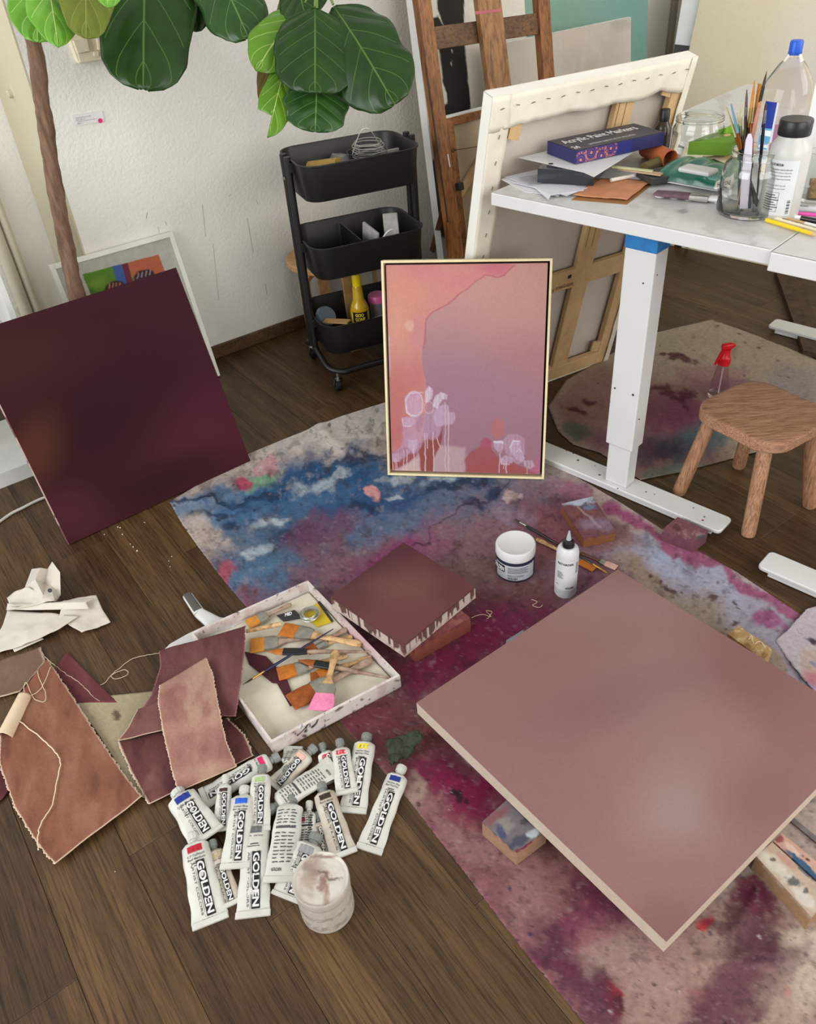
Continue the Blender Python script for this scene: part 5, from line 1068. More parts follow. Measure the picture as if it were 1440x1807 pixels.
# lean from the left edge seen at the top
q0 = q0 - bd * .10
T_ = HIT(1214, 95, q0, bd); ld = T_ - q0; ld /= np.linalg.norm(ld)
ld = ld - bd * (ld @ bd); ld /= np.linalg.norm(ld); n_b = np.cross(bd, ld); n_b = n_b if n_b @ (EYE - q0) > 0 else -n_b
bg = thing('beige_canvas', 'very large beige canvas with black marks at its foot, leaning on the right wall', 'canvas', q0 + bd * .8)
BW_, BH_ = 1.6, 1.5
def beige(p):
    x, y = PROJ(p); c = Canvas(x, y, (246, 234, 204), 10, 80, 9); c.ell(1300, 100, 120, 120, (236, 222, 190), .5, 0, .9); c.ell(1430, 150, 60, 120, (242, 236, 224), .8, 0, .8); c.mottle(40, .02)
    c.x, c.y = x, y
    c.poly([(1189, 437), (1192, 428), (1203, 412), (1216, 408), (1216, 438), (1209, 438), (1208, 424), (1203, 428), (1203, 437)], (20, 18, 18), 1, .6); c.poly([(1218, 404), (1236, 404), (1228, 416), (1221, 418)], (20, 18, 18), 1, .6); c.poly([(1238, 412), (1250, 420), (1238, 424)], (20, 18, 18), 1, .6); c.poly([(1176, 432), (1240, 446), (1240, 450), (1176, 436)], (30, 26, 22), .8, 1); return c.c
g = grid('painted_face', bil((q0 + ld * BH_, q0 + bd * BW_ + ld * BH_, q0 + bd * BW_, q0), 260, 240), m_paintm, bg, smooth=False); setcol(g, beige)
hs = BH_ * 0 + .68
for a, b, m_, nm in ((0, .26, m_edgew, 'white_edge'), (.26, hs, m_edgew, 'white_edge'), (hs, .86, M('edge_dark_grey', (72, 72, 72)), 'dark_edge'), (.86, BH_, m_edgew, 'white_edge')):
    MB().slab([q0 + ld * a, q0 + ld * b, q0 + ld * b - n_b * .07, q0 + ld * a - n_b * .07], -bd, .002).done(nm, m_, bg)
MB().slab([q0 - n_b * .07, q0 + bd * BW_ - n_b * .07, q0 + bd * BW_ + ld * BH_ - n_b * .07, q0 + ld * BH_ - n_b * .07], n_b, .002).done('canvas_back', m_cloth_raw, bg)
MB().slab([q0 + ld * BH_, q0 + bd * BW_ + ld * BH_, q0 + bd * BW_ + ld * BH_ - n_b * .07, q0 + ld * BH_ - n_b * .07], ld, .002).done('top_edge', m_edgew, bg)
lq = [HIT(*p_, q0 - n_b * .02, n_b) for p_ in ((1207, -20), (1240, -20), (1217, 81), (1191, 78))]; lk = lq[3] - lq[0]; lk /= np.linalg.norm(lk)
la = thing('white_lath', 'white board strip with a dark grey lower end beside the beige canvas', 'board', [*(lq[3] + lk * ((.0 - lq[3][2]) / lk[2]))[:2], 0])
dq = [lq[3], lq[2], HIT(1210, 108, q0 - n_b * .02, n_b), HIT(1181, 108, q0 - n_b * .02, n_b)]
MB().slab(lq, n_b, .012).done('white_part', m_edgew, la); MB().slab([dq[0], dq[1], dq[1] + lk * (dq[1][2] / -lk[2]), dq[0] + lk * (dq[0][2] / -lk[2])], n_b, .012).done('dark_part', M('edge_dark_grey', (72, 72, 72)), la)
pl = [P(1368, 474, .02), P(1413, 486, .02), P(1462, 628, .02), P(1418, 618, .02)]
tag(MB().slab(pl, Z, .018).done('brown_plank', WOOD('dark_plank', (86, 64, 46), (74, 54, 38), sc=8, stretch=(4, 4, 4), rough=.6)), 'dark brown wooden plank lying on the floor behind the desk', 'plank')
# white panel on the desk, standing in for window glare at the right edge
wbp = P(1398, 330, DZ); hgt = (HIT(1398, 55, wbp, -du)[2] - DZ)
tag(MB().box(wbp + dv * .17 + du * .012 + Z * (hgt / 2 + .001), (.34, .018, hgt), dv, du, Z, .001).done('window_glare_panel', M('glare_white', (250, 250, 248), rough=.5)), 'plain white panel standing in for window glare at the right edge', 'board')

# ================================================================ things on the desk
def polyslab(name, px, z_, th, mat, parent=None, lift=None, **k):
    pts = [P(*q_, z_ + (lift[i] if lift else 0)) for i, q_ in enumerate(px)]
    return MB().slab(pts, Z, th).done(name, mat, parent, **k)
m_pap = M('printer_paper', (214, 214, 219), (206, 206, 212), 10, .7)
z0 = DZ + .0012
sheets = [([(884, 316), (950, 300), (1010, 322), (985, 346), (925, 338)], 'bottom sheet of loose white paper at the desk corner'), ([(890, 312), (960, 296), (1020, 320), (960, 336)], 'white sheet in the loose paper pile printed with grey lines'), ([(905, 322), (990, 306), (1040, 330), (1000, 345)], 'white sheet curling out under the black box'), ([(940, 328), (1000, 316), (1030, 336), (972, 344), (968, 352)], 'top crumpled white sheet whose corner hangs towards the desk edge')]
for i, (s_, l_) in enumerate(sheets):
    o = tag(polyslab('paper_sheet', s_, z0 + .0016 * i, .001, m_pap, lift=[0, 0, .002, .004, 0][:len(s_)]), l_, 'paper', 'loose paper at the desk corner')
    if i == 1:
        tx = MB(); fn = lambda a, b: P(905 + 60 * a + 28 * b, 313 - 9 * a + 15 * b, z0 + .0016 * 3 + .0045)
        for r in range(7): put_rect(tx, .1, .1 + r * .12, .7 - .1 * (r % 2), .05, fn)
        tx.done('printed_lines', M('print_grey', (128, 128, 134)), o)
# black box with a clear hang tab, blue marker box on top
def pbox(name, label, cat, px3, zb, h, mat, bev=.001, th_only=False):
    """box from three base pixels (left, near corner, right) at height zb"""
    a, b, c = [P(*q_, zb) for q_ in px3]; e, f_ = a - b, c - b; L1, L2 = np.linalg.norm(e), np.linalg.norm(f_); e /= L1; f_ = f_ - e * (f_ @ e); L2 = np.linalg.norm(f_); f_ /= L2
    ctr = b + e * L1 / 2 + f_ * L2 / 2
    t = thing(name, label, cat, ctr); MB().box(ctr + Z * h / 2, (L1, L2, h), e, f_, Z, bev).done('box_body', mat, t); return t, b, e, f_, L1, L2
zq = DZ + .0095
bx, bb_, be, bf, bL1, bL2 = pbox('black_box', 'flat glossy black packaging box lying under the blue marker box', 'box', [(948, 322), (1047, 328), (1160, 285)], zq, .034, M('black_gloss_card', (36, 38, 44), (30, 31, 36), 8, .25, coat=.4))
zt_ = zq + .034 + .001
cl = [(1050, 314), (942, 284), (1010, 250), (1150, 268)]
o = polyslab('clear_hang_sleeve', [(915, 278), (985, 262), (1128, 262), (1048, 312), (1030, 304), (968, 290)], zt_ - .0002, .0008, M('white_tab', (222, 222, 222), rough=.4)); tag(o, 'white hang-tab sleeve sticking out under the blue marker box', 'packaging')
MB().lathe(P(972, 289, zt_ + .0005), [(.006, 0), (.006, .0004), (0, .0004)], 14).done('hang_hole', M('hole_black', (20, 20, 20)), o)
zt_ += .001
mbx = thing('marker_box', 'navy paint-marker box with an orange mandala border and white script, topmost of its pile', 'box', P(1060, 262, zt_))
a, b, c = P(965, 271, zt_), P(1015, 290, zt_), P(1154, 251, zt_)
e = a - b; L1 = np.linalg.norm(e); e /= L1; f_ = c - b; f_ = f_ - e * (f_ @ e); L2 = np.linalg.norm(f_); f_ /= L2; mh = .030
MB().box(b + e * L1 / 2 + f_ * L2 / 2 + Z * mh / 2, (L1, L2, mh), e, f_, Z, .0008).done('box_body', M('navy_card', (40, 42, 92), (34, 36, 82), 10, .4), mbx)
tp_ = lambda x_, y_: b + f_ * (x_ * L2) + e * (y_ * L1) + Z * (mh + .0006)
mb = MB(); put_rect(mb, .004, .02, .992, .96, tp_); mb.done('top_panel', M('box_top_grey', (70, 66, 72), (58, 54, 62), 10, .45), mbx)
mb = MB(); t2 = lambda x_, y_: tp_(x_, y_) + Z * .0004; put_text(mb, 'Acrylic Paint Markers', (.06, .46, .84, .34), t2, .02); put_text(mb, '24', (.03, .12, .07, .18), t2, .03); put_text(mb, 'permanent pigment ink for any surface', (.22, .16, .52, .14), t2); mb.done('box_lettering', M('lettering_white', (226, 222, 220)), mbx)
def sidep(p):
    v_ = np.asarray(p) - b; s_ = (v_ @ f_) / L2; h_ = v_[:, 2] / mh; c_ = np.zeros((len(p), 3)) + lin((44, 46, 118))
    X_ = s_ * L2 / mh * 1.0
    for k, cx_ in enumerate((.5, 1.5, 2.5, 3.4)):
        r = np.hypot(X_ - cx_, h_ - .25 - .4 * (k % 2)); m_ = (np.abs(((r * 5.5) % 1) - .5) < .11) & (r < .75); c_[m_] = lin((150, 84, 84)); m_ = (r < .12) | ((np.abs(r - .55) < .05) & (np.sin(np.arctan2(h_ - .25, X_ - cx_) * 14) > 0)); c_[m_] = lin((200, 124, 100))
    m_ = s_ > .62; c_[m_] = lin((40, 42, 92)); return c_
g = grid('mandala_print', bil((b + f_ * .002 + Z * (mh - .001) - e * .0006, b + f_ * (L2 - .002) + Z * (mh - .001) - e * .0006, b + f_ * (L2 - .002) + Z * .001 - e * .0006, b + f_ * .002 + Z * .001 - e * .0006), 320, 50), VC('print_gloss', .4, 0, 100, .4, 0), mbx, smooth=False); setcol(g, sidep)
# kraft orange paper sheets
m_kr = M('orange_kraft', (196, 136, 100), (186, 122, 86), 14, .75, .1, 200)
tag(polyslab('kraft_sheet', [(1008, 352), (1062, 322), (1150, 326), (1106, 360)], DZ + .002, .0012, M('kraft_brown', (150, 104, 56), rough=.8)), 'dark kraft sheet edge showing under the orange paper', 'paper')
tag(grid('orange_paper', patch([P(1010, 349, DZ)[:2], P(1060, 319, DZ)[:2]], [P(1106, 357, DZ)[:2], P(1152, 322, DZ)[:2]], 24, 16, DZ + .0055, .003, .03), m_kr, thick=.0008), 'creased orange kraft paper lying at the desk edge', 'paper')
# rolled orange paper tube, dark bottle, glue stick cap, rulers
a, b_ = P(1152, 268, DZ + .03), P(1192, 272, DZ + .022)
rl = MB(); prof = []
ax_ = (P(1196, 284, DZ + .02) - P(1140, 260, DZ + .02)); ax_ /= np.linalg.norm(ax_)
rl.lathe(P(1140, 262, DZ + .0225), [(.0195, 0), (.021, 0), (.021, .115), (.0195, .115)], 28, ax_, closed=True)
tag(rl.done('rolled_orange_paper', M('orange_roll', (196, 112, 66), (184, 98, 56), 10, .6), smooth=True), 'rolled orange paper tube lying beside the empty jar', 'paper roll')
def bottle(name, label, xy, parts, cat='bottle', z_=DZ + .0012):
    c = np.array([xy[0], xy[1], z_]); t = thing(name, label, cat, c)
    for nm, prof_, mt in parts: MB().lathe(c, prof_, 32).done(nm, mt, t, smooth=True)
    return t, c
ink = P(1166, 262, DZ)[:2]
bottle('ink_bottle', 'small dark ink bottle with a black cap behind the marker box', ink, [('body', [(0, 0), (.022, 0), (.023, .05), (.012, .068), (0, .07)], M('ink_brown', (60, 48, 36), rough=.2)), ('cap', [(0, .068), (.0135, .068), (.0135, .094), (.012, .096), (0, .096)], M('cap_black', (18, 18, 20), rough=.4))])
c = P(1150, 300, DZ + .012); 
tag(MB().cyl(P(1136, 297, DZ + .014), P(1166, 284, DZ + .014), .013, n=20).done('olive_cap', M('olive_cap', (104, 94, 52), rough=.5), smooth=True), 'olive green bottle cap lying next to the black box', 'cap')
tag(MB().bar(P(1080, 294, DZ + .034), P(1152, 302, DZ + .03), .010, .003).done('pale_green_stick', M('stick_green', (196, 196, 150), rough=.5)), 'pale green flat stick lying on the card box', 'stick')
tag(MB().bar(P(1092, 297, DZ + .028), P(1168, 308, DZ + .026), .016, .004).done('tan_stick', M('stick_tan', (190, 160, 126), rough=.6)), 'tan flat stick below the pale green one', 'stick')
tag(MB().cyl(P(1078, 318, DZ + .012), P(1118, 310, DZ + .012), .0045, n=12).done('white_rod', M('rod_white', (234, 226, 214), rough=.4)), 'short white rod with tan tip resting on the orange paper', 'rod')
# dark card box, wipes pack, wide brush
bx2, *_ = pbox('dark_card_box', 'flat dark grey card box leaning under the green wipes pack', 'box', [(1122, 312), (1150, 327), (1262, 292)], DZ + .0075, .014, M('dark_card', (62, 60, 58), (52, 50, 48), 14, .5))
wz = DZ + .012
m_wipe = VC('wipes_film', .25, .25, 60, .5, .05, .3)
LW = [P(1148, 318, wz), P(1152, 326, wz), P(1160, 334, wz)]
def wipes():
    t = thing('wipes_pack', 'green leaf-patterned wipes pack with a grey plastic lid', 'wipes', P(1220, 325, wz))
    l0, l1 = P(1150, 314, wz), P(1284, 338, wz); r0, r1 = P(1190, 286, wz), P(1306, 306, wz)
    nu, nv = 120, 60; pts = bil((r0, r1, l1, l0), nu, nv)
    s_ = np.linspace(0, 1, nu)[None]; t_ = np.linspace(0, 1, nv)[:, None]
    hgt_ = .036 * np.clip(np.sin(np.pi * s_), 0, 1) ** .38 * np.clip(np.sin(np.pi * t_), 0, 1) ** .45
    pts[..., 2] += hgt_ + .003 * np.sin(s_ * 23 + t_ * 7) * hgt_ / .036
    def pnt(p):
        x, y = PROJ(p); c_ = Canvas(x, y, (16, 106, 82), 0); c_.ell(1190, 330, 40, 20, (10, 88, 66), .6, 0, .9)
        for cx_, cy_, a0 in ((1190, 322, 170), (1240, 345, 250), (1165, 318, 120), (1262, 318, 20)):
            for k in range(9):
                a_ = math.radians(a0 + k * 18); c_.line([(cx_, cy_), (cx_ + 24 * math.cos(a_), cy_ - 15 * math.sin(a_))], .55, (120, 190, 170), .8)
        c_.poly([(1264, 320), (1290, 308), (1300, 340), (1256, 344)], (222, 216, 204), 1, .8); return c_.c
    g = grid('pack_film', pts, m_wipe, t); setcol(g, pnt)
    low = bil((r0, r1, l1, l0), 12, 8); low[..., 2] -= .004; grid('pack_base', low, M('wipe_white', (220, 222, 216), rough=.4), t, thick=.001)
    tc = P(1232, 300, wz + .044); ex = (r1 - r0) / np.linalg.norm(r1 - r0); ey = np.cross(Z, ex)
    MB().box(tc, (.078, .044, .01), ex, ey, Z, .005).done('flip_lid', M('lid_grey', (196, 196, 192), rough=.35), t)
    mb = MB(); fnw = lambda x_, y_: P(1266 + 22 * x_, 330 - 3 * x_ - 10 * y_, wz + .034); put_text(mb, 'HHONE', (0, 0, 1, .8), fnw, .03); put_rect(mb, 0, -.45, .7, .14, fnw); put_rect(mb, 0, -.8, .5, .14, fnw); mb.done('pack_lettering', M('ink_dark', (40, 40, 40)), t)
wipes()
# brushes: generic builder -------------------------------------------------
def brush(name, label, hp, tp__, z0_, z1_, hl, fl_, hw, bw, colors, flat=True, group=None, hw2=None, th=.006, parent=None, tipw=None):
    """handle end pixel hp, bristle tip pixel tp__; hl/fl_: fractions for handle end and ferrule end"""
    p0 = P(*hp, z0_) if len(hp) == 2 else np.asarray(hp); p1 = P(*tp__, z1_) if len(tp__) == 2 else np.asarray(tp__); L_ = np.linalg.norm(p1 - p0)
    t = thing(name, label, 'brush', [*((p0 + p1) / 2)[:2], min(p0[2], p1[2])], group)
    h2 = hw2 or hw; a, b_ = hl * L_, fl_ * L_
    if flat: secs = [(0, h2 * .5, th * .4), (.004, h2 * .85, th * .5), (a * .12, h2, th * .5), (a * .5, hw * .62, th * .5), (a * .8, hw * .72, th * .5), (a, bw * .7 if bw > hw else hw * .8, th * .45)]
    else: secs = [(0, hw * .3, hw * .3), (a * .15, hw * .55, hw * .55), (a * .6, hw * .85, hw * .85), (a * .85, hw, hw), (a, hw * .75, hw * .75)]
    MB().loft(p0, p1, secs, 14, 2.4 if flat else 2).done('handle', colors[0], t, smooth=True)
    fh = th * .55 if flat else hw * .75
    MB().loft(p0, p1, [(a - .002, bw * (.82 if bw > hw else 1) * (.95 if flat else .8), fh * 1.1), (a + (b_ - a) * .3, bw * .95, fh * 1.15), (b_, bw, fh)], 14, 5 if flat else 2.2).done('ferrule', colors[1], t, smooth=True)
    tw = tipw if tipw else (bw * 1.06 if flat else bw * .15)
    br_ = MB().loft(p0, p1, [(b_ - .001, bw * .95, fh * .9), (b_ + (L_ - b_) * .5, (bw + tw) / 2 * (1.02 if flat else 1.2), fh * .8), (L_ * .985, tw, fh * .4), (L_, tw * .96, fh * .25)], 18, 4 if flat else 2).done('bristles', colors[2], t, smooth=True)
    return t
m_fer = M('ferrule_steel', (176, 174, 166), (150, 148, 140), 60, .3, metal=.9)
m_ferg = M('ferrule_gold', (196, 158, 80), rough=.3, metal=.9)
m_ferk = M('ferrule_black', (24, 24, 26), rough=.35)
m_hw = WOOD('brush_handle_raw', (214, 178, 132), (200, 162, 114), sc=7, stretch=(5, 5, 5), rough=.55)
m_hwh = M('handle_white', (236, 234, 230), rough=.3)
m_hk = M('handle_black', (26, 24, 24), rough=.25, coat=.4)
m_hsp = M('handle_spattered', (176, 150, 128), (108, 84, 72), 40, .6)
def BR(name, c1, c2): return M(name, c1, c2, 60, .6, .5, 260, stretch=(1, 1, 1))
m_ba = BR('bristle_amber', (190, 112, 32), (150, 82, 20)); m_bo = BR('bristle_ochre', (206, 138, 50), (176, 108, 34)); m_br = BR('bristle_rust', (156, 80, 22), (116, 56, 16)); m_bp = BR('bristle_pink', (226, 140, 170), (208, 108, 150)); m_bm = BR('bristle_mauve', (110, 82, 92), (88, 62, 74)); m_bk = BR('bristle_dark', (70, 50, 36), (50, 36, 28))
brush('wide_mauve_brush', 'wide brush with mauve bristles and a white handle lying under the wipes pack', (1310, 356), (1156, 340), DZ + .009, DZ + .009, .38, .58, .014, .014, (m_hwh, m_fer, m_bm), th=.012, tipw=.0165)
o = MB()
for i in range(5): o.sph(P(1165 + i * 26, 346 + i * 2.5, DZ + .0012), .012, 14, 6, (1, 1, .35))
tag(o.done('scalloped_palette', M('palette_white', (232, 232, 230), rough=.3), smooth=True), 'scalloped white plastic palette under the wide mauve brush', 'palette')
# empty mason jar
m_gl = GLASS('jar_glass', (250, 252, 250), .02)
def jar(c, R_, h, neck, name, label):
    t = thing(name, label, 'jar', c)
    o_ = [(0, .001), (R_ * .9, .001), (R_, .006), (R_ * 1.0, h * .70), (R_ * .97, h * .76), (neck, h * .84), (neck, h * .88), (neck + .002, h * .885), (neck + .002, h * .905), (neck, h * .91), (neck, h * .94), (neck + .002, h * .945), (neck + .002, h * .965), (neck, h * .97), (neck, h), (neck - .003, h), (neck - .003, h * .84), (R_ * .95, h * .74), (R_ - .003, h * .68), (R_ - .003, .009), (R_ * .85, .006), (0, .006)]
    MB().lathe(c, o_, 40).done('glass', m_gl, t, smooth=True, angle=60); return t
jc = P(1225, 282, DZ + .0012); r_ = SZ(44, jc)
jar(jc, r_ * .98, .105, r_ * .88, 'empty_mason_jar', 'empty clear mason jar standing by the orange paper roll')
# green packs and the wooden ball in a small box
tag(MB().slab([P(1216, 250, DZ + .06), P(1300, 222, DZ + .075), P(1318, 236, DZ + .075), P(1290, 252, DZ + .06)], Z, .03).done('green_pouch', M('pouch_lime', (104, 142, 46), (88, 124, 38), 12, .3, .3, 60)), 'flat lime green pouch lying behind the mason jar', 'pouch')
crumple('green_packet', P(1282, 285, DZ + .0012), .045, .03, .05, M('packet_green', (104, 158, 28), (136, 184, 52), 20, .25), 'crumpled shiny green packet between the mason jar and the brush jar', 'packet', 12)
bx3, b_, e_, f3, l1, l2 = pbox('cream_tray_box', 'small cream box tray holding a wooden ball behind the brush jar', 'box', [(1238, 284), (1250, 300), (1310, 308)], DZ + .0012, .02, M('cream_card', (222, 206, 170), rough=.7))
tag(MB().sph(b_ + f3 * .045 + e_ * l1 * .5 + Z * .046, .025, 24, 14).done('wooden_ball', M('ball_tan', (222, 184, 140), (212, 172, 128), 6, .5), smooth=True), 'round tan wooden ball sitting on the cream box', 'ball')
# brush jar with its brushes
gj = P(1318, 374, DZ + .0012); gr_ = SZ(53, gj); GH = .128
t = thing('brush_jar', 'clear glass jar packed with paint brushes near the desk edge', 'jar', gj)
MB().lathe(gj, [(0, .001), (gr_ * .92, .001), (gr_, .008), (gr_ * .99, GH * .66), (gr_ * .93, GH * .78), (gr_ * .78, GH * .87), (gr_ * .76, GH * .93), (gr_ * .8, GH * .96), (gr_ * .8, GH), (gr_ * .75, GH), (gr_ * .72, GH * .88), (gr_ * .88, GH * .77), (gr_ * .94, GH * .64), (gr_ * .95, .012), (gr_ * .86, .008), (0, .008)], 44).done('glass', m_gl, t, smooth=True, angle=60)
to_c2 = EYE - gj; to_c2[2] = 0; to_c2 /= np.linalg.norm(to_c2); rt2 = np.cross(Z, to_c2)
m_hg = M('handle_green', (20, 84, 76), rough=.25, coat=.4); m_hb = M('handle_brown', (92, 58, 38), rough=.3); m_hlil = M('handle_lilac', (214, 206, 220), rough=.3); m_hpk = M('handle_pink_wood', (190, 140, 118), (150, 100, 84), 30, .5); m_hn = M('handle_navy', (24, 30, 66), rough=.3)
tc0 = gj + Z * .0105
def jb(i, tip, bx_, by_, hl, fl_, hw, bw, cols, flat, label, dz=0.):
    """brush in the jar: tip pixel at its own lean, bottom offset (right, toward camera) inside the jar"""
    bot = tc0 + rt2 * bx_ + to_c2 * by_; k = -to_c2 * .0
    tipw_ = HIT(*tip, gj + to_c2 * (by_ * .3 + dz), to_c2)
    brush('paint_brush', label, bot, tipw_, 0, 0, hl, fl_, hw, bw, cols, flat, 'brushes in the glass jar', th=.005)
jb(0, (1282, 190), .022, -.004, .60, .72, .0042, .0055, (m_hk, M('ferrule_copper', (170, 100, 50), rough=.3, metal=.9), BR('bristle_cream', (206, 196, 150), (186, 172, 124))), True, 'leftmost flat brush in the glass jar, cream bristles and copper ferrule')
jb(1, (1290, 184), .018, .008, .60, .74, .0042, .005, (m_hk, MC['ferrule_copper'], BR('bristle_blue', (110, 148, 180), (88, 126, 160))), True, 'flat brush with pale blue bristles second from left in the glass jar', .004)
jb(2, (1301, 200), .012, -.010, .56, .70, .0042, .0055, (m_hb, m_ferg, MC['bristle_cream']), True, 'brush with pale bristles and brown handle third from left in the jar')
jb(3, (1318, 158), -.012, -.012, .70, .86, .004, .0036, (m_hk, m_fer, m_bm), False, 'thin round brush with a grey tip and steel ferrule in the jar')
jb(4, (1332, 142), -.018, .004, .66, .80, .0045, .006, (m_hk, m_ferg, m_bo), False, 'round ochre brush with gold ferrule in the middle of the jar')
jb(5, (1341, 148), -.010, -.014, .68, .82, .0042, .005, (m_hg, m_ferg, m_bo), True, 'flat ochre brush with gold ferrule right of the middle of the jar')
jb(6, (1353, 126), -.022, .014, .80, .9, .0042, .0034, (m_hpk, m_hk, m_bk), False, 'tallest brush in the jar, pinkish wood handle and black tip')
jb(7, (1352, 178), .016, -.012, .8, .92, .0036, .003, (m_hk, m_fer, m_bk), False, 'straight black-handled brush at the right of the jar')
jb(8, (1316, 206), -.006, .016, .56, .70, .004, .0055, (m_hg, m_hk, m_bk), True, 'short dark brush hidden in the middle of the jar')
jb(10, (1309, 178), -.02, -.004, .62, .78, .0042, .005, (m_hg, m_fer, MC['bristle_cream']), True, 'flat cream brush with a green handle leaning left of the thin grey-tipped brush')
jb(9, (1327, 218), .004, .02, .5, .66, .004, .006, (m_hn, m_ferk, m_br), True, 'short brush with rust bristles in the middle of the jar')
bot = tc0 + rt2 * -.008 + to_c2 * .022; tt = HIT(1323, 236, gj + to_c2 * .026, to_c2)
tag(MB().loft(bot, tt, [(0, .0085, .002), (.03, .0085, .002), (.10, .0085, .002), (np.linalg.norm(tt - bot) - .012, .0068, .0015), (np.linalg.norm(tt - bot), .003, .001)], 12, 3, up=to_c2).done('lilac_spatula', m_hlil, smooth=True), 'pale lilac plastic palette spatula standing in the brush jar', 'spatula', 'brushes in the glass jar')
# water bottle with blue cap
xy = P(1360, 306, DZ)[:2]; _w = np.array([xy[0], xy[1], DZ]); _t = EYE - _w; _t[2] = 0; _t /= np.linalg.norm(_t)
wh = HIT(1372, 72, _w, _t)[2] - DZ; wk = wh / .326; rb = SZ(43, _w + Z * .15)
m_pet2 = GLASS('bottle_plastic', (250, 248, 250), .06, 1.25)
bt2, c = bottle('water_bottle', 'large clear plastic water bottle with a blue cap behind the brush jar', xy, [('bottle', [(r_q, z_q * wk) for r_q, z_q in [(0, .004), (rb * .8, .001), (rb, .014)] + [(rb * (1 - .035 * (i % 2)), .02 + i * .014) for i in range(8)] + [(rb, .15), (rb * .97, .158), (rb, .166), (rb, .205), (rb * .86, .235), (rb * .5, .272), (.0145, .288), (.0145, .30), (.0125, .30), (rb * .48, .268), (rb * .84, .232), (rb - .002, .204), (rb - .002, .02), (0, .012)]], m_pet2), ('cap', [(0, .293 * wk), (.0165 * wk, .293 * wk), (.0165 * wk, .322 * wk), (.0145 * wk, .326 * wk), (0, .326 * wk)], M('cap_blue', (20, 92, 214), rough=.35))])
tcw = EYE - c; tcw[2] = 0; tcw /= np.linalg.norm(tcw); rtw = np.cross(Z, tcw)
cm = lambda x_, z_: c + (tcw * math.cos(x_ / rb) + rtw * math.sin(x_ / rb)) * (rb + .0008) + Z * z_
for nm, x0, w_, z_, h_, cc in (('label_blue', -.044, .03, .11, .055, (20, 52, 150)), ('label_white', -.016, .004, .04, .125, (220, 216, 220)), ('label_sky', -.044, .03, .075, .035, (96, 170, 214)), ('label_snow', -.042, .026, .094, .012, (236, 240, 244)), ('label_mauve', -.011, .026, .045, .075, (164, 108, 140)), ('label_foot', -.044, .03, .04, .034, (212, 214, 220))):
    mb = MB(); put_rect(mb, x0, z_, w_, h_, cm if nm != 'label_snow' else (lambda x_, z_: cm(x_, z_) + tcw * .0006), 8, 1); mb.done(nm, M(nm, cc, rough=.35), bt2)
# white medium bottle with black lid
xy = P(1406, 214, DZ + .185)[:2]; wbz = np.array([xy[0], xy[1], DZ + .0012]); r2 = SZ(35, wbz + Z * .09)
bt3, c = bottle('medium_bottle', 'milky white medium bottle with a black lid and printed label at the right', xy, [('body', [(0, 0), (r2 * .93, 0), (r2, .006), (r2, .125), (r2 * .93, .142), (r2 * .72, .154), (r2 * .70, .165), (0, .166)], M('milky_plastic', (192, 192, 187), rough=.3)), ('lid', [(0, .16), (r2 * .76, .16), (r2 * .78, .163), (r2 * .78, .186), (r2 * .74, .189), (0, .189)], M('lid_black', (24, 24, 25), rough=.35))])
tcw = EYE - c; tcw[2] = 0; tcw /= np.linalg.norm(tcw); rtw = np.cross(Z, tcw)
def cmap(off): return lambda x_, z_: c + (tcw * math.cos(x_ / r2) + rtw * math.sin(x_ / r2)) * (r2 + off) + Z * z_
mb = MB(); put_rect(mb, -.036, .012, .06, .108, cmap(.0006), 14, 1); mb.done('label', M('label_white2', (206, 209, 210), rough=.4), bt3)
mb = MB(); fn = cmap(.0013); put_text(mb, 'GLOSS MEDIUM', (-.033, .109, .026, .005), fn, .02)
for i, s_ in enumerate(('A clear medium used to thin and', 'extend acrylic colours, improves', 'flow and gives an even sheen for', 'paint layers. Keep from freezing', '', 'Shake gently before use and', 'mix only what you need')):
    if s_: put_text(mb, s_, (-.034, .101 - i * .0062, .045 if i < 5 else .038, .0034), fn)
for i in range(7): put_rect(mb, -.033, .052 - i * .0048, .022 + .004 * (i % 3), .0017, fn, 6, 1)
for x0, z_, w_, h_ in ((-.035, .058, .031, .0005), (-.035, .02, .031, .0005), (-.0045, .02, .0005, .038)): put_rect(mb, x0, z_, w_, h_, fn, 6, 1)
for i in range(9): put_rect(mb, .014, .016 + i * .0032, .006, .0012 + .001 * (i % 2), fn, 2, 1)
mb.done('label_print', M('label_ink', (60, 60, 62)), bt3)
# drinking glass with a wooden cube
gc = P(1436, 352, DZ + .0012); t = thing('drinking_glass', 'clear drinking glass with a pale wooden cube inside at the right edge', 'glass', gc)
MB().lathe(gc, [(0, .0), (.03, 0), (.033, .1), (.031, .1), (.028, .006), (0, .006)], 32).done('glass', m_gl, t, smooth=True)
cb_ = thing('wooden_cube', 'pale wooden cube sitting inside the drinking glass', 'wood block', gc + Z * .0065); MB().box(gc + Z * .024, (.03, .03, .034), dv * .9 + du * .436, du * .9 - dv * .436, Z, .001).done('cube', m_hw, cb_)
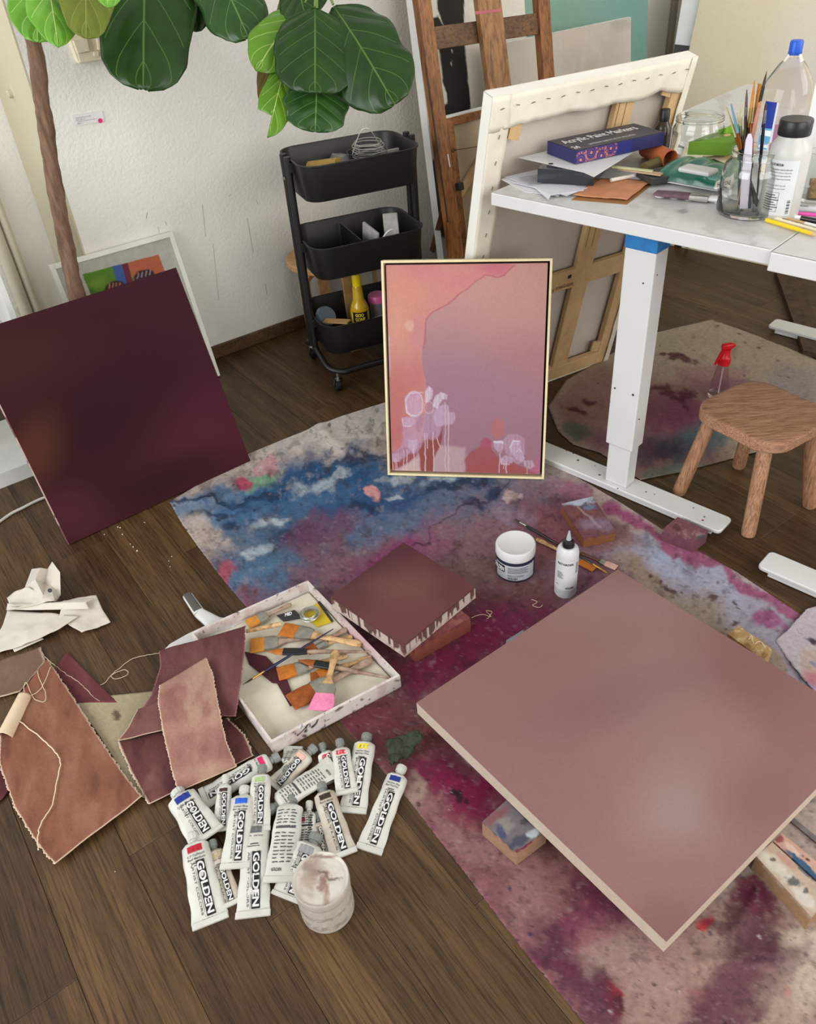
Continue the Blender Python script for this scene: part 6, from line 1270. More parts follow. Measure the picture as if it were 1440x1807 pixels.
# pens and pencils
def pen(name, label, a, b_, z_, r, parts):
    p0, p1 = P(*a, z_), P(*b_, z_); d_ = p1 - p0; t = thing(name, label, 'pencil' if 'pencil' in name else 'pen', (p0 + p1) / 2 - Z * r, 'pens and pencils on the desk corner')
    for nm, s0, s1, r0, r1, mt in parts: MB().tube([p0 + d_ * s0, p0 + d_ * s1], [r * r0, r * r1], 8 if 'pencil' in name else 14).done(nm, mt, t, smooth='pencil' not in name)
    return t, p0, d_
m_y = M('pencil_yellow', (240, 206, 30), rough=.3); zz = DZ + .0055
pen('yellow_pencil', 'yellow hexagonal pencil nearest the desk edge', (1352, 388), (1452, 418), zz, .0042, [('shaft', 0, .82, 1, 1, m_y), ('sharpened_tip', .82, .97, 1, .2, M('pencil_wood', (220, 180, 130))), ('lead', .97, 1, .25, .05, m_hk)])
pen('natural_pencil', 'natural wood pencil with a white end behind the yellow pencil', (1360, 380), (1450, 402), zz, .0042, [('shaft', 0, .68, 1, 1, M('pencil_tan', (206, 164, 116))), ('white_end', .68, 1, 1, 1, m_hwh), ])
pt, p0_, d_ = pen('printed_pencil', 'cream pencil printed with black letters above the yellow pencil', (1366, 385), (1460, 411), zz + .001, .004, [('shaft', 0, 1, 1, 1, M('pencil_cream', (236, 226, 200)))])
tx = MB(); L_ = np.linalg.norm(d_); dn = d_ / L_; sn = np.cross(Z, dn); put_text(tx, 'MAKE SOMETHING EVERY DAY', (.02, -.0022, L_ * .8, .0045), lambda x_, y_: p0_ + dn * x_ + sn * y_ + Z * .0042, .02); tx.done('lettering', M('label_black'if 'label_black' in MC else 'lb', (24, 22, 20)), pt)
pen('pink_pencil', 'hot pink pencil lying beside the grey marker', (1378, 374), (1470, 382), zz, .0038, [('sharpened_tip', 0, .14, .15, 1, M('pencil_pink', (226, 40, 140))), ('shaft', .14, 1, 1, 1, M('pencil_pink2', (232, 84, 170)))])
pen('black_capped_pen', 'white pen with a black cap below the pink pencil', (1380, 379), (1462, 394), zz, .0048, [('barrel', 0, .42, 1, 1, m_hwh), ('cap', .42, 1, 1.15, 1.1, m_hk)])
pt, p0_, d_ = pen('grey_marker', 'thick pale grey permanent marker nearest the medium bottle', (1376, 366), (1475, 372), zz + .001, .0062, [('barrel', 0, 1, 1, 1, M('marker_grey', (204, 206, 208), rough=.3))])
tx = MB(); L_ = np.linalg.norm(d_); dn = d_ / L_; sn = np.cross(Z, dn); put_text(tx, 'Sharpie', (.03, -.003, .036, .007), lambda x_, y_: p0_ + dn * (.085 - x_) - sn * y_ + Z * .0066 + (EYE - p0_) / np.linalg.norm(EYE - p0_) * .001, .02); tx.done('lettering', M('ink_dark', (40, 40, 40)), pt)

# ================================================================ under and beside the desk: pine stool and spray bottle
SH = .28; feet = [P(*p_) for p_ in ((1197, 870), (1320, 944), (1429, 893), (1303, 823))]
tops = [P(1246, 744, SH - .03), P(1345, 800, SH - .03), P(1426, 768, SH - .03), P(1325, 712, SH - .03)]
ctr = np.mean(feet, 0); ctr[2] = 0
ps = thing('pine_step_stool', 'small pine stool with splayed round legs and rounded square seat by the desk', 'stool', ctr)
m_ps = WOOD('oiled_pine', (190, 148, 120), (177, 134, 106), (160, 117, 90), sc=10, stretch=(2, 14, 14), rough=.45, bump=.15)
m_pl2 = WOOD('oiled_pine_leg', (190, 148, 118), (176, 132, 102), (160, 116, 86), sc=10, stretch=(14, 14, 1.6), rough=.45)
e1s = feet[1] - feet[0]; e1s /= np.linalg.norm(e1s); e2s = np.cross(Z, e1s); 
hx, hy = .126, .123
def rsq(hx_, hy_, r, z_, n=8):
    o_ = []
    for sx, sy, a0 in ((1, 1, 0), (-1, 1, 90), (-1, -1, 180), (1, -1, 270)):
        for i in range(n + 1):
            a_ = math.radians(a0 + 90 * i / n); x_, y_ = sx * (hx_ - r) + r * math.cos(a_), sy * (hy_ - r) + r * math.sin(a_)
            bulge = 1 + .035 * (1 - (abs(x_) / hx_) ** 2) * (abs(y_) / hy_) + .0 ; o_.append(ctr + e1s * x_ * (1 + .03 * (1 - (y_ / hy_) ** 2)) + e2s * y_ * bulge + Z * z_)
    return o_
mb = MB(); rings = [(.004, SH - .031), (0, SH - .027), (0, SH - .004), (.004, SH - .0005), (.012, SH)]; vs = []
for i_, z_ in rings: vs += rsq(hx - i_, hy - i_, .062 - i_, z_)
n = len(vs) // len(rings); mb.add(vs, [(i * n + j, i * n + (j + 1) % n, (i + 1) * n + (j + 1) % n, (i + 1) * n + j) for i in range(len(rings) - 1) for j in range(n)] + [tuple(range(n))[::-1], tuple(range((len(rings) - 1) * n, len(rings) * n))])
so_ = mb.done('seat', m_ps, ps, smooth=True)
for i, f_ in enumerate(feet):
    d_ = f_ - ctr; tpp = ctr + d_ * .70 + Z * (SH - .03); MB().tube([f_ - Z * .0, f_ + (tpp - f_) * .03, tpp], [.0165, .018, .0185], 18).done('leg', m_pl2, ps, smooth=True)
sb = P(1266, 700); t = thing('spray_bottle', 'clear spray bottle with a red trigger head standing on the small drop cloth', 'spray bottle', sb + Z * .004)
sb = sb + Z * .0045; rs_ = SZ(17, sb + Z * .02)
MB().lathe(sb, [(0, .001), (rs_, .001), (rs_ * 1.05, .01), (rs_ * .9, .05), (rs_ * .55, .105), (rs_ * .5, .118), (rs_ * .44, .118), (rs_ * .5, .104), (rs_ * .84, .05), (rs_ * .98, .012), (0, .006)], 28).done('bottle', GLASS('spray_plastic', (240, 228, 234), .2, 1.3), t, smooth=True)
m_red = M('trigger_red', (206, 20, 36), rough=.3); tcs = CR.copy(); tcs[2] = 0; tcs /= np.linalg.norm(tcs)
MB().lathe(sb, [(0, .114), (rs_ * .62, .114), (rs_ * .62, .136), (rs_ * .45, .142), (rs_ * .42, .165), (0, .165)], 22).done('collar', m_red, t, smooth=True)
MB().loft(sb + Z * .172 - tcs * .016, sb + Z * .178 + tcs * .026, [(0, .006, .006), (.004, .009, .011), (.026, .009, .011), (.036, .006, .007), (.042, .004, .004)], 14, 3).done('head', m_red, t, smooth=True)
MB().loft(sb + Z * .168 - tcs * .008, sb + Z * .112 - tcs * .028, [(0, .006, .004), (.03, .005, .004), (.058, .005, .003)], 12, 3, up=tcs).done('trigger', m_red, t, smooth=True)
MB().tube([sb + Z * .01, sb + Z * .12], .002, 6).done('dip_tube', M('tube_white', (220, 220, 220)), t)

# ================================================================ painted wooden blocks
m_block = VC('painted_block', .55, .35, 160, .35, .12)
def block(label, px, zt, zb, paint, woodc):
    A_, B_, C_, D_ = [P(*q_, zt) for q_ in px]           # order around the top: left, back, right, near
    t = thing('painted_block', label, 'wood block', [*np.mean([A_, B_, C_, D_], 0)[:2], zb], None)
    dn = Z * (zt - zb)
    for nm, q_, nu, nv in (('top_face', (B_, C_, D_, A_), 60, 60), ('side_face', (A_, D_, D_ - dn, A_ - dn), 60, 24), ('side_face', (D_, C_, C_ - dn, D_ - dn), 60, 24), ('back_face', (B_, A_, A_ - dn, B_ - dn), 4, 4), ('back_face', (C_, B_, B_ - dn, C_ - dn), 4, 4)):
        g = grid(nm, bil(q_, nu, nv), m_block, t, smooth=False)
        if nm == 'top_face': setcol(g, lambda p: paint(*PROJ(p)).c)
        else:
            def sf(p):
                x, y = PROJ(p); c = paint(x, y); h_ = (zt - p[:, 2]) / (zt - zb); n_ = fbm(x, y, 9, 3, 5)
                c.put(ss(.04, .2, h_ + n_ * .25), woodc, .85); c.c *= (1 + .12 * fbm(x * .4, y * 3, 5, 3, 9))[:, None]; return c.c
            setcol(g, sf)
    return t
def pb1(x, y):
    c = Canvas(x, y, (126, 78, 86), 4, 12, 3); c.ell(1022, 884, 26, 7, (196, 206, 222), .95, -5, .4, .5, 6); c.ell(1030, 905, 24, 8, (138, 84, 78), .8); c.ell(1055, 925, 26, 12, (150, 128, 150), .8, 0, .6, .6, 8); c.ell(1040, 895, 12, 5, (110, 150, 190), .7); c.line([(1018, 895), (1060, 930)], 2, (178, 160, 166), .7); n = fbm(x, y, 6, 4, 4); c.put(ss(.1, .5, n), (82, 50, 62), .6); return c
block('painted wooden block with white and plum paint behind the white squeeze bottle', [(990, 889), (1046, 876), (1087, 938), (1030, 951)], .034, .004, pb1, (150, 94, 54))
def pb2(x, y):
    c = Canvas(x, y, (132, 86, 94), 4, 10, 5); n = fbm(x, y, 8, 4, 8); c.put(ss(.05, .5, n), (176, 140, 146), .7); c.ell(1196, 930, 10, 6, (96, 54, 64), .8); c.ell(1240, 950, 8, 8, (40, 96, 92), .8); return c
block('small mauve paint-covered block standing at the end of the desk foot', [(1169, 934), (1196, 912), (1250, 936), (1226, 955)], .04, .0, pb2, (118, 72, 84))
def pb3(x, y):
    c = Canvas(x, y, (140, 76, 74), 4, 10, 6); n = fbm(x, y, 9, 4, 3); c.put(ss(0, .4, n), (170, 112, 100), .6); c.put(ss(.2, .5, -n), (90, 44, 56), .6); return c
block('reddish painted block holding up the small square canvas', [(712, 1128), (790, 1058), (830, 1090), (731, 1146)], .0475, .004, pb3, (150, 84, 66))
def pb4(x, y):
    c = Canvas(x, y, (120, 112, 116), 4, 10, 7); c.ell(890, 1455, 14, 14, (156, 148, 142), .8, 0, .5, .4, 8); c.ell(885, 1468, 6, 16, (50, 66, 110), .8, -30, .5, .5, 8); c.ell(915, 1485, 26, 8, (66, 70, 92), .8, -30, .5, .5, 8); c.ell(942, 1470, 12, 7, (196, 206, 212), .9, -25, .4, .5, 6); c.ell(875, 1440, 26, 8, (140, 86, 92), .9, -35, .5, .4, 8); c.ell(925, 1496, 24, 4, (130, 24, 54), .8, -30); c.ell(926, 1450, 10, 8, (50, 50, 56), .7, 0, .5, .6, 6); return c
block('block smeared with grey, navy and white paint under the rose canvas at left', [(851, 1450), (905, 1402), (965, 1464), (912, 1504)], .0475, .004, pb4, (190, 148, 116))
def pb5(x, y):
    c = Canvas(x, y, (196, 172, 150), 4, 10, 8); c.ell(1370, 1530, 50, 12, (220, 212, 196), .9, 42, .5, .4, 10); c.ell(1400, 1556, 14, 7, (54, 62, 66), .85, 20, .4, .5, 7); c.ell(1420, 1585, 26, 10, (222, 212, 198), .9, 42); c.ell(1425, 1540, 30, 4, (50, 66, 100), .8, 42, .5, .5, 7); c.ell(1364, 1516, 4, 4, (60, 44, 44), .8); c.ell(1390, 1520, 24, 6, (200, 150, 134), .8, 42); c.ell(1422, 1572, 6, 5, (60, 60, 70), .8); return c
block('long pale block with white and black paint marks under the big canvas at right', [(1334, 1510), (1363, 1486), (1468, 1582), (1432, 1618)], .0475, .004, pb5, (170, 132, 96))
def pb6(x, y):
    c = Canvas(x, y, (206, 164, 144), 4, 10, 9); c.ell(1420, 1530, 44, 6, (14, 84, 124), .95, 42, .35, .3, 10); c.ell(1374, 1480, 10, 6, (140, 64, 66), .9, 40); c.ell(1412, 1510, 6, 3, (96, 36, 40), .9, 25); c.ell(1424, 1516, 4, 3, (80, 30, 40), .9, 25); c.ell(1400, 1500, 20, 5, (224, 196, 180), .8, 42); return c
block('peach painted long block with a teal stripe, outermost block at the right edge', [(1365, 1484), (1380, 1470), (1484, 1556), (1470, 1578)], .0475, .004, pb6, (190, 140, 120))
def pb7(x, y):
    c = Canvas(x, y, (190, 156, 104), 5, 12, 2); n = fbm(x, y, 10, 4, 5); c.put(ss(.1, .4, n), (220, 196, 150), .8); c.put(ss(.1, .4, -n), (128, 92, 52), .7); return c
block('honey-coloured varnished block under the far right side of the big rose canvas', [(1284, 1118), (1304, 1104), (1363, 1146), (1346, 1165)], .0475, .004, pb7, (196, 160, 112))
pb8 = lambda x, y: Canvas(x, y, (150, 150, 160), 8, 8, 4)
block('grey-white painted block just showing at the upper left side of the big rose canvas', [(893, 1130), (922, 1112), (960, 1134), (930, 1152)], .0475, .004, pb8, (130, 120, 120))

# ================================================================ jar and squeeze bottle on the cloth
def curve_label(c, R_, off=.0006):
    tv = EYE - c; tv[2] = 0; tv /= np.linalg.norm(tv); rv = np.cross(Z, tv)
    return lambda x_, z_: c + (tv * math.cos(x_ / R_) + rv * math.sin(x_ / R_)) * (R_ + off) + Z * z_
c = P(909, 1006, .004); t = thing('gel_jar', 'round white-lidded jar with a navy bottom band standing on the drop cloth', 'jar', c); JR = .0478
MB().lathe(c, [(0, 0), (JR * .95, 0), (JR, .004), (JR, .064), (JR * .97, .068), (0, .068)], 40).done('body', M('jar_navy', (40, 44, 62), rough=.3), t, smooth=True)
MB().lathe(c, [(0, .064), (JR * 1.015, .064), (JR * 1.03, .067), (JR * 1.03, .086), (JR * .99, .090), (JR * .93, .0905), (JR * .9, .0895), (0, .0895)], 44).done('lid', M('lid_white', (212, 212, 210), (204, 204, 202), 12, .35), t, smooth=True)
mb = MB(); put_rect(mb, -.055, .008, .11, .046, curve_label(c, JR), 24, 1); lab_ = mb.done('label', M('label_pale', (188, 192, 200), rough=.4), t)
mb = MB(); put_rect(mb, -.052, .030, .026, .021, curve_label(c, JR, .0012), 6, 1); mb.done('logo_box', m_hk, t)
mb = MB(); put_text(mb, 'GOLDEN', (-.063, .033, .035, .014), curve_label(c, JR, .0018), .03); mb.done('logo_lettering', M('logo_white', (240, 240, 240)), t)
mb = MB(); fn = curve_label(c, JR, .0012)
for i in range(5): put_rect(mb, -.018, .047 - i * .004, .052 - .006 * (i % 2), .0016, fn, 8, 1)
put_rect(mb, -.052, .0545, .1, .0012, fn, 20, 1); put_text(mb, 'GOLDEN', (-.018, .0115, .024, .006), fn, .03); put_text(mb, 'made for artists', (-.018, .0075, .04, .003), fn)
for i in range(2): put_rect(mb, -.018, .024 - i * .004, .04, .0014, fn, 8, 1)
mb.done('label_print', M('label_ink', (60, 60, 62)), t)
c = P(997, 1044, .004); t = thing('squeeze_bottle', 'tall white squeeze bottle with a black twist cap and clear nozzle on the drop cloth', 'bottle', c); SR = .0262
m_sq = M('squeeze_white', (200, 201, 201), (194, 195, 195), 6, .35); 
MB().lathe(c, [(0, 0), (SR * .92, 0), (SR, .004), (SR, .128), (SR * .93, .139), (SR * .7, .147), (0, .148)], 36).done('body', m_sq, t, smooth=True)
MB().lathe(c, [(0, .145), (.0145, .145), (.0145, .158), (.012, .164), (.008, .166), (0, .166)], 24).done('cap', m_hk, t, smooth=True)
MB().lathe(c, [(0, .164), (.0065, .164), (.0052, .172), (.0028, .186), (.0022, .19), (0, .19)], 16).done('nozzle', M('nozzle_grey', (164, 172, 176), rough=.25), t, smooth=True)
mb = MB(); fn = curve_label(c, SR, .0006); put_rect(mb, -.036, .028, .072, .092, fn, 20, 1); mb.done('label', M('label_white3', (208, 209, 210), rough=.4), t)
mb = MB(); fn = curve_label(c, SR, .0012); put_text(mb, 'RETARDER', (-.022, .107, .038, .006), fn, .03)
for i in range(6): put_rect(mb, -.022, .083 - i * .0035, .012 + .002 * (i % 3), .0013, fn, 4, 1)
put_text(mb, 'GOLDEN', (.000, .033, .02, .006), fn, .03); put_rect(mb, -.024, .043, .006, .0015, fn, 2, 1)
for i in range(12): put_rect(mb, .022, .08 + i * .0028, .008, .001, fn, 2, 1)
mb.done('label_print', M('label_ink', (60, 60, 62)), t)
for i in range(5): pass
# brushes by the jar
zf = .011
brush('dark_brush', 'slim black-handled brush with a dark tip lying behind the white-lidded jar', (1012, 976), (908, 916), zf, zf, .80, .9, .0042, .0038, (m_hk, m_fer, m_bk), False)
brush('amber_brush', 'flat amber brush with a tan handle lying behind the squeeze bottle', (947, 951), (1050, 1004), zf - .004, zf - .003, .62, .76, .0078, .0125, (m_hw, m_fer, m_ba))
brush('thin_brush', 'thin dark brush with a pointed tan tip beside the amber one', (985, 958), (1073, 1012), zf + .005, zf - .003, .72, .88, .0034, .0028, (m_hk, m_ferg, m_bo), False)
brush('putty_brush', 'small flat brush with pale pinkish bristles near the far corner of the big canvas', (1024, 976), (1088, 1002), zf - .005, zf - .005, .58, .7, .005, .0095, (m_hb, m_fer, BR('bristle_putty', (206, 166, 150), (186, 146, 130))))

# ================================================================ box lid tray with brushes
zr = .042
tb, tc_, td = P(543, 1024, zr), P(706, 1192, zr), P(478, 1311, zr); ta = tb + td - tc_
t = thing('brush_tray', 'shallow white paint-marked box lid lined with paper towel and full of brushes', 'tray', [*np.mean([ta, tb, tc_, td], 0)[:2], .003])
m_tray = VC('tray_card', .6, .2, 200, .3, .06)
def tray_paint(p):
    x, y = PROJ(p); c = Canvas(x, y, (232, 222, 216), 6, 30, 4); n = fbm(x, y, 24, 4, 3); c.put(ss(.05, .45, n), (206, 176, 172), .6); n = fbm(x, y * 1.4, 7, 4, 9); c.put(ss(.42, .55, n), (54, 36, 44), .85)
    c.ell(640, 1130, 40, 50, (222, 150, 170), .5, 40, .8); c.line([(520, 1292), (526, 1298), (545, 1280)], 1, (30, 26, 30)); c.line([(540, 1290), (548, 1277), (552, 1285), (562, 1270)], 1.2, (30, 26, 30)); c.ell(600, 1250, 8, 3, (40, 30, 36), .8, -30); c.ell(540, 1299, 5, 3, (90, 30, 50), .9); return c.c
th_ = .005; cen = (ta + tb + tc_ + td) / 4; inn = lambda p_: p_ + (cen - p_) * (th_ * 1.6 / np.linalg.norm(cen - p_))
for a, b in ((ta, tb), (tb, tc_), (tc_, td), (td, ta)):
    ai, bi = inn(a), inn(b); dn = Z * (zr - .004)
    for q_, nv in (((a, b, b - dn, a - dn), 14), ((ai, bi, b, a), 3), ((bi, ai, ai - dn, bi - dn), 14)):
        g = grid('tray_wall', bil(q_, 110, nv), m_tray, t, smooth=False); setcol(g, tray_paint)
MB().slab([p_ * [1, 1, 0] + Z * .007 for p_ in (ta, tb, tc_, td)], Z, .003).done('tray_bottom', M('tray_base', (222, 216, 206), rough=.7), t)
ii = lambda p_, k: p_ + (cen - p_) * k
pt_ = bil([ii(p_, .05) * [1, 1, 0] + Z * .012 for p_ in (ta, tb, tc_, td)], 80, 80)
X_, Y_ = pt_[..., 0].ravel(), pt_[..., 1].ravel(); pt_[..., 2] += (fbm(X_, Y_, .05, 3, 3) * .003 + .002 * np.abs(np.sin(X_ * 300)) * .3).reshape(80, 80)
tag(grid('paper_towel', pt_, M('paper_towel_white', (210, 204, 184), (200, 192, 170), 12, .9, .4, 500), thick=.001), 'cream paper towel lining the brush tray', 'paper towel')
zz = .024
wine = polyslab('wine_rag', [(432, 1150), (470, 1158), (505, 1196), (494, 1206), (480, 1204), (440, 1172)], .0175, .002, M('rag_wine', (74, 24, 34), (60, 18, 28), 20, .8)); tag(wine, 'dark wine-red rag under the brushes in the tray', 'rag')
tag(polyslab('wine_card', [(489, 1206), (506, 1197), (522, 1240), (512, 1246)], .0177, .002, MC['rag_wine']), 'small dark wine-red card piece under the rust brush', 'card')
yc = polyslab('yellow_card', [(532, 1083), (564, 1060), (589, 1096), (560, 1106)], .0185, .0015, M('card_yellow', (204, 180, 40), (188, 164, 30), 20, .5)); tag(yc, 'yellow card with a black edge under the wire coil', 'card')
polyslab('card_black_edge', [(560, 1063), (564, 1060), (589, 1096), (585, 1098)], .0192, .0006, m_hk, yc)
bc = polyslab('black_card', [(488, 1086), (520, 1076), (534, 1090), (500, 1096)], .019, .0015, m_hk); tag(bc, 'black printed card left of the wire coil in the tray', 'card')
mb = MB(); put_text(mb, 'MID', (0, 0, 1, 1), lambda x_, y_: P(503 + 12 * x_, 1088 - 3 * x_ - 6 * y_, .0197), .03); mb.done('card_lettering', M('logo_white', (240, 240, 240)), bc)
cw = P(547, 1084, .026); co = MB()
for i in range(10):
    rr = .0165 + .0022 * (i % 4); zc_ = cw + Z * (.0012 * i - .004); co.tube([zc_ + np.array([rr * math.cos(a_), rr * math.sin(a_), .0015 * math.sin(a_ * 2 + i)]) for a_ in np.linspace(0, 6.4, 30)], .0011, 5)
tag(co.done('wire_coil', M('galvanised_wire', (190, 190, 182), metal=.8, rough=.35)), 'silver wire coil lying on the yellow card in the tray', 'wire')
TB = [('flat ochre brush at the back left of the tray, handle towards the wire coil', (514, 1066), (437, 1102), .58, .76, .006, .0125, (m_hsp, m_fer, m_bo), True, .0),
      ('flat ochre brush below it against the mauve fabric at the left of the tray', (566, 1122), (442, 1140), .62, .80, .007, .0165, (m_hsp, m_fer, m_bo), True, -.003),
      ('amber flat brush with a tan handle in the middle of the tray', (638, 1137), (497, 1110), .62, .80, .0085, .0155, (m_hw, m_fer, m_ba), True, .004),
      ('round brush with a black ferrule and white-tipped spattered handle across the tray', (653, 1150), (473, 1150), .62, .85, .0045, .0085, (m_hsp, m_ferk, m_ba), False, .006),
      ('second round brush with a black ferrule and long spattered handle', (695, 1198), (526, 1165), .62, .82, .0048, .0082, (m_hsp, m_ferk, m_br), False, .006),
      ('wide rust brush at the near side of the tray', (655, 1164), (512, 1240), .55, .72, .009, .0185, (m_hsp, m_fer, m_br), True, .0),
      ('amber brush tucked behind the wide rust brush', (612, 1156), (490, 1190), .58, .74, .0075, .0145, (m_hw, m_fer, m_ba), True, -.004),
      ('wide pink-bristled brush with a pale wooden handle lying on top of the others', (593, 1148), (566, 1254), .60, .74, .0085, .0170, (m_hw, m_fer, m_bp), True, .016),
      ('pale spattered brush with a reddened handle end along the far right side', (612, 1110), (540, 1148), .6, .78, .0075, .0125, (m_hsp, m_fer, m_br), True, -.003),
      ('raw wood brush handle fan at the far side of the tray, bristles hidden under others', (622, 1124), (548, 1140), .6, .78, .0072, .011, (m_hw, m_fer, m_bo), True, -.006),
      ('grubby paint-crusted brush with a broad flat handle near the right corner', (640, 1182), (548, 1198), .6, .78, .0082, .013, (m_hsp, m_fer, m_br), True, -.007),
      ('tan brush with a red-stained handle end near the right corner of the tray', (655, 1160), (560, 1192), .6, .78, .0075, .012, (m_hw, m_fer, m_ba), True, -.005)]
for i, (l_, a, b, hl, f2, hw, bw, cols, fl_, dz) in enumerate(TB):
    brush('tray_brush', l_, a, b, zz + dz, zz + dz * .8, hl, f2, hw * 1.2, bw * 1.28, cols, fl_, 'brushes in the white box lid', th=.008, tipw=.028 if 'pink-br' in l_ else None)
brush('tray_brush', 'thin navy-handled brush laid diagonally across the tray', (588, 1110), (429, 1208), zz + .014, .02, .78, .9, .0034, .0026, (m_hn, m_ferg, m_bk), False, 'brushes in the white box lid')
tag(MB().tube([P(434, 1114, .034), P(496, 1101, .034)], [.005, .0056], 14).done('wooden_dowel', m_hw, smooth=True), 'short pale wooden dowel lying over the ochre brushes', 'dowel')
# white dustpan behind the tray
t = thing('dustpan', 'white dustpan with a grey grip sticking out behind the brush tray', 'dustpan', P(370, 1120, .002)); m_dp = M('dustpan_white', (206, 206, 202), rough=.35)
polyslab('pan', [(286, 1150), (300, 1136), (330, 1119), (375, 1098), (425, 1080), (445, 1092), (425, 1120), (380, 1140), (330, 1160)], .014, .012, m_dp, t)
a, b, c_ = P(388, 1106, .016), P(352, 1082, .022), P(330, 1050, .026)
MB().loft(a, b, [(0, .030, .007), (.02, .020, .008), (np.linalg.norm(b - a), .014, .008)], 16, 3).done('neck', m_dp, t, smooth=True)
MB().loft(b, c_, [(0, .014, .007), (np.linalg.norm(c_ - b) * .9, .0125, .007), (np.linalg.norm(c_ - b), .011, .005)], 16, 3).done('handle_shell', m_dp, t, smooth=True)
MB().loft(b + Z * .0035, c_ + Z * .0035, [(.006, .0108, .005), (np.linalg.norm(c_ - b) * .97, .0098, .005)], 16, 4).done('grip', M('grip_grey', (84, 82, 76), rough=.6), t, smooth=True)

# ================================================================ fabric scraps and threads
m_fab = VC('dyed_canvas', .9, .45, 700, .15, .1)
def dye(base, hi, lo, seed, edge=None, band=None):
    def f_(p):
        x, y = PROJ(p); c = Canvas(x, y, base, 10, 40, seed); n = fbm(x * 1.5, y * .7, 46, 4, seed); c.put(ss(.02, .5, n), hi, .75); c.put(ss(.02, .5, -n), lo, .75)
        if band: c.put(ss(.1, .9, np.sin((x * band[0] + y * band[1]) * .075 + 1) * .6 + .2 * n), hi, .6)
        c.mottle(5, .07); return c.c
    return f_
def scrap(name, label, Lp, Rp, nu, nv, paint, wr=.004, jag=.004, seed=3, wsc=.07, rim=(222, 196, 172)):
    pts = patch([P(*q_) for q_ in Lp], [P(*q_) for q_ in Rp], nu, nv, .001, wr, wsc, jag, seed)
    g = grid(name, pts, m_fab, thick=.0011)
    def pf_(p):
        c = paint(p).reshape(nv, nu, 3); k = lin(rim)
        for w_ in range(1):
            c[:, 0] = k; c[:, -1] = k; c[-1, :] = k * .9 + c[-1] * .1
        return c.reshape(-1, 3)
    setcol(g, pf_); return tag(g, label, 'fabric')
fr_r = dye((112, 60, 64), (124, 70, 72), (98, 50, 56), 4); 
scrap('fabric_scrap', 'dark rose fabric corner showing behind the salmon piece', [(97, 1180, .003), (134, 1242, .003)], [(118, 1152, .003), (207, 1241, .003)], 30, 30, fr_r, .003, .001, rim=(112, 60, 64))
scrap('fabric_scrap', 'taupe brown fabric piece at the far left edge, under the salmon piece', [(-30, 1178, .004), (-30, 1240, .004)], [(70, 1143, .004), (80, 1168, .004), (34, 1222, .004)], 30, 24, dye((130, 102, 84), (140, 112, 94), (116, 90, 72), 6), .003, .003)
scrap('fabric_scrap', 'dark plum fabric piece at the left edge below the salmon one', [(-40, 1330, .002), (-40, 1440, .002)], [(2, 1345, .002), (27, 1382, .002), (4, 1412, .002)], 20, 24, dye((104, 58, 60), (116, 68, 68), (90, 46, 52), 8), .003, .001, rim=(104, 58, 60))
scrap('felt_piece', 'round beige felt piece showing between the salmon and mauve fabrics', [(126, 1236, .003), (170, 1290, .003), (205, 1345, .003), (246, 1405, .003)], [(276, 1220, .003), (292, 1260, .003), (300, 1320, .003), (262, 1412, .003)], 50, 60, lambda p: (lambda c: (c.ell(206, 1262, 7, 9, (70, 50, 44), .8, 0, .5, .8, 5), c.mottle(4, .12), c)[2])(Canvas(*PROJ(p), (178, 164, 134), 4, 10, 4)).c, .002, .001, rim=(168, 152, 124))
scrap('fabric_scrap', 'mauve fabric piece at the bottom of the pile with a fringed lower edge', [(210, 1310, .008), (232, 1362, .007), (264, 1420, .006)], [(400, 1268, .008), (432, 1300, .008), (447, 1336, .008)], 80, 60, dye((112, 68, 66), (142, 98, 88), (88, 48, 54), 11), .004, .004)
scrap('fabric_scrap', 'large mauve fabric piece hanging over the corner of the brush tray', [(282, 1150, .044), (285, 1178, .042), (268, 1228, .030), (246, 1262, .018)], [(433, 1106, .05), (431, 1150, .05), (424, 1212, .052), (416, 1266, .034)], 90, 90, dye((118, 74, 74), (134, 90, 86), (98, 56, 62), 13), .005, .002, rim=(150, 100, 100))
scrap('fabric_scrap', 'folded dusty pink fabric flap lying between the felt and the pale strip', [(244, 1254, .022), (228, 1284, .02), (209, 1309, .016)], [(292, 1234, .030), (298, 1262, .030), (296, 1289, .026)], 40, 40, dye((134, 90, 84), (150, 106, 98), (112, 72, 70), 15), .005, .001)
scrap('fabric_scrap', 'pale pink striped fabric strip lying on top of the mauve pieces', [(283, 1210, .050), (280, 1240, .048), (291, 1300, .036), (304, 1358, .022), (316, 1398, .014)], [(363, 1162, .060), (375, 1190, .060), (386, 1250, .054), (399, 1310, .036), (417, 1354, .016)], 70, 110, dye((164, 118, 106), (190, 154, 134), (144, 98, 92), 17, band=(.2, 1.)), .003, .003)
scrap('fabric_scrap', 'big salmon fabric piece with a pale thread on it, nearest the left edge', [(40, 1222, .016), (4, 1300, .016), (2, 1350, .014), (28, 1425, .012), (62, 1480, .012), (86, 1512, .010), (100, 1526, .009)], [(84, 1166, .016), (128, 1232, .017), (165, 1290, .016), (200, 1342, .014), (225, 1378, .013), (250, 1408, .012)], 110, 140, dye((146, 96, 77), (162, 114, 95), (118, 74, 60), 19), .006, .004, wsc=.1)
fl_ = MB(); pa, pb_ = P(6, 1300, .026), P(42, 1226, .028); vs = []
axd = (pb_ - pa) / np.linalg.norm(pb_ - pa); sdx = np.cross(Z, axd); 
fpts = np.zeros((30, 16, 3))
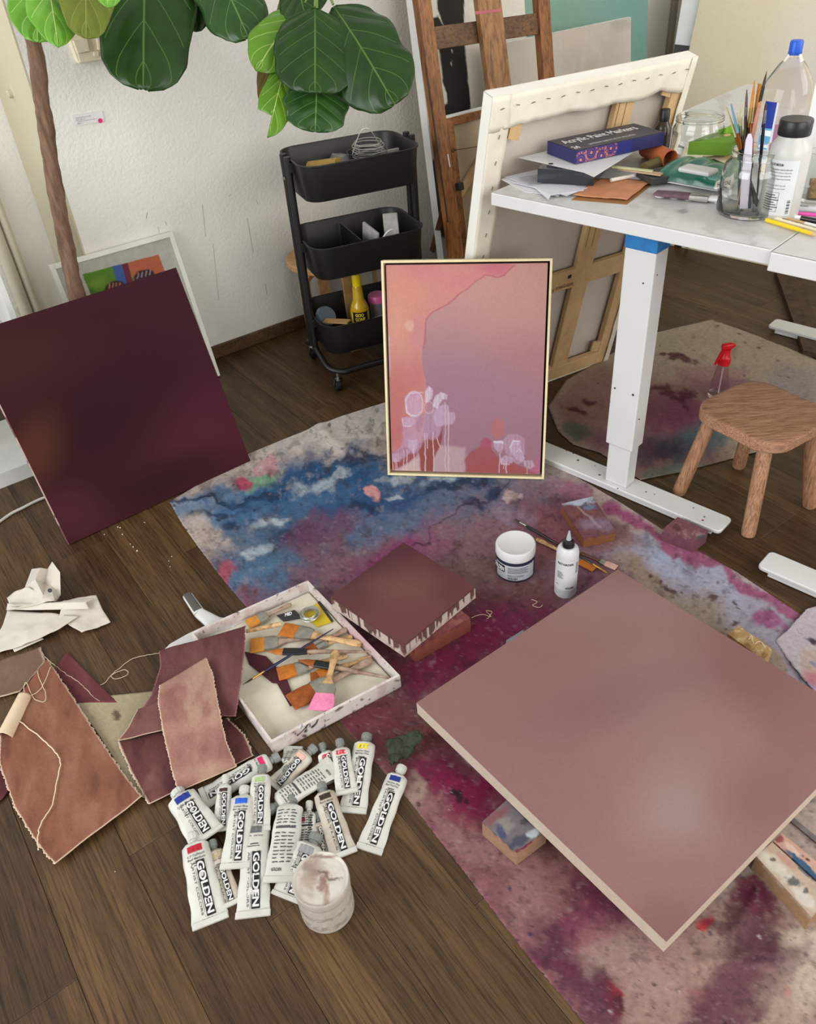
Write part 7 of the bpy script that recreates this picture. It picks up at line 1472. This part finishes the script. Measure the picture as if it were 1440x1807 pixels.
for i in range(30):
    for j in range(16):
        a_ = -.5 + j / 15 * 4.2; r_c = .0135 + .003 * (1 - i / 29); fpts[i, j] = pa + (pb_ - pa) * (i / 29) - sdx * r_c * math.cos(a_) + Z * (r_c * math.sin(a_) - .006) + axd * RNG.uniform(0, .002) * (i in (0, 29))
tag(grid('rolled_canvas_edge', fpts, M('raw_roll', (218, 196, 168), (204, 180, 152), 20, .9, .4, 500), thick=.001), 'curled cream canvas edge lying on the top left of the salmon fabric', 'fabric')
m_thr = M('cotton_thread', (226, 206, 176), rough=.9)
def thread(px, z_, label, r=.0007, name='thread'):
    pts = smoothpath([P(q_[0], q_[1], z_ if len(q_) < 3 else q_[2]) for q_ in px], 60); pts = [p_ + np.array([RNG.normal(0, .0006), RNG.normal(0, .0006), 0]) for p_ in pts]
    return tag(MB().tube(pts, r, 5).done(name, m_thr, smooth=True), label, 'thread')
thread([(34, 1272), (50, 1285), (72, 1302), (98, 1328), (106, 1345), (100, 1380), (92, 1420), (72, 1455), (66, 1482), (68, 1500)], .0235, 'long thick pale thread winding down the salmon fabric', .0012)
thread([(90, 1176), (72, 1215), (50, 1228), (42, 1218), (46, 1204), (60, 1232), (78, 1238), (80, 1222), (70, 1200), (66, 1185)], .0235, 'looped pale thread at the top of the salmon fabric')
thread([(78, 1158, .006), (110, 1185, .006), (140, 1205, .006), (165, 1230, .007), (176, 1237, .007)], .006, 'straight thread crossing the dark rose fabric corner', .0006)
thread([(128, 1195), (150, 1205), (178, 1209), (198, 1190), (220, 1182), (226, 1190), (205, 1198), (197, 1192), (212, 1178), (235, 1162), (260, 1156), (285, 1152)], .0025, 'fine looped thread on the bare floor beside the mauve fabric', .0006)
thread([(832, 1090), (850, 1084), (866, 1088), (858, 1078), (868, 1080), (860, 1092)], .006, 'tiny white curl of thread beside the small square canvas', .0006)
thread([(938, 1058), (948, 1062), (940, 1068), (950, 1072), (958, 1068)], .006, 'tiny white thread curl between the jar and the big canvas', .0006)
thread([(1322, 1128, .05), (1326, 1122, .05), (1330, 1135, .05), (1342, 1132, .05), (1350, 1142, .05)], .05, 'small white thread lying on the honey-coloured block', .0008)
# crumpled white paper at the left
m_cp = M('crumpled_paper', (200, 194, 182), (188, 180, 166), 10, .75)
t = thing('crumpled_paper', 'crumpled white paper towel with dark smudges on the floor at the left edge', 'paper', P(90, 1090, .002))
def sheet(nm, Lp, Rp, nu=24, nv=20, wr=.006, seed=3): return grid(nm, patch([P(*q_) for q_ in Lp], [P(*q_) for q_ in Rp], nu, nv, .002, wr, .05, 0, seed), m_cp, t, thick=.0008)
sheet('lower_sheet', [(14, 1078, .012), (4, 1110, .008), (-30, 1165, .002)], [(140, 1088, .02), (104, 1112, .016), (40, 1142, .004)], 30, 24)
sheet('right_wing', [(112, 1062, .028), (104, 1092, .018), (146, 1120, .004)], [(171, 1053, .016), (182, 1078, .012), (196, 1100, .003)], 24, 24)
sheet('folded_band', [(12, 1078, .022), (14, 1066, .03), (24, 1072, .034)], [(158, 1076, .022), (152, 1064, .034), (166, 1056, .030)], 30, 14, .004, 8)
sheet('left_fold', [(14, 1058, .012), (22, 1078, .026)], [(48, 1038, .04), (100, 1064, .03)], 20, 16, .01, 9)
rs = np.random.default_rng(5); pk_ = []
for (x_, y_, z_) in ((56, 1004, .035), (72, 1002, .075), (84, 1004, .06), (92, 991, .085), (106, 1010, .075), (107, 1050, .04), (98, 1064, .02), (70, 1066, .02), (52, 1050, .03), (44, 1036, .035), (62, 1022, .06), (78, 1028, .035), (90, 1034, .045), (76, 1050, .055), (94, 1052, .06)): pk_.append(P(x_, y_, z_))
MB().add(pk_, [(0, 1, 10), (1, 2, 11), (1, 11, 10), (2, 3, 12), (3, 4, 12), (4, 5, 12), (2, 12, 11), (0, 10, 9), (10, 11, 13), (10, 13, 8), (9, 10, 8), (11, 12, 14), (11, 14, 13), (12, 5, 14), (14, 5, 6), (13, 14, 6), (13, 6, 7), (8, 13, 7)]).done('crumpled_peak', m_cp, t)
for x_, y_, z_, s_ in ((88, 1042, .054, .006),):
    MB().lathe(P(x_, y_, z_ + .003), [(s_, 0), (s_ * .7, .0008), (0, .0008)], 7, Z * .6 + np.array([0, -.8, 0])).done('dark_smudge', M('smudge', (56, 54, 60), rough=.8), t)
sheet('small_tail', [(20, 1140, .004), (26, 1152, .003)], [(66, 1118, .006), (78, 1130, .002)], 10, 8, .004, 4)

# ================================================================ gesso tub, scouring pad
c = P(579, 1601, 0); GR = .0462; t = thing('gesso_tub', 'round white gesso tub with a paint-crusted top standing in front of the paint tubes', 'tub', c)
m_tub = VC('tub_plastic', .45, .1, 200, .35, .05)
g = np.zeros((30, 61, 3)); prof = [(GR * .96, 0), (GR * .99, .003), (GR, .008), (GR, .074), (GR * .985, .077), (GR * 1.02, .079), (GR * 1.03, .083), (GR * 1.03, .096), (GR * 1.0, .099)]
pr = polyl(prof, 30)
for i, (r_, z_) in enumerate(pr):
    for j in range(61): a_ = 2 * math.pi * j / 60; g[i, j] = c + np.array([r_ * math.cos(a_), r_ * math.sin(a_), z_])
def tubp(p):
    x, y = PROJ(p); cc = Canvas(x, y, (200, 190, 178), 6, 20, 4); n = fbm(x, y, 14, 4, 6); cc.put(ss(.15, .5, n), (216, 208, 198), .8); z_ = p[:, 2]; rows = (np.sin(z_ * 1600) > .1) & (z_ > .012) & (z_ < .066); n2 = fbm(x * 2.2, y, 3, 3, 8); cc.put((rows & (n2 > -.1)).astype(float), (132, 124, 118), .55); return cc.c
o = grid('tub_body', g, m_tub, t); setcol(o, tubp)
lid = np.zeros((26, 61, 3))
for i in range(26):
    for j in range(61):
        r_ = GR * 1.0 * (1 - i / 25); a_ = 2 * math.pi * j / 60; lid[i, j] = c + np.array([r_ * math.cos(a_), r_ * math.sin(a_), .099 - .004 * ss(.0, .08, np.array(i / 25.)) ])
xx, yy = lid[..., 0].ravel(), lid[..., 1].ravel(); lid[..., 2] += (fbm(xx, yy, .018, 4, 5) * .0022).reshape(26, 61) * (np.arange(26)[:, None] > 1)
def lidp(p):
    x, y = PROJ(p); cc = Canvas(x, y, (216, 210, 198), 7, 14, 6); cc.ell(548, 1545, 16, 34, (176, 156, 138), .85, 10, .6, .5, 10); cc.ell(552, 1530, 24, 14, (150, 126, 112), .6, 0, .7, .6, 10); cc.ell(572, 1558, 9, 16, (146, 108, 96), .85, 20, .5, .6, 7); cc.line([(560, 1538), (576, 1540), (584, 1552), (600, 1548)], 1.6, (110, 78, 68), .8); cc.ell(575, 1582, 5, 16, (160, 116, 100), .7, 0, .6, .7, 6); cc.ell(570, 1509, 30, 3, (140, 110, 100), .8); cc.ell(595, 1550, 10, 3, (110, 90, 80), .6, 0, .5, .8, 5); return cc.c
o = grid('crusted_lid', lid, m_tub, t); setcol(o, lidp)
m_sp = M('scourer_green', (58, 64, 50), (36, 42, 32), 60, .95, .8, 300)
t = thing('scouring_pad', 'dark green scouring pad scrap lying on the maroon cloth beside the tubes', 'scouring pad', P(708, 1325, .004))
sp = patch([P(683, 1310, .02), P(688, 1335, .012), P(692, 1356, .006)], [P(735, 1293, .026), P(747, 1306, .022), P(716, 1338, .008)], 26, 20, .004, .012, .02, .004, 7)
grid('pad', sp, m_sp, t, thick=.008)
fb_ = MB()
for i in range(160):
    k_, j_ = RNG.integers(0, 20), RNG.integers(0, 26); a = sp[k_, j_]; d1 = RNG.normal(0, .006, 3); d1[2] = abs(d1[2]) * .7; fb_.tube([a, a + d1, a + d1 * 1.3 + RNG.normal(0, .004, 3) * [1, 1, .2]], .0004, 3, False)
fb_.done('pad_fibres', m_sp, t, kind='stuff')

# ================================================================ paint tubes
m_tube = M('paint_tube_white', (203, 202, 194), (190, 188, 179), 22, .42, .2, 60, coat=.05)
m_tubed = M('tube_grubby', (196, 190, 178), (168, 154, 136), 24, .42, .3, 80)
m_capg = M('tube_cap_grey', (128, 132, 126), rough=.4); m_capw = M('tube_cap_white', (200, 200, 193), rough=.35)
m_ink = M('tube_ink', (22, 22, 24), rough=.4); m_logo = M('tube_logo_white', (216, 216, 212), rough=.4); m_thin = M('tube_thin_ink', (74, 74, 76), rough=.4)
def paint_tube(label, cap, tail, wpx, chip, lines=('Artist Acrylic', 'Heavy body'), series='ARTIST COLORS', z0_=.0, z1_=.0, capm=None, style='front', stripes=False, grub=False, fat=.62, logo=(.36, .92), ct=None):
    p0, p1 = P(*cap, z0_ + .012), P(*tail, z1_ + .002); p0 = p0.copy(); L_ = np.linalg.norm(p1 - p0); d_ = (p1 - p0) / L_
    wt = SZ(wpx, p1) / 2; r = wt / 1.24; up = Z - d_ * d_[2]; up /= np.linalg.norm(up); s_ = np.cross(up, d_)
    t = thing('paint_tube', label, 'paint tube', [*((p0 + p1) / 2)[:2], z0_], 'acrylic paint tubes in the heap')
    secs = [(.020, r * .42, r * .42), (.022, r * .75, r * .55), (.027, r, r * fat), (L_ * .35, r * 1.03, r * fat * .92), (L_ * .6, r * 1.09, r * fat * .62), (L_ * .8, r * 1.16, r * fat * .32), (L_ * .94, wt, .0016), (L_, wt, .0012)]
    lift = lambda q_, hh: hh - .012 * (1 - q_ / L_) - .002 * q_ / L_
    full = [(q_, a, h_, 0, lift(q_, h_)) for q_, a, h_ in secs]
    # finer sections for wrinkles
    qs = np.linspace(.027, L_ * .94, 14); W_ = lambda q_: np.interp(q_, [x_[0] for x_ in secs], [x_[1] for x_ in secs]); H_ = lambda q_: np.interp(q_, [x_[0] for x_ in secs], [x_[2] for x_ in secs])
    sd_ = random.uniform(0, 50); dent = lambda q_, y_: .0017 * math.sin(q_ * 190 + y_ * 260 + sd_) * math.sin(y_ * 330 - q_ * 110 + sd_ * 2) * min(1, H_(q_) / .006)
    wob = lambda q_: 1 + .035 * math.sin(q_ * 120 + sd_)
    allq = [secs[0], secs[1]] + [(q_, W_(q_) * wob(q_), H_(q_)) for q_ in qs] + [secs[-1]]
    n = 24; vs = []
    for q_, a, h_ in allq:
        cz = lift(q_, h_)
        for j in range(n):
            an = 2 * math.pi * j / n; ca, sa = math.cos(an), math.sin(an); y_ = math.copysign(abs(ca) ** .8, ca) * a; zc_ = math.copysign(abs(sa) ** .8, sa) * h_
            vs.append(p0 + d_ * q_ + s_ * y_ + up * (cz + zc_ + (dent(q_, y_) if sa > .2 else 0)))
    k = len(allq); fs = [(i * n + j, i * n + (j + 1) % n, (i + 1) * n + (j + 1) % n, (i + 1) * n + j) for i in range(k - 1) for j in range(n)] + [tuple(range(n))[::-1], tuple((k - 1) * n + j for j in range(n))]
    MB().add(vs, fs).done('tube_body', m_tubed if grub else m_tube, t, smooth=True)
    MB().loft(p0, p1, [(L_ * .945, wt * 1.01, .0024, 0, -.0), (L_ * 1.005, wt * 1.02, .0024, 0, -.0)], 12, 6).done('crimp', m_tube, t)
    cr_ = r * .46; c0 = p0 + up * (lift(0, r * fat) * .6); mb = MB(); cn_ = 28
    prof = [(.0, 1.0), (.002, 1.08), (.013, 1.0), (.0135, .8), (.0195, .8)]
    vs = [c0 + d_ * z_ + (s_ * math.cos(2 * math.pi * j / cn_) + up * math.sin(2 * math.pi * j / cn_)) * cr_ * m_ * (1 + (.06 if (j % 2 and z_ < .0135) else 0)) for z_, m_ in prof for j in range(cn_)]
    mb.add(vs, [(i * cn_ + j, i * cn_ + (j + 1) % cn_, (i + 1) * cn_ + (j + 1) % cn_, (i + 1) * cn_ + j) for i in range(len(prof) - 1) for j in range(cn_)] + [tuple(range(cn_))[::-1], tuple((len(prof) - 1) * cn_ + j for j in range(cn_))])
    mb.done('cap', capm or m_capg, t, smooth=True, angle=30)
    def on(q_, y_, off=.0008):
        a = W_(q_) * wob(q_); h_ = H_(q_); yy_ = min(abs(y_) / a, .98); zt__ = h_ * (1 - yy_ ** 2.5) ** (1 / 2.5)
        return p0 + d_ * q_ + s_ * y_ + up * (lift(q_, h_) + zt__ + max(dent(q_, y_), -.0004) + off)
    if style in ('front',):
        mb = MB(); x0 = .031; w_ = r * .95
        if stripes:
            for i in range(3): mb.add([on(x0 + .0005, -w_ * .5 + i * w_ * .36), on(x0 + .0005, -w_ * .28 + i * w_ * .36), on(x0 + r * .45, -w_ * .5 + i * w_ * .36 + w_ * .1), on(x0 + r * .45, -w_ * .72 + i * w_ * .36 + w_ * .1)], [(0, 1, 2, 3)])
            put_rect(mb, x0, -w_ * .55, r * .12, w_ * 1.1, on, 2, 6); put_rect(mb, x0 + r * .4, -w_ * .55, r * .1, w_ * 1.1, on, 2, 6)
        else: put_rect(mb, x0, -w_ * .55, r * .5, w_ * 1.1, on, 3, 6)
        mb.done('colour_chip', M('chip_%d_%d_%d' % chip, chip, rough=.4), t)
        mb = MB()
        cross = lambda q0_, hgt_, wid: (lambda x_, y_: on(q0_ + hgt_ - y_, -wid / 2 + x_))
        for i, s2 in enumerate(lines):
            hh_ = r * .17; put_text(mb, s2, (0, 0, r * (1.25 if len(s2) > 7 else .7), hh_), (lambda q0_, wid: (lambda x_, y_: on(q0_ + hh_ - y_, -(wid / 2) + x_)))(x0 + r * (.66 + .26 * i), r * (1.25 if len(s2) > 7 else .7)), .015)
        put_rect(mb, x0 + r * 1.3, -r * .3, r * .09, r * .6, on, 1, 4); put_rect(mb, x0 + r * 1.48, -r * .5, r * .07, r * .9, on, 1, 4)
        mb.done('tube_lines', m_thin, t)
        q0_, q1_ = L_ * logo[0], L_ * logo[1]; hb_ = r * .62
        mb = MB(); put_rect(mb, q0_, -r * .12, q1_ - q0_, hb_, lambda a, b: on(a, b, .0007), 16, 6); lbx = mb.done('logo_box', m_ink, t)
        mb = MB(); put_text(mb, 'GOLDEN', (q0_ + (q1_ - q0_) * .03, -r * .12 + hb_ * .1, (q1_ - q0_) * .94, hb_ * .8), lambda a, b: on(a, b, .0018), .035); mb.done('logo_lettering', m_logo, lbx)
        mb = MB(); put_text(mb, series, (q0_, -r * .46, (q1_ - q0_) * .96, r * .15), on, .005); put_rect(mb, q0_, -r * .22, q1_ - q0_, .0006, on, 10, 1); put_text(mb, '2 FL OZ / 59 mL', (0, 0, 1, 1), lambda x_, y_: on(q1_ + r * .22 - y_ * r * .12, -r * .5 + x_ * r), .01); mb.done('series_text', m_thin, t)
    else:
        mb = MB(); w_ = r * 1.5
        for i in range(16):
            q_ = L_ * (.22 + .038 * i); 
            if i in (5,): put_rect(mb, q_, -w_ / 2, L_ * .028, w_, on, 2, 6); continue
            if i in (6,): continue
            for sg in range(3): put_rect(mb, q_, -w_ / 2 + w_ * (sg * .34), L_ * .012, w_ * (.3 - .05 * ((i + sg) % 3)), on, 1, 3)
        put_text(mb, 'GOLDEN', (0, 0, 1, 1), lambda x_, y_: on(L_ * .89 - y_ * r * .22, -w_ / 2 + x_ * w_ * .5), .03)
        mb.done('back_print', m_thin if style == 'back' else m_ink, t)
        if style == 'barcode':
            mb = MB()
            for i in range(22): put_rect(mb, L_ * (.25 + .025 * i), r * .1, L_ * .012 * (1 + (i % 3)) * .5, r * .5, on, 1, 2)
            mb.done('barcode', m_ink, t)
            mb = MB(); put_rect(mb, .034, -r * .85, r * .6, r * .5, on, 2, 3); mb.done('colour_chip', M('chip_%d_%d_%d' % chip, chip, rough=.4), t)
    return t
TU = [  # lower layer first
 dict(label='grubby paint tube lying across the top of the heap, magenta chip by its grey cap', cap=(493, 1334), tail=(357, 1410), wpx=46, chip=(206, 40, 100), z0_=.002, lines=('Quin. Magenta',)),
 dict(label='back-printed grey tube corner peeking out under the brush tray', cap=(505, 1362), tail=(518, 1318), wpx=34, chip=(200, 200, 200), style='back', z1_=.003),
 dict(label='stained tube with a peach chip in the middle of the back row', cap=(556, 1318), tail=(484, 1390), wpx=44, chip=(222, 172, 154), lines=('Light Portrait',), grub=True, z0_=.003),
 dict(label='paint tube with a red hatched chip half hidden behind the back-printed diagonal tube', cap=(567, 1313), tail=(592, 1378), wpx=36, chip=(206, 36, 64), stripes=True, lines=('Pyrrole Red',)),
 dict(label='diagonal back-printed tube in the middle of the heap, tail to the upper right', cap=(474, 1432), tail=(590, 1350), wpx=46, chip=(210, 210, 210), style='back', z0_=.004, z1_=.016),
 dict(label='small paint tube with a red hatched chip leaning left of the yellow hatched one', cap=(599, 1306), tail=(612, 1400), wpx=40, chip=(214, 36, 62), stripes=True, lines=('Naphthol', 'Medium'), z0_=.012, z1_=.014, series='ACRYLICS'),
 dict(label='paint tube with a yellow hatched chip in the back row', cap=(648, 1297), tail=(622, 1434), wpx=50, chip=(226, 206, 20), stripes=True, lines=('Cadmium Yellow', 'Medium Hue'), z0_=.0, series='ACRYLICS'),
 dict(label='paint tube with dark blue chip and white cap, rightmost of the heap', cap=(710, 1353), tail=(650, 1502), wpx=50, chip=(24, 44, 124), lines=('Ultramarine Blue', 'Bleu Outremer'), capm=m_capw),
 dict(label='grey-labelled tube at the bottom of the heap left of the gesso tub', cap=(560, 1475), tail=(506, 1587), wpx=66, chip=(150, 150, 150), lines=('Neutral',)),
 dict(label='narrow side-on tube with a maroon chip and barcode in the centre', cap=(546, 1414), tail=(539, 1524), wpx=34, chip=(120, 24, 44), style='barcode', capm=m_capw, z0_=.003),
 dict(label='crumpled small tube between the barcode tube and the brown-chip one', cap=(560, 1432), tail=(571, 1512), wpx=26, chip=(120, 110, 100), lines=('Raw Umber',), grub=True),
 dict(label='stained paint tube with a brown-black chip above the gesso tub', cap=(566, 1384), tail=(607, 1510), wpx=50, chip=(52, 40, 30), lines=('Bone Black',), grub=True, z0_=.004, z1_=.004, series='ACRYLICS', logo=(.34, .94)),
 dict(label='dirty crumpled tube between the red-chip tube and the blue one', cap=(374, 1484), tail=(408, 1598), wpx=42, chip=(176, 160, 130), lines=('Titan Buff',), grub=True, z0_=.0, series='ACRYLICS', logo=(.45, .95)),
 dict(label='paint tube with a grey chip standing nearest the viewer in the heap', cap=(455, 1440), tail=(446, 1618), wpx=62, chip=(98, 100, 100), lines=('N5 Neutral Grey',), z0_=.0, logo=(.42, .93)),
 dict(label='paint tube with a dark maroon chip at the left of the heap', cap=(398, 1368), tail=(391, 1466), wpx=34, chip=(70, 38, 42), lines=('Burnt Umber', 'Natural'), z0_=.014, z1_=.012, capm=m_capw),
 dict(label='bent paint tube with a cobalt blue chip, leftmost of the heap', cap=(313, 1399), tail=(366, 1478), wpx=66, chip=(26, 46, 130), lines=('Cobalt Blue Hue',), z0_=.002, z1_=.02, capm=m_capw, logo=(.4, .92)),
 dict(label='paint tube with a crimson chip at the lower left of the heap', cap=(341, 1474), tail=(372, 1630), wpx=64, chip=(176, 26, 48), lines=('C.P. Cadmium', 'Red Medium'), z0_=.003, capm=m_capw),
 dict(label='back-printed tube lying above the grey-chip tube in the centre front', cap=(516, 1408), tail=(494, 1556), wpx=62, chip=(220, 220, 220), style='back', z0_=.006, z1_=.014),
 dict(label='paint tube with a bright blue chip and teal smear left of centre', cap=(433, 1390), tail=(414, 1532), wpx=54, chip=(34, 96, 204), lines=('Cobalt Blue', 'Bleu de cobalt'), z0_=.016, z1_=.018, capm=m_capw),
 dict(label='paint tube with a pale green chip standing upright in the heap', cap=(463, 1352), tail=(455, 1466), wpx=44, chip=(160, 180, 122), lines=('Titan Green Pale', 'Vert de Titane'), z0_=.022, z1_=.024, series='ACRYLICS')]
for d_ in TU: paint_tube(**d_)
tag(MB().bar(P(1394, 1444, .006), P(1452, 1492, .006), .010, .004).done('metal_strip', M('strip_grey', (132, 126, 124), (108, 102, 102), 40, .4, metal=.4)), 'thin grey metal strip lying on the cloth beside the peach block', 'strip')
# crumbs on the floor
m_cr = M('plaster_crumb', (226, 220, 206), rough=.9)
cr_ = MB()
for x_, y_, s_ in ((208, 930, 2), (212, 931, 2), (216, 943, 2), (184, 943, 1.5), (235, 965, 2), (242, 972, 2.5), (230, 960, 1.5), (255, 922, 1.5), (298, 990, 1.5), (303, 982, 1.5), (203, 1538, 1.6), (300, 1000, 1.4)):
    cr_.sph(P(x_, y_, .0012), SZ(s_, P(x_, y_)) * .6, 6, 4)
o = cr_.done('plaster_crumbs', m_cr); o['kind'] = 'stuff'; o['label'] = 'tiny white plaster crumbs scattered on the floor below the plum canvas'; o['category'] = 'crumbs'
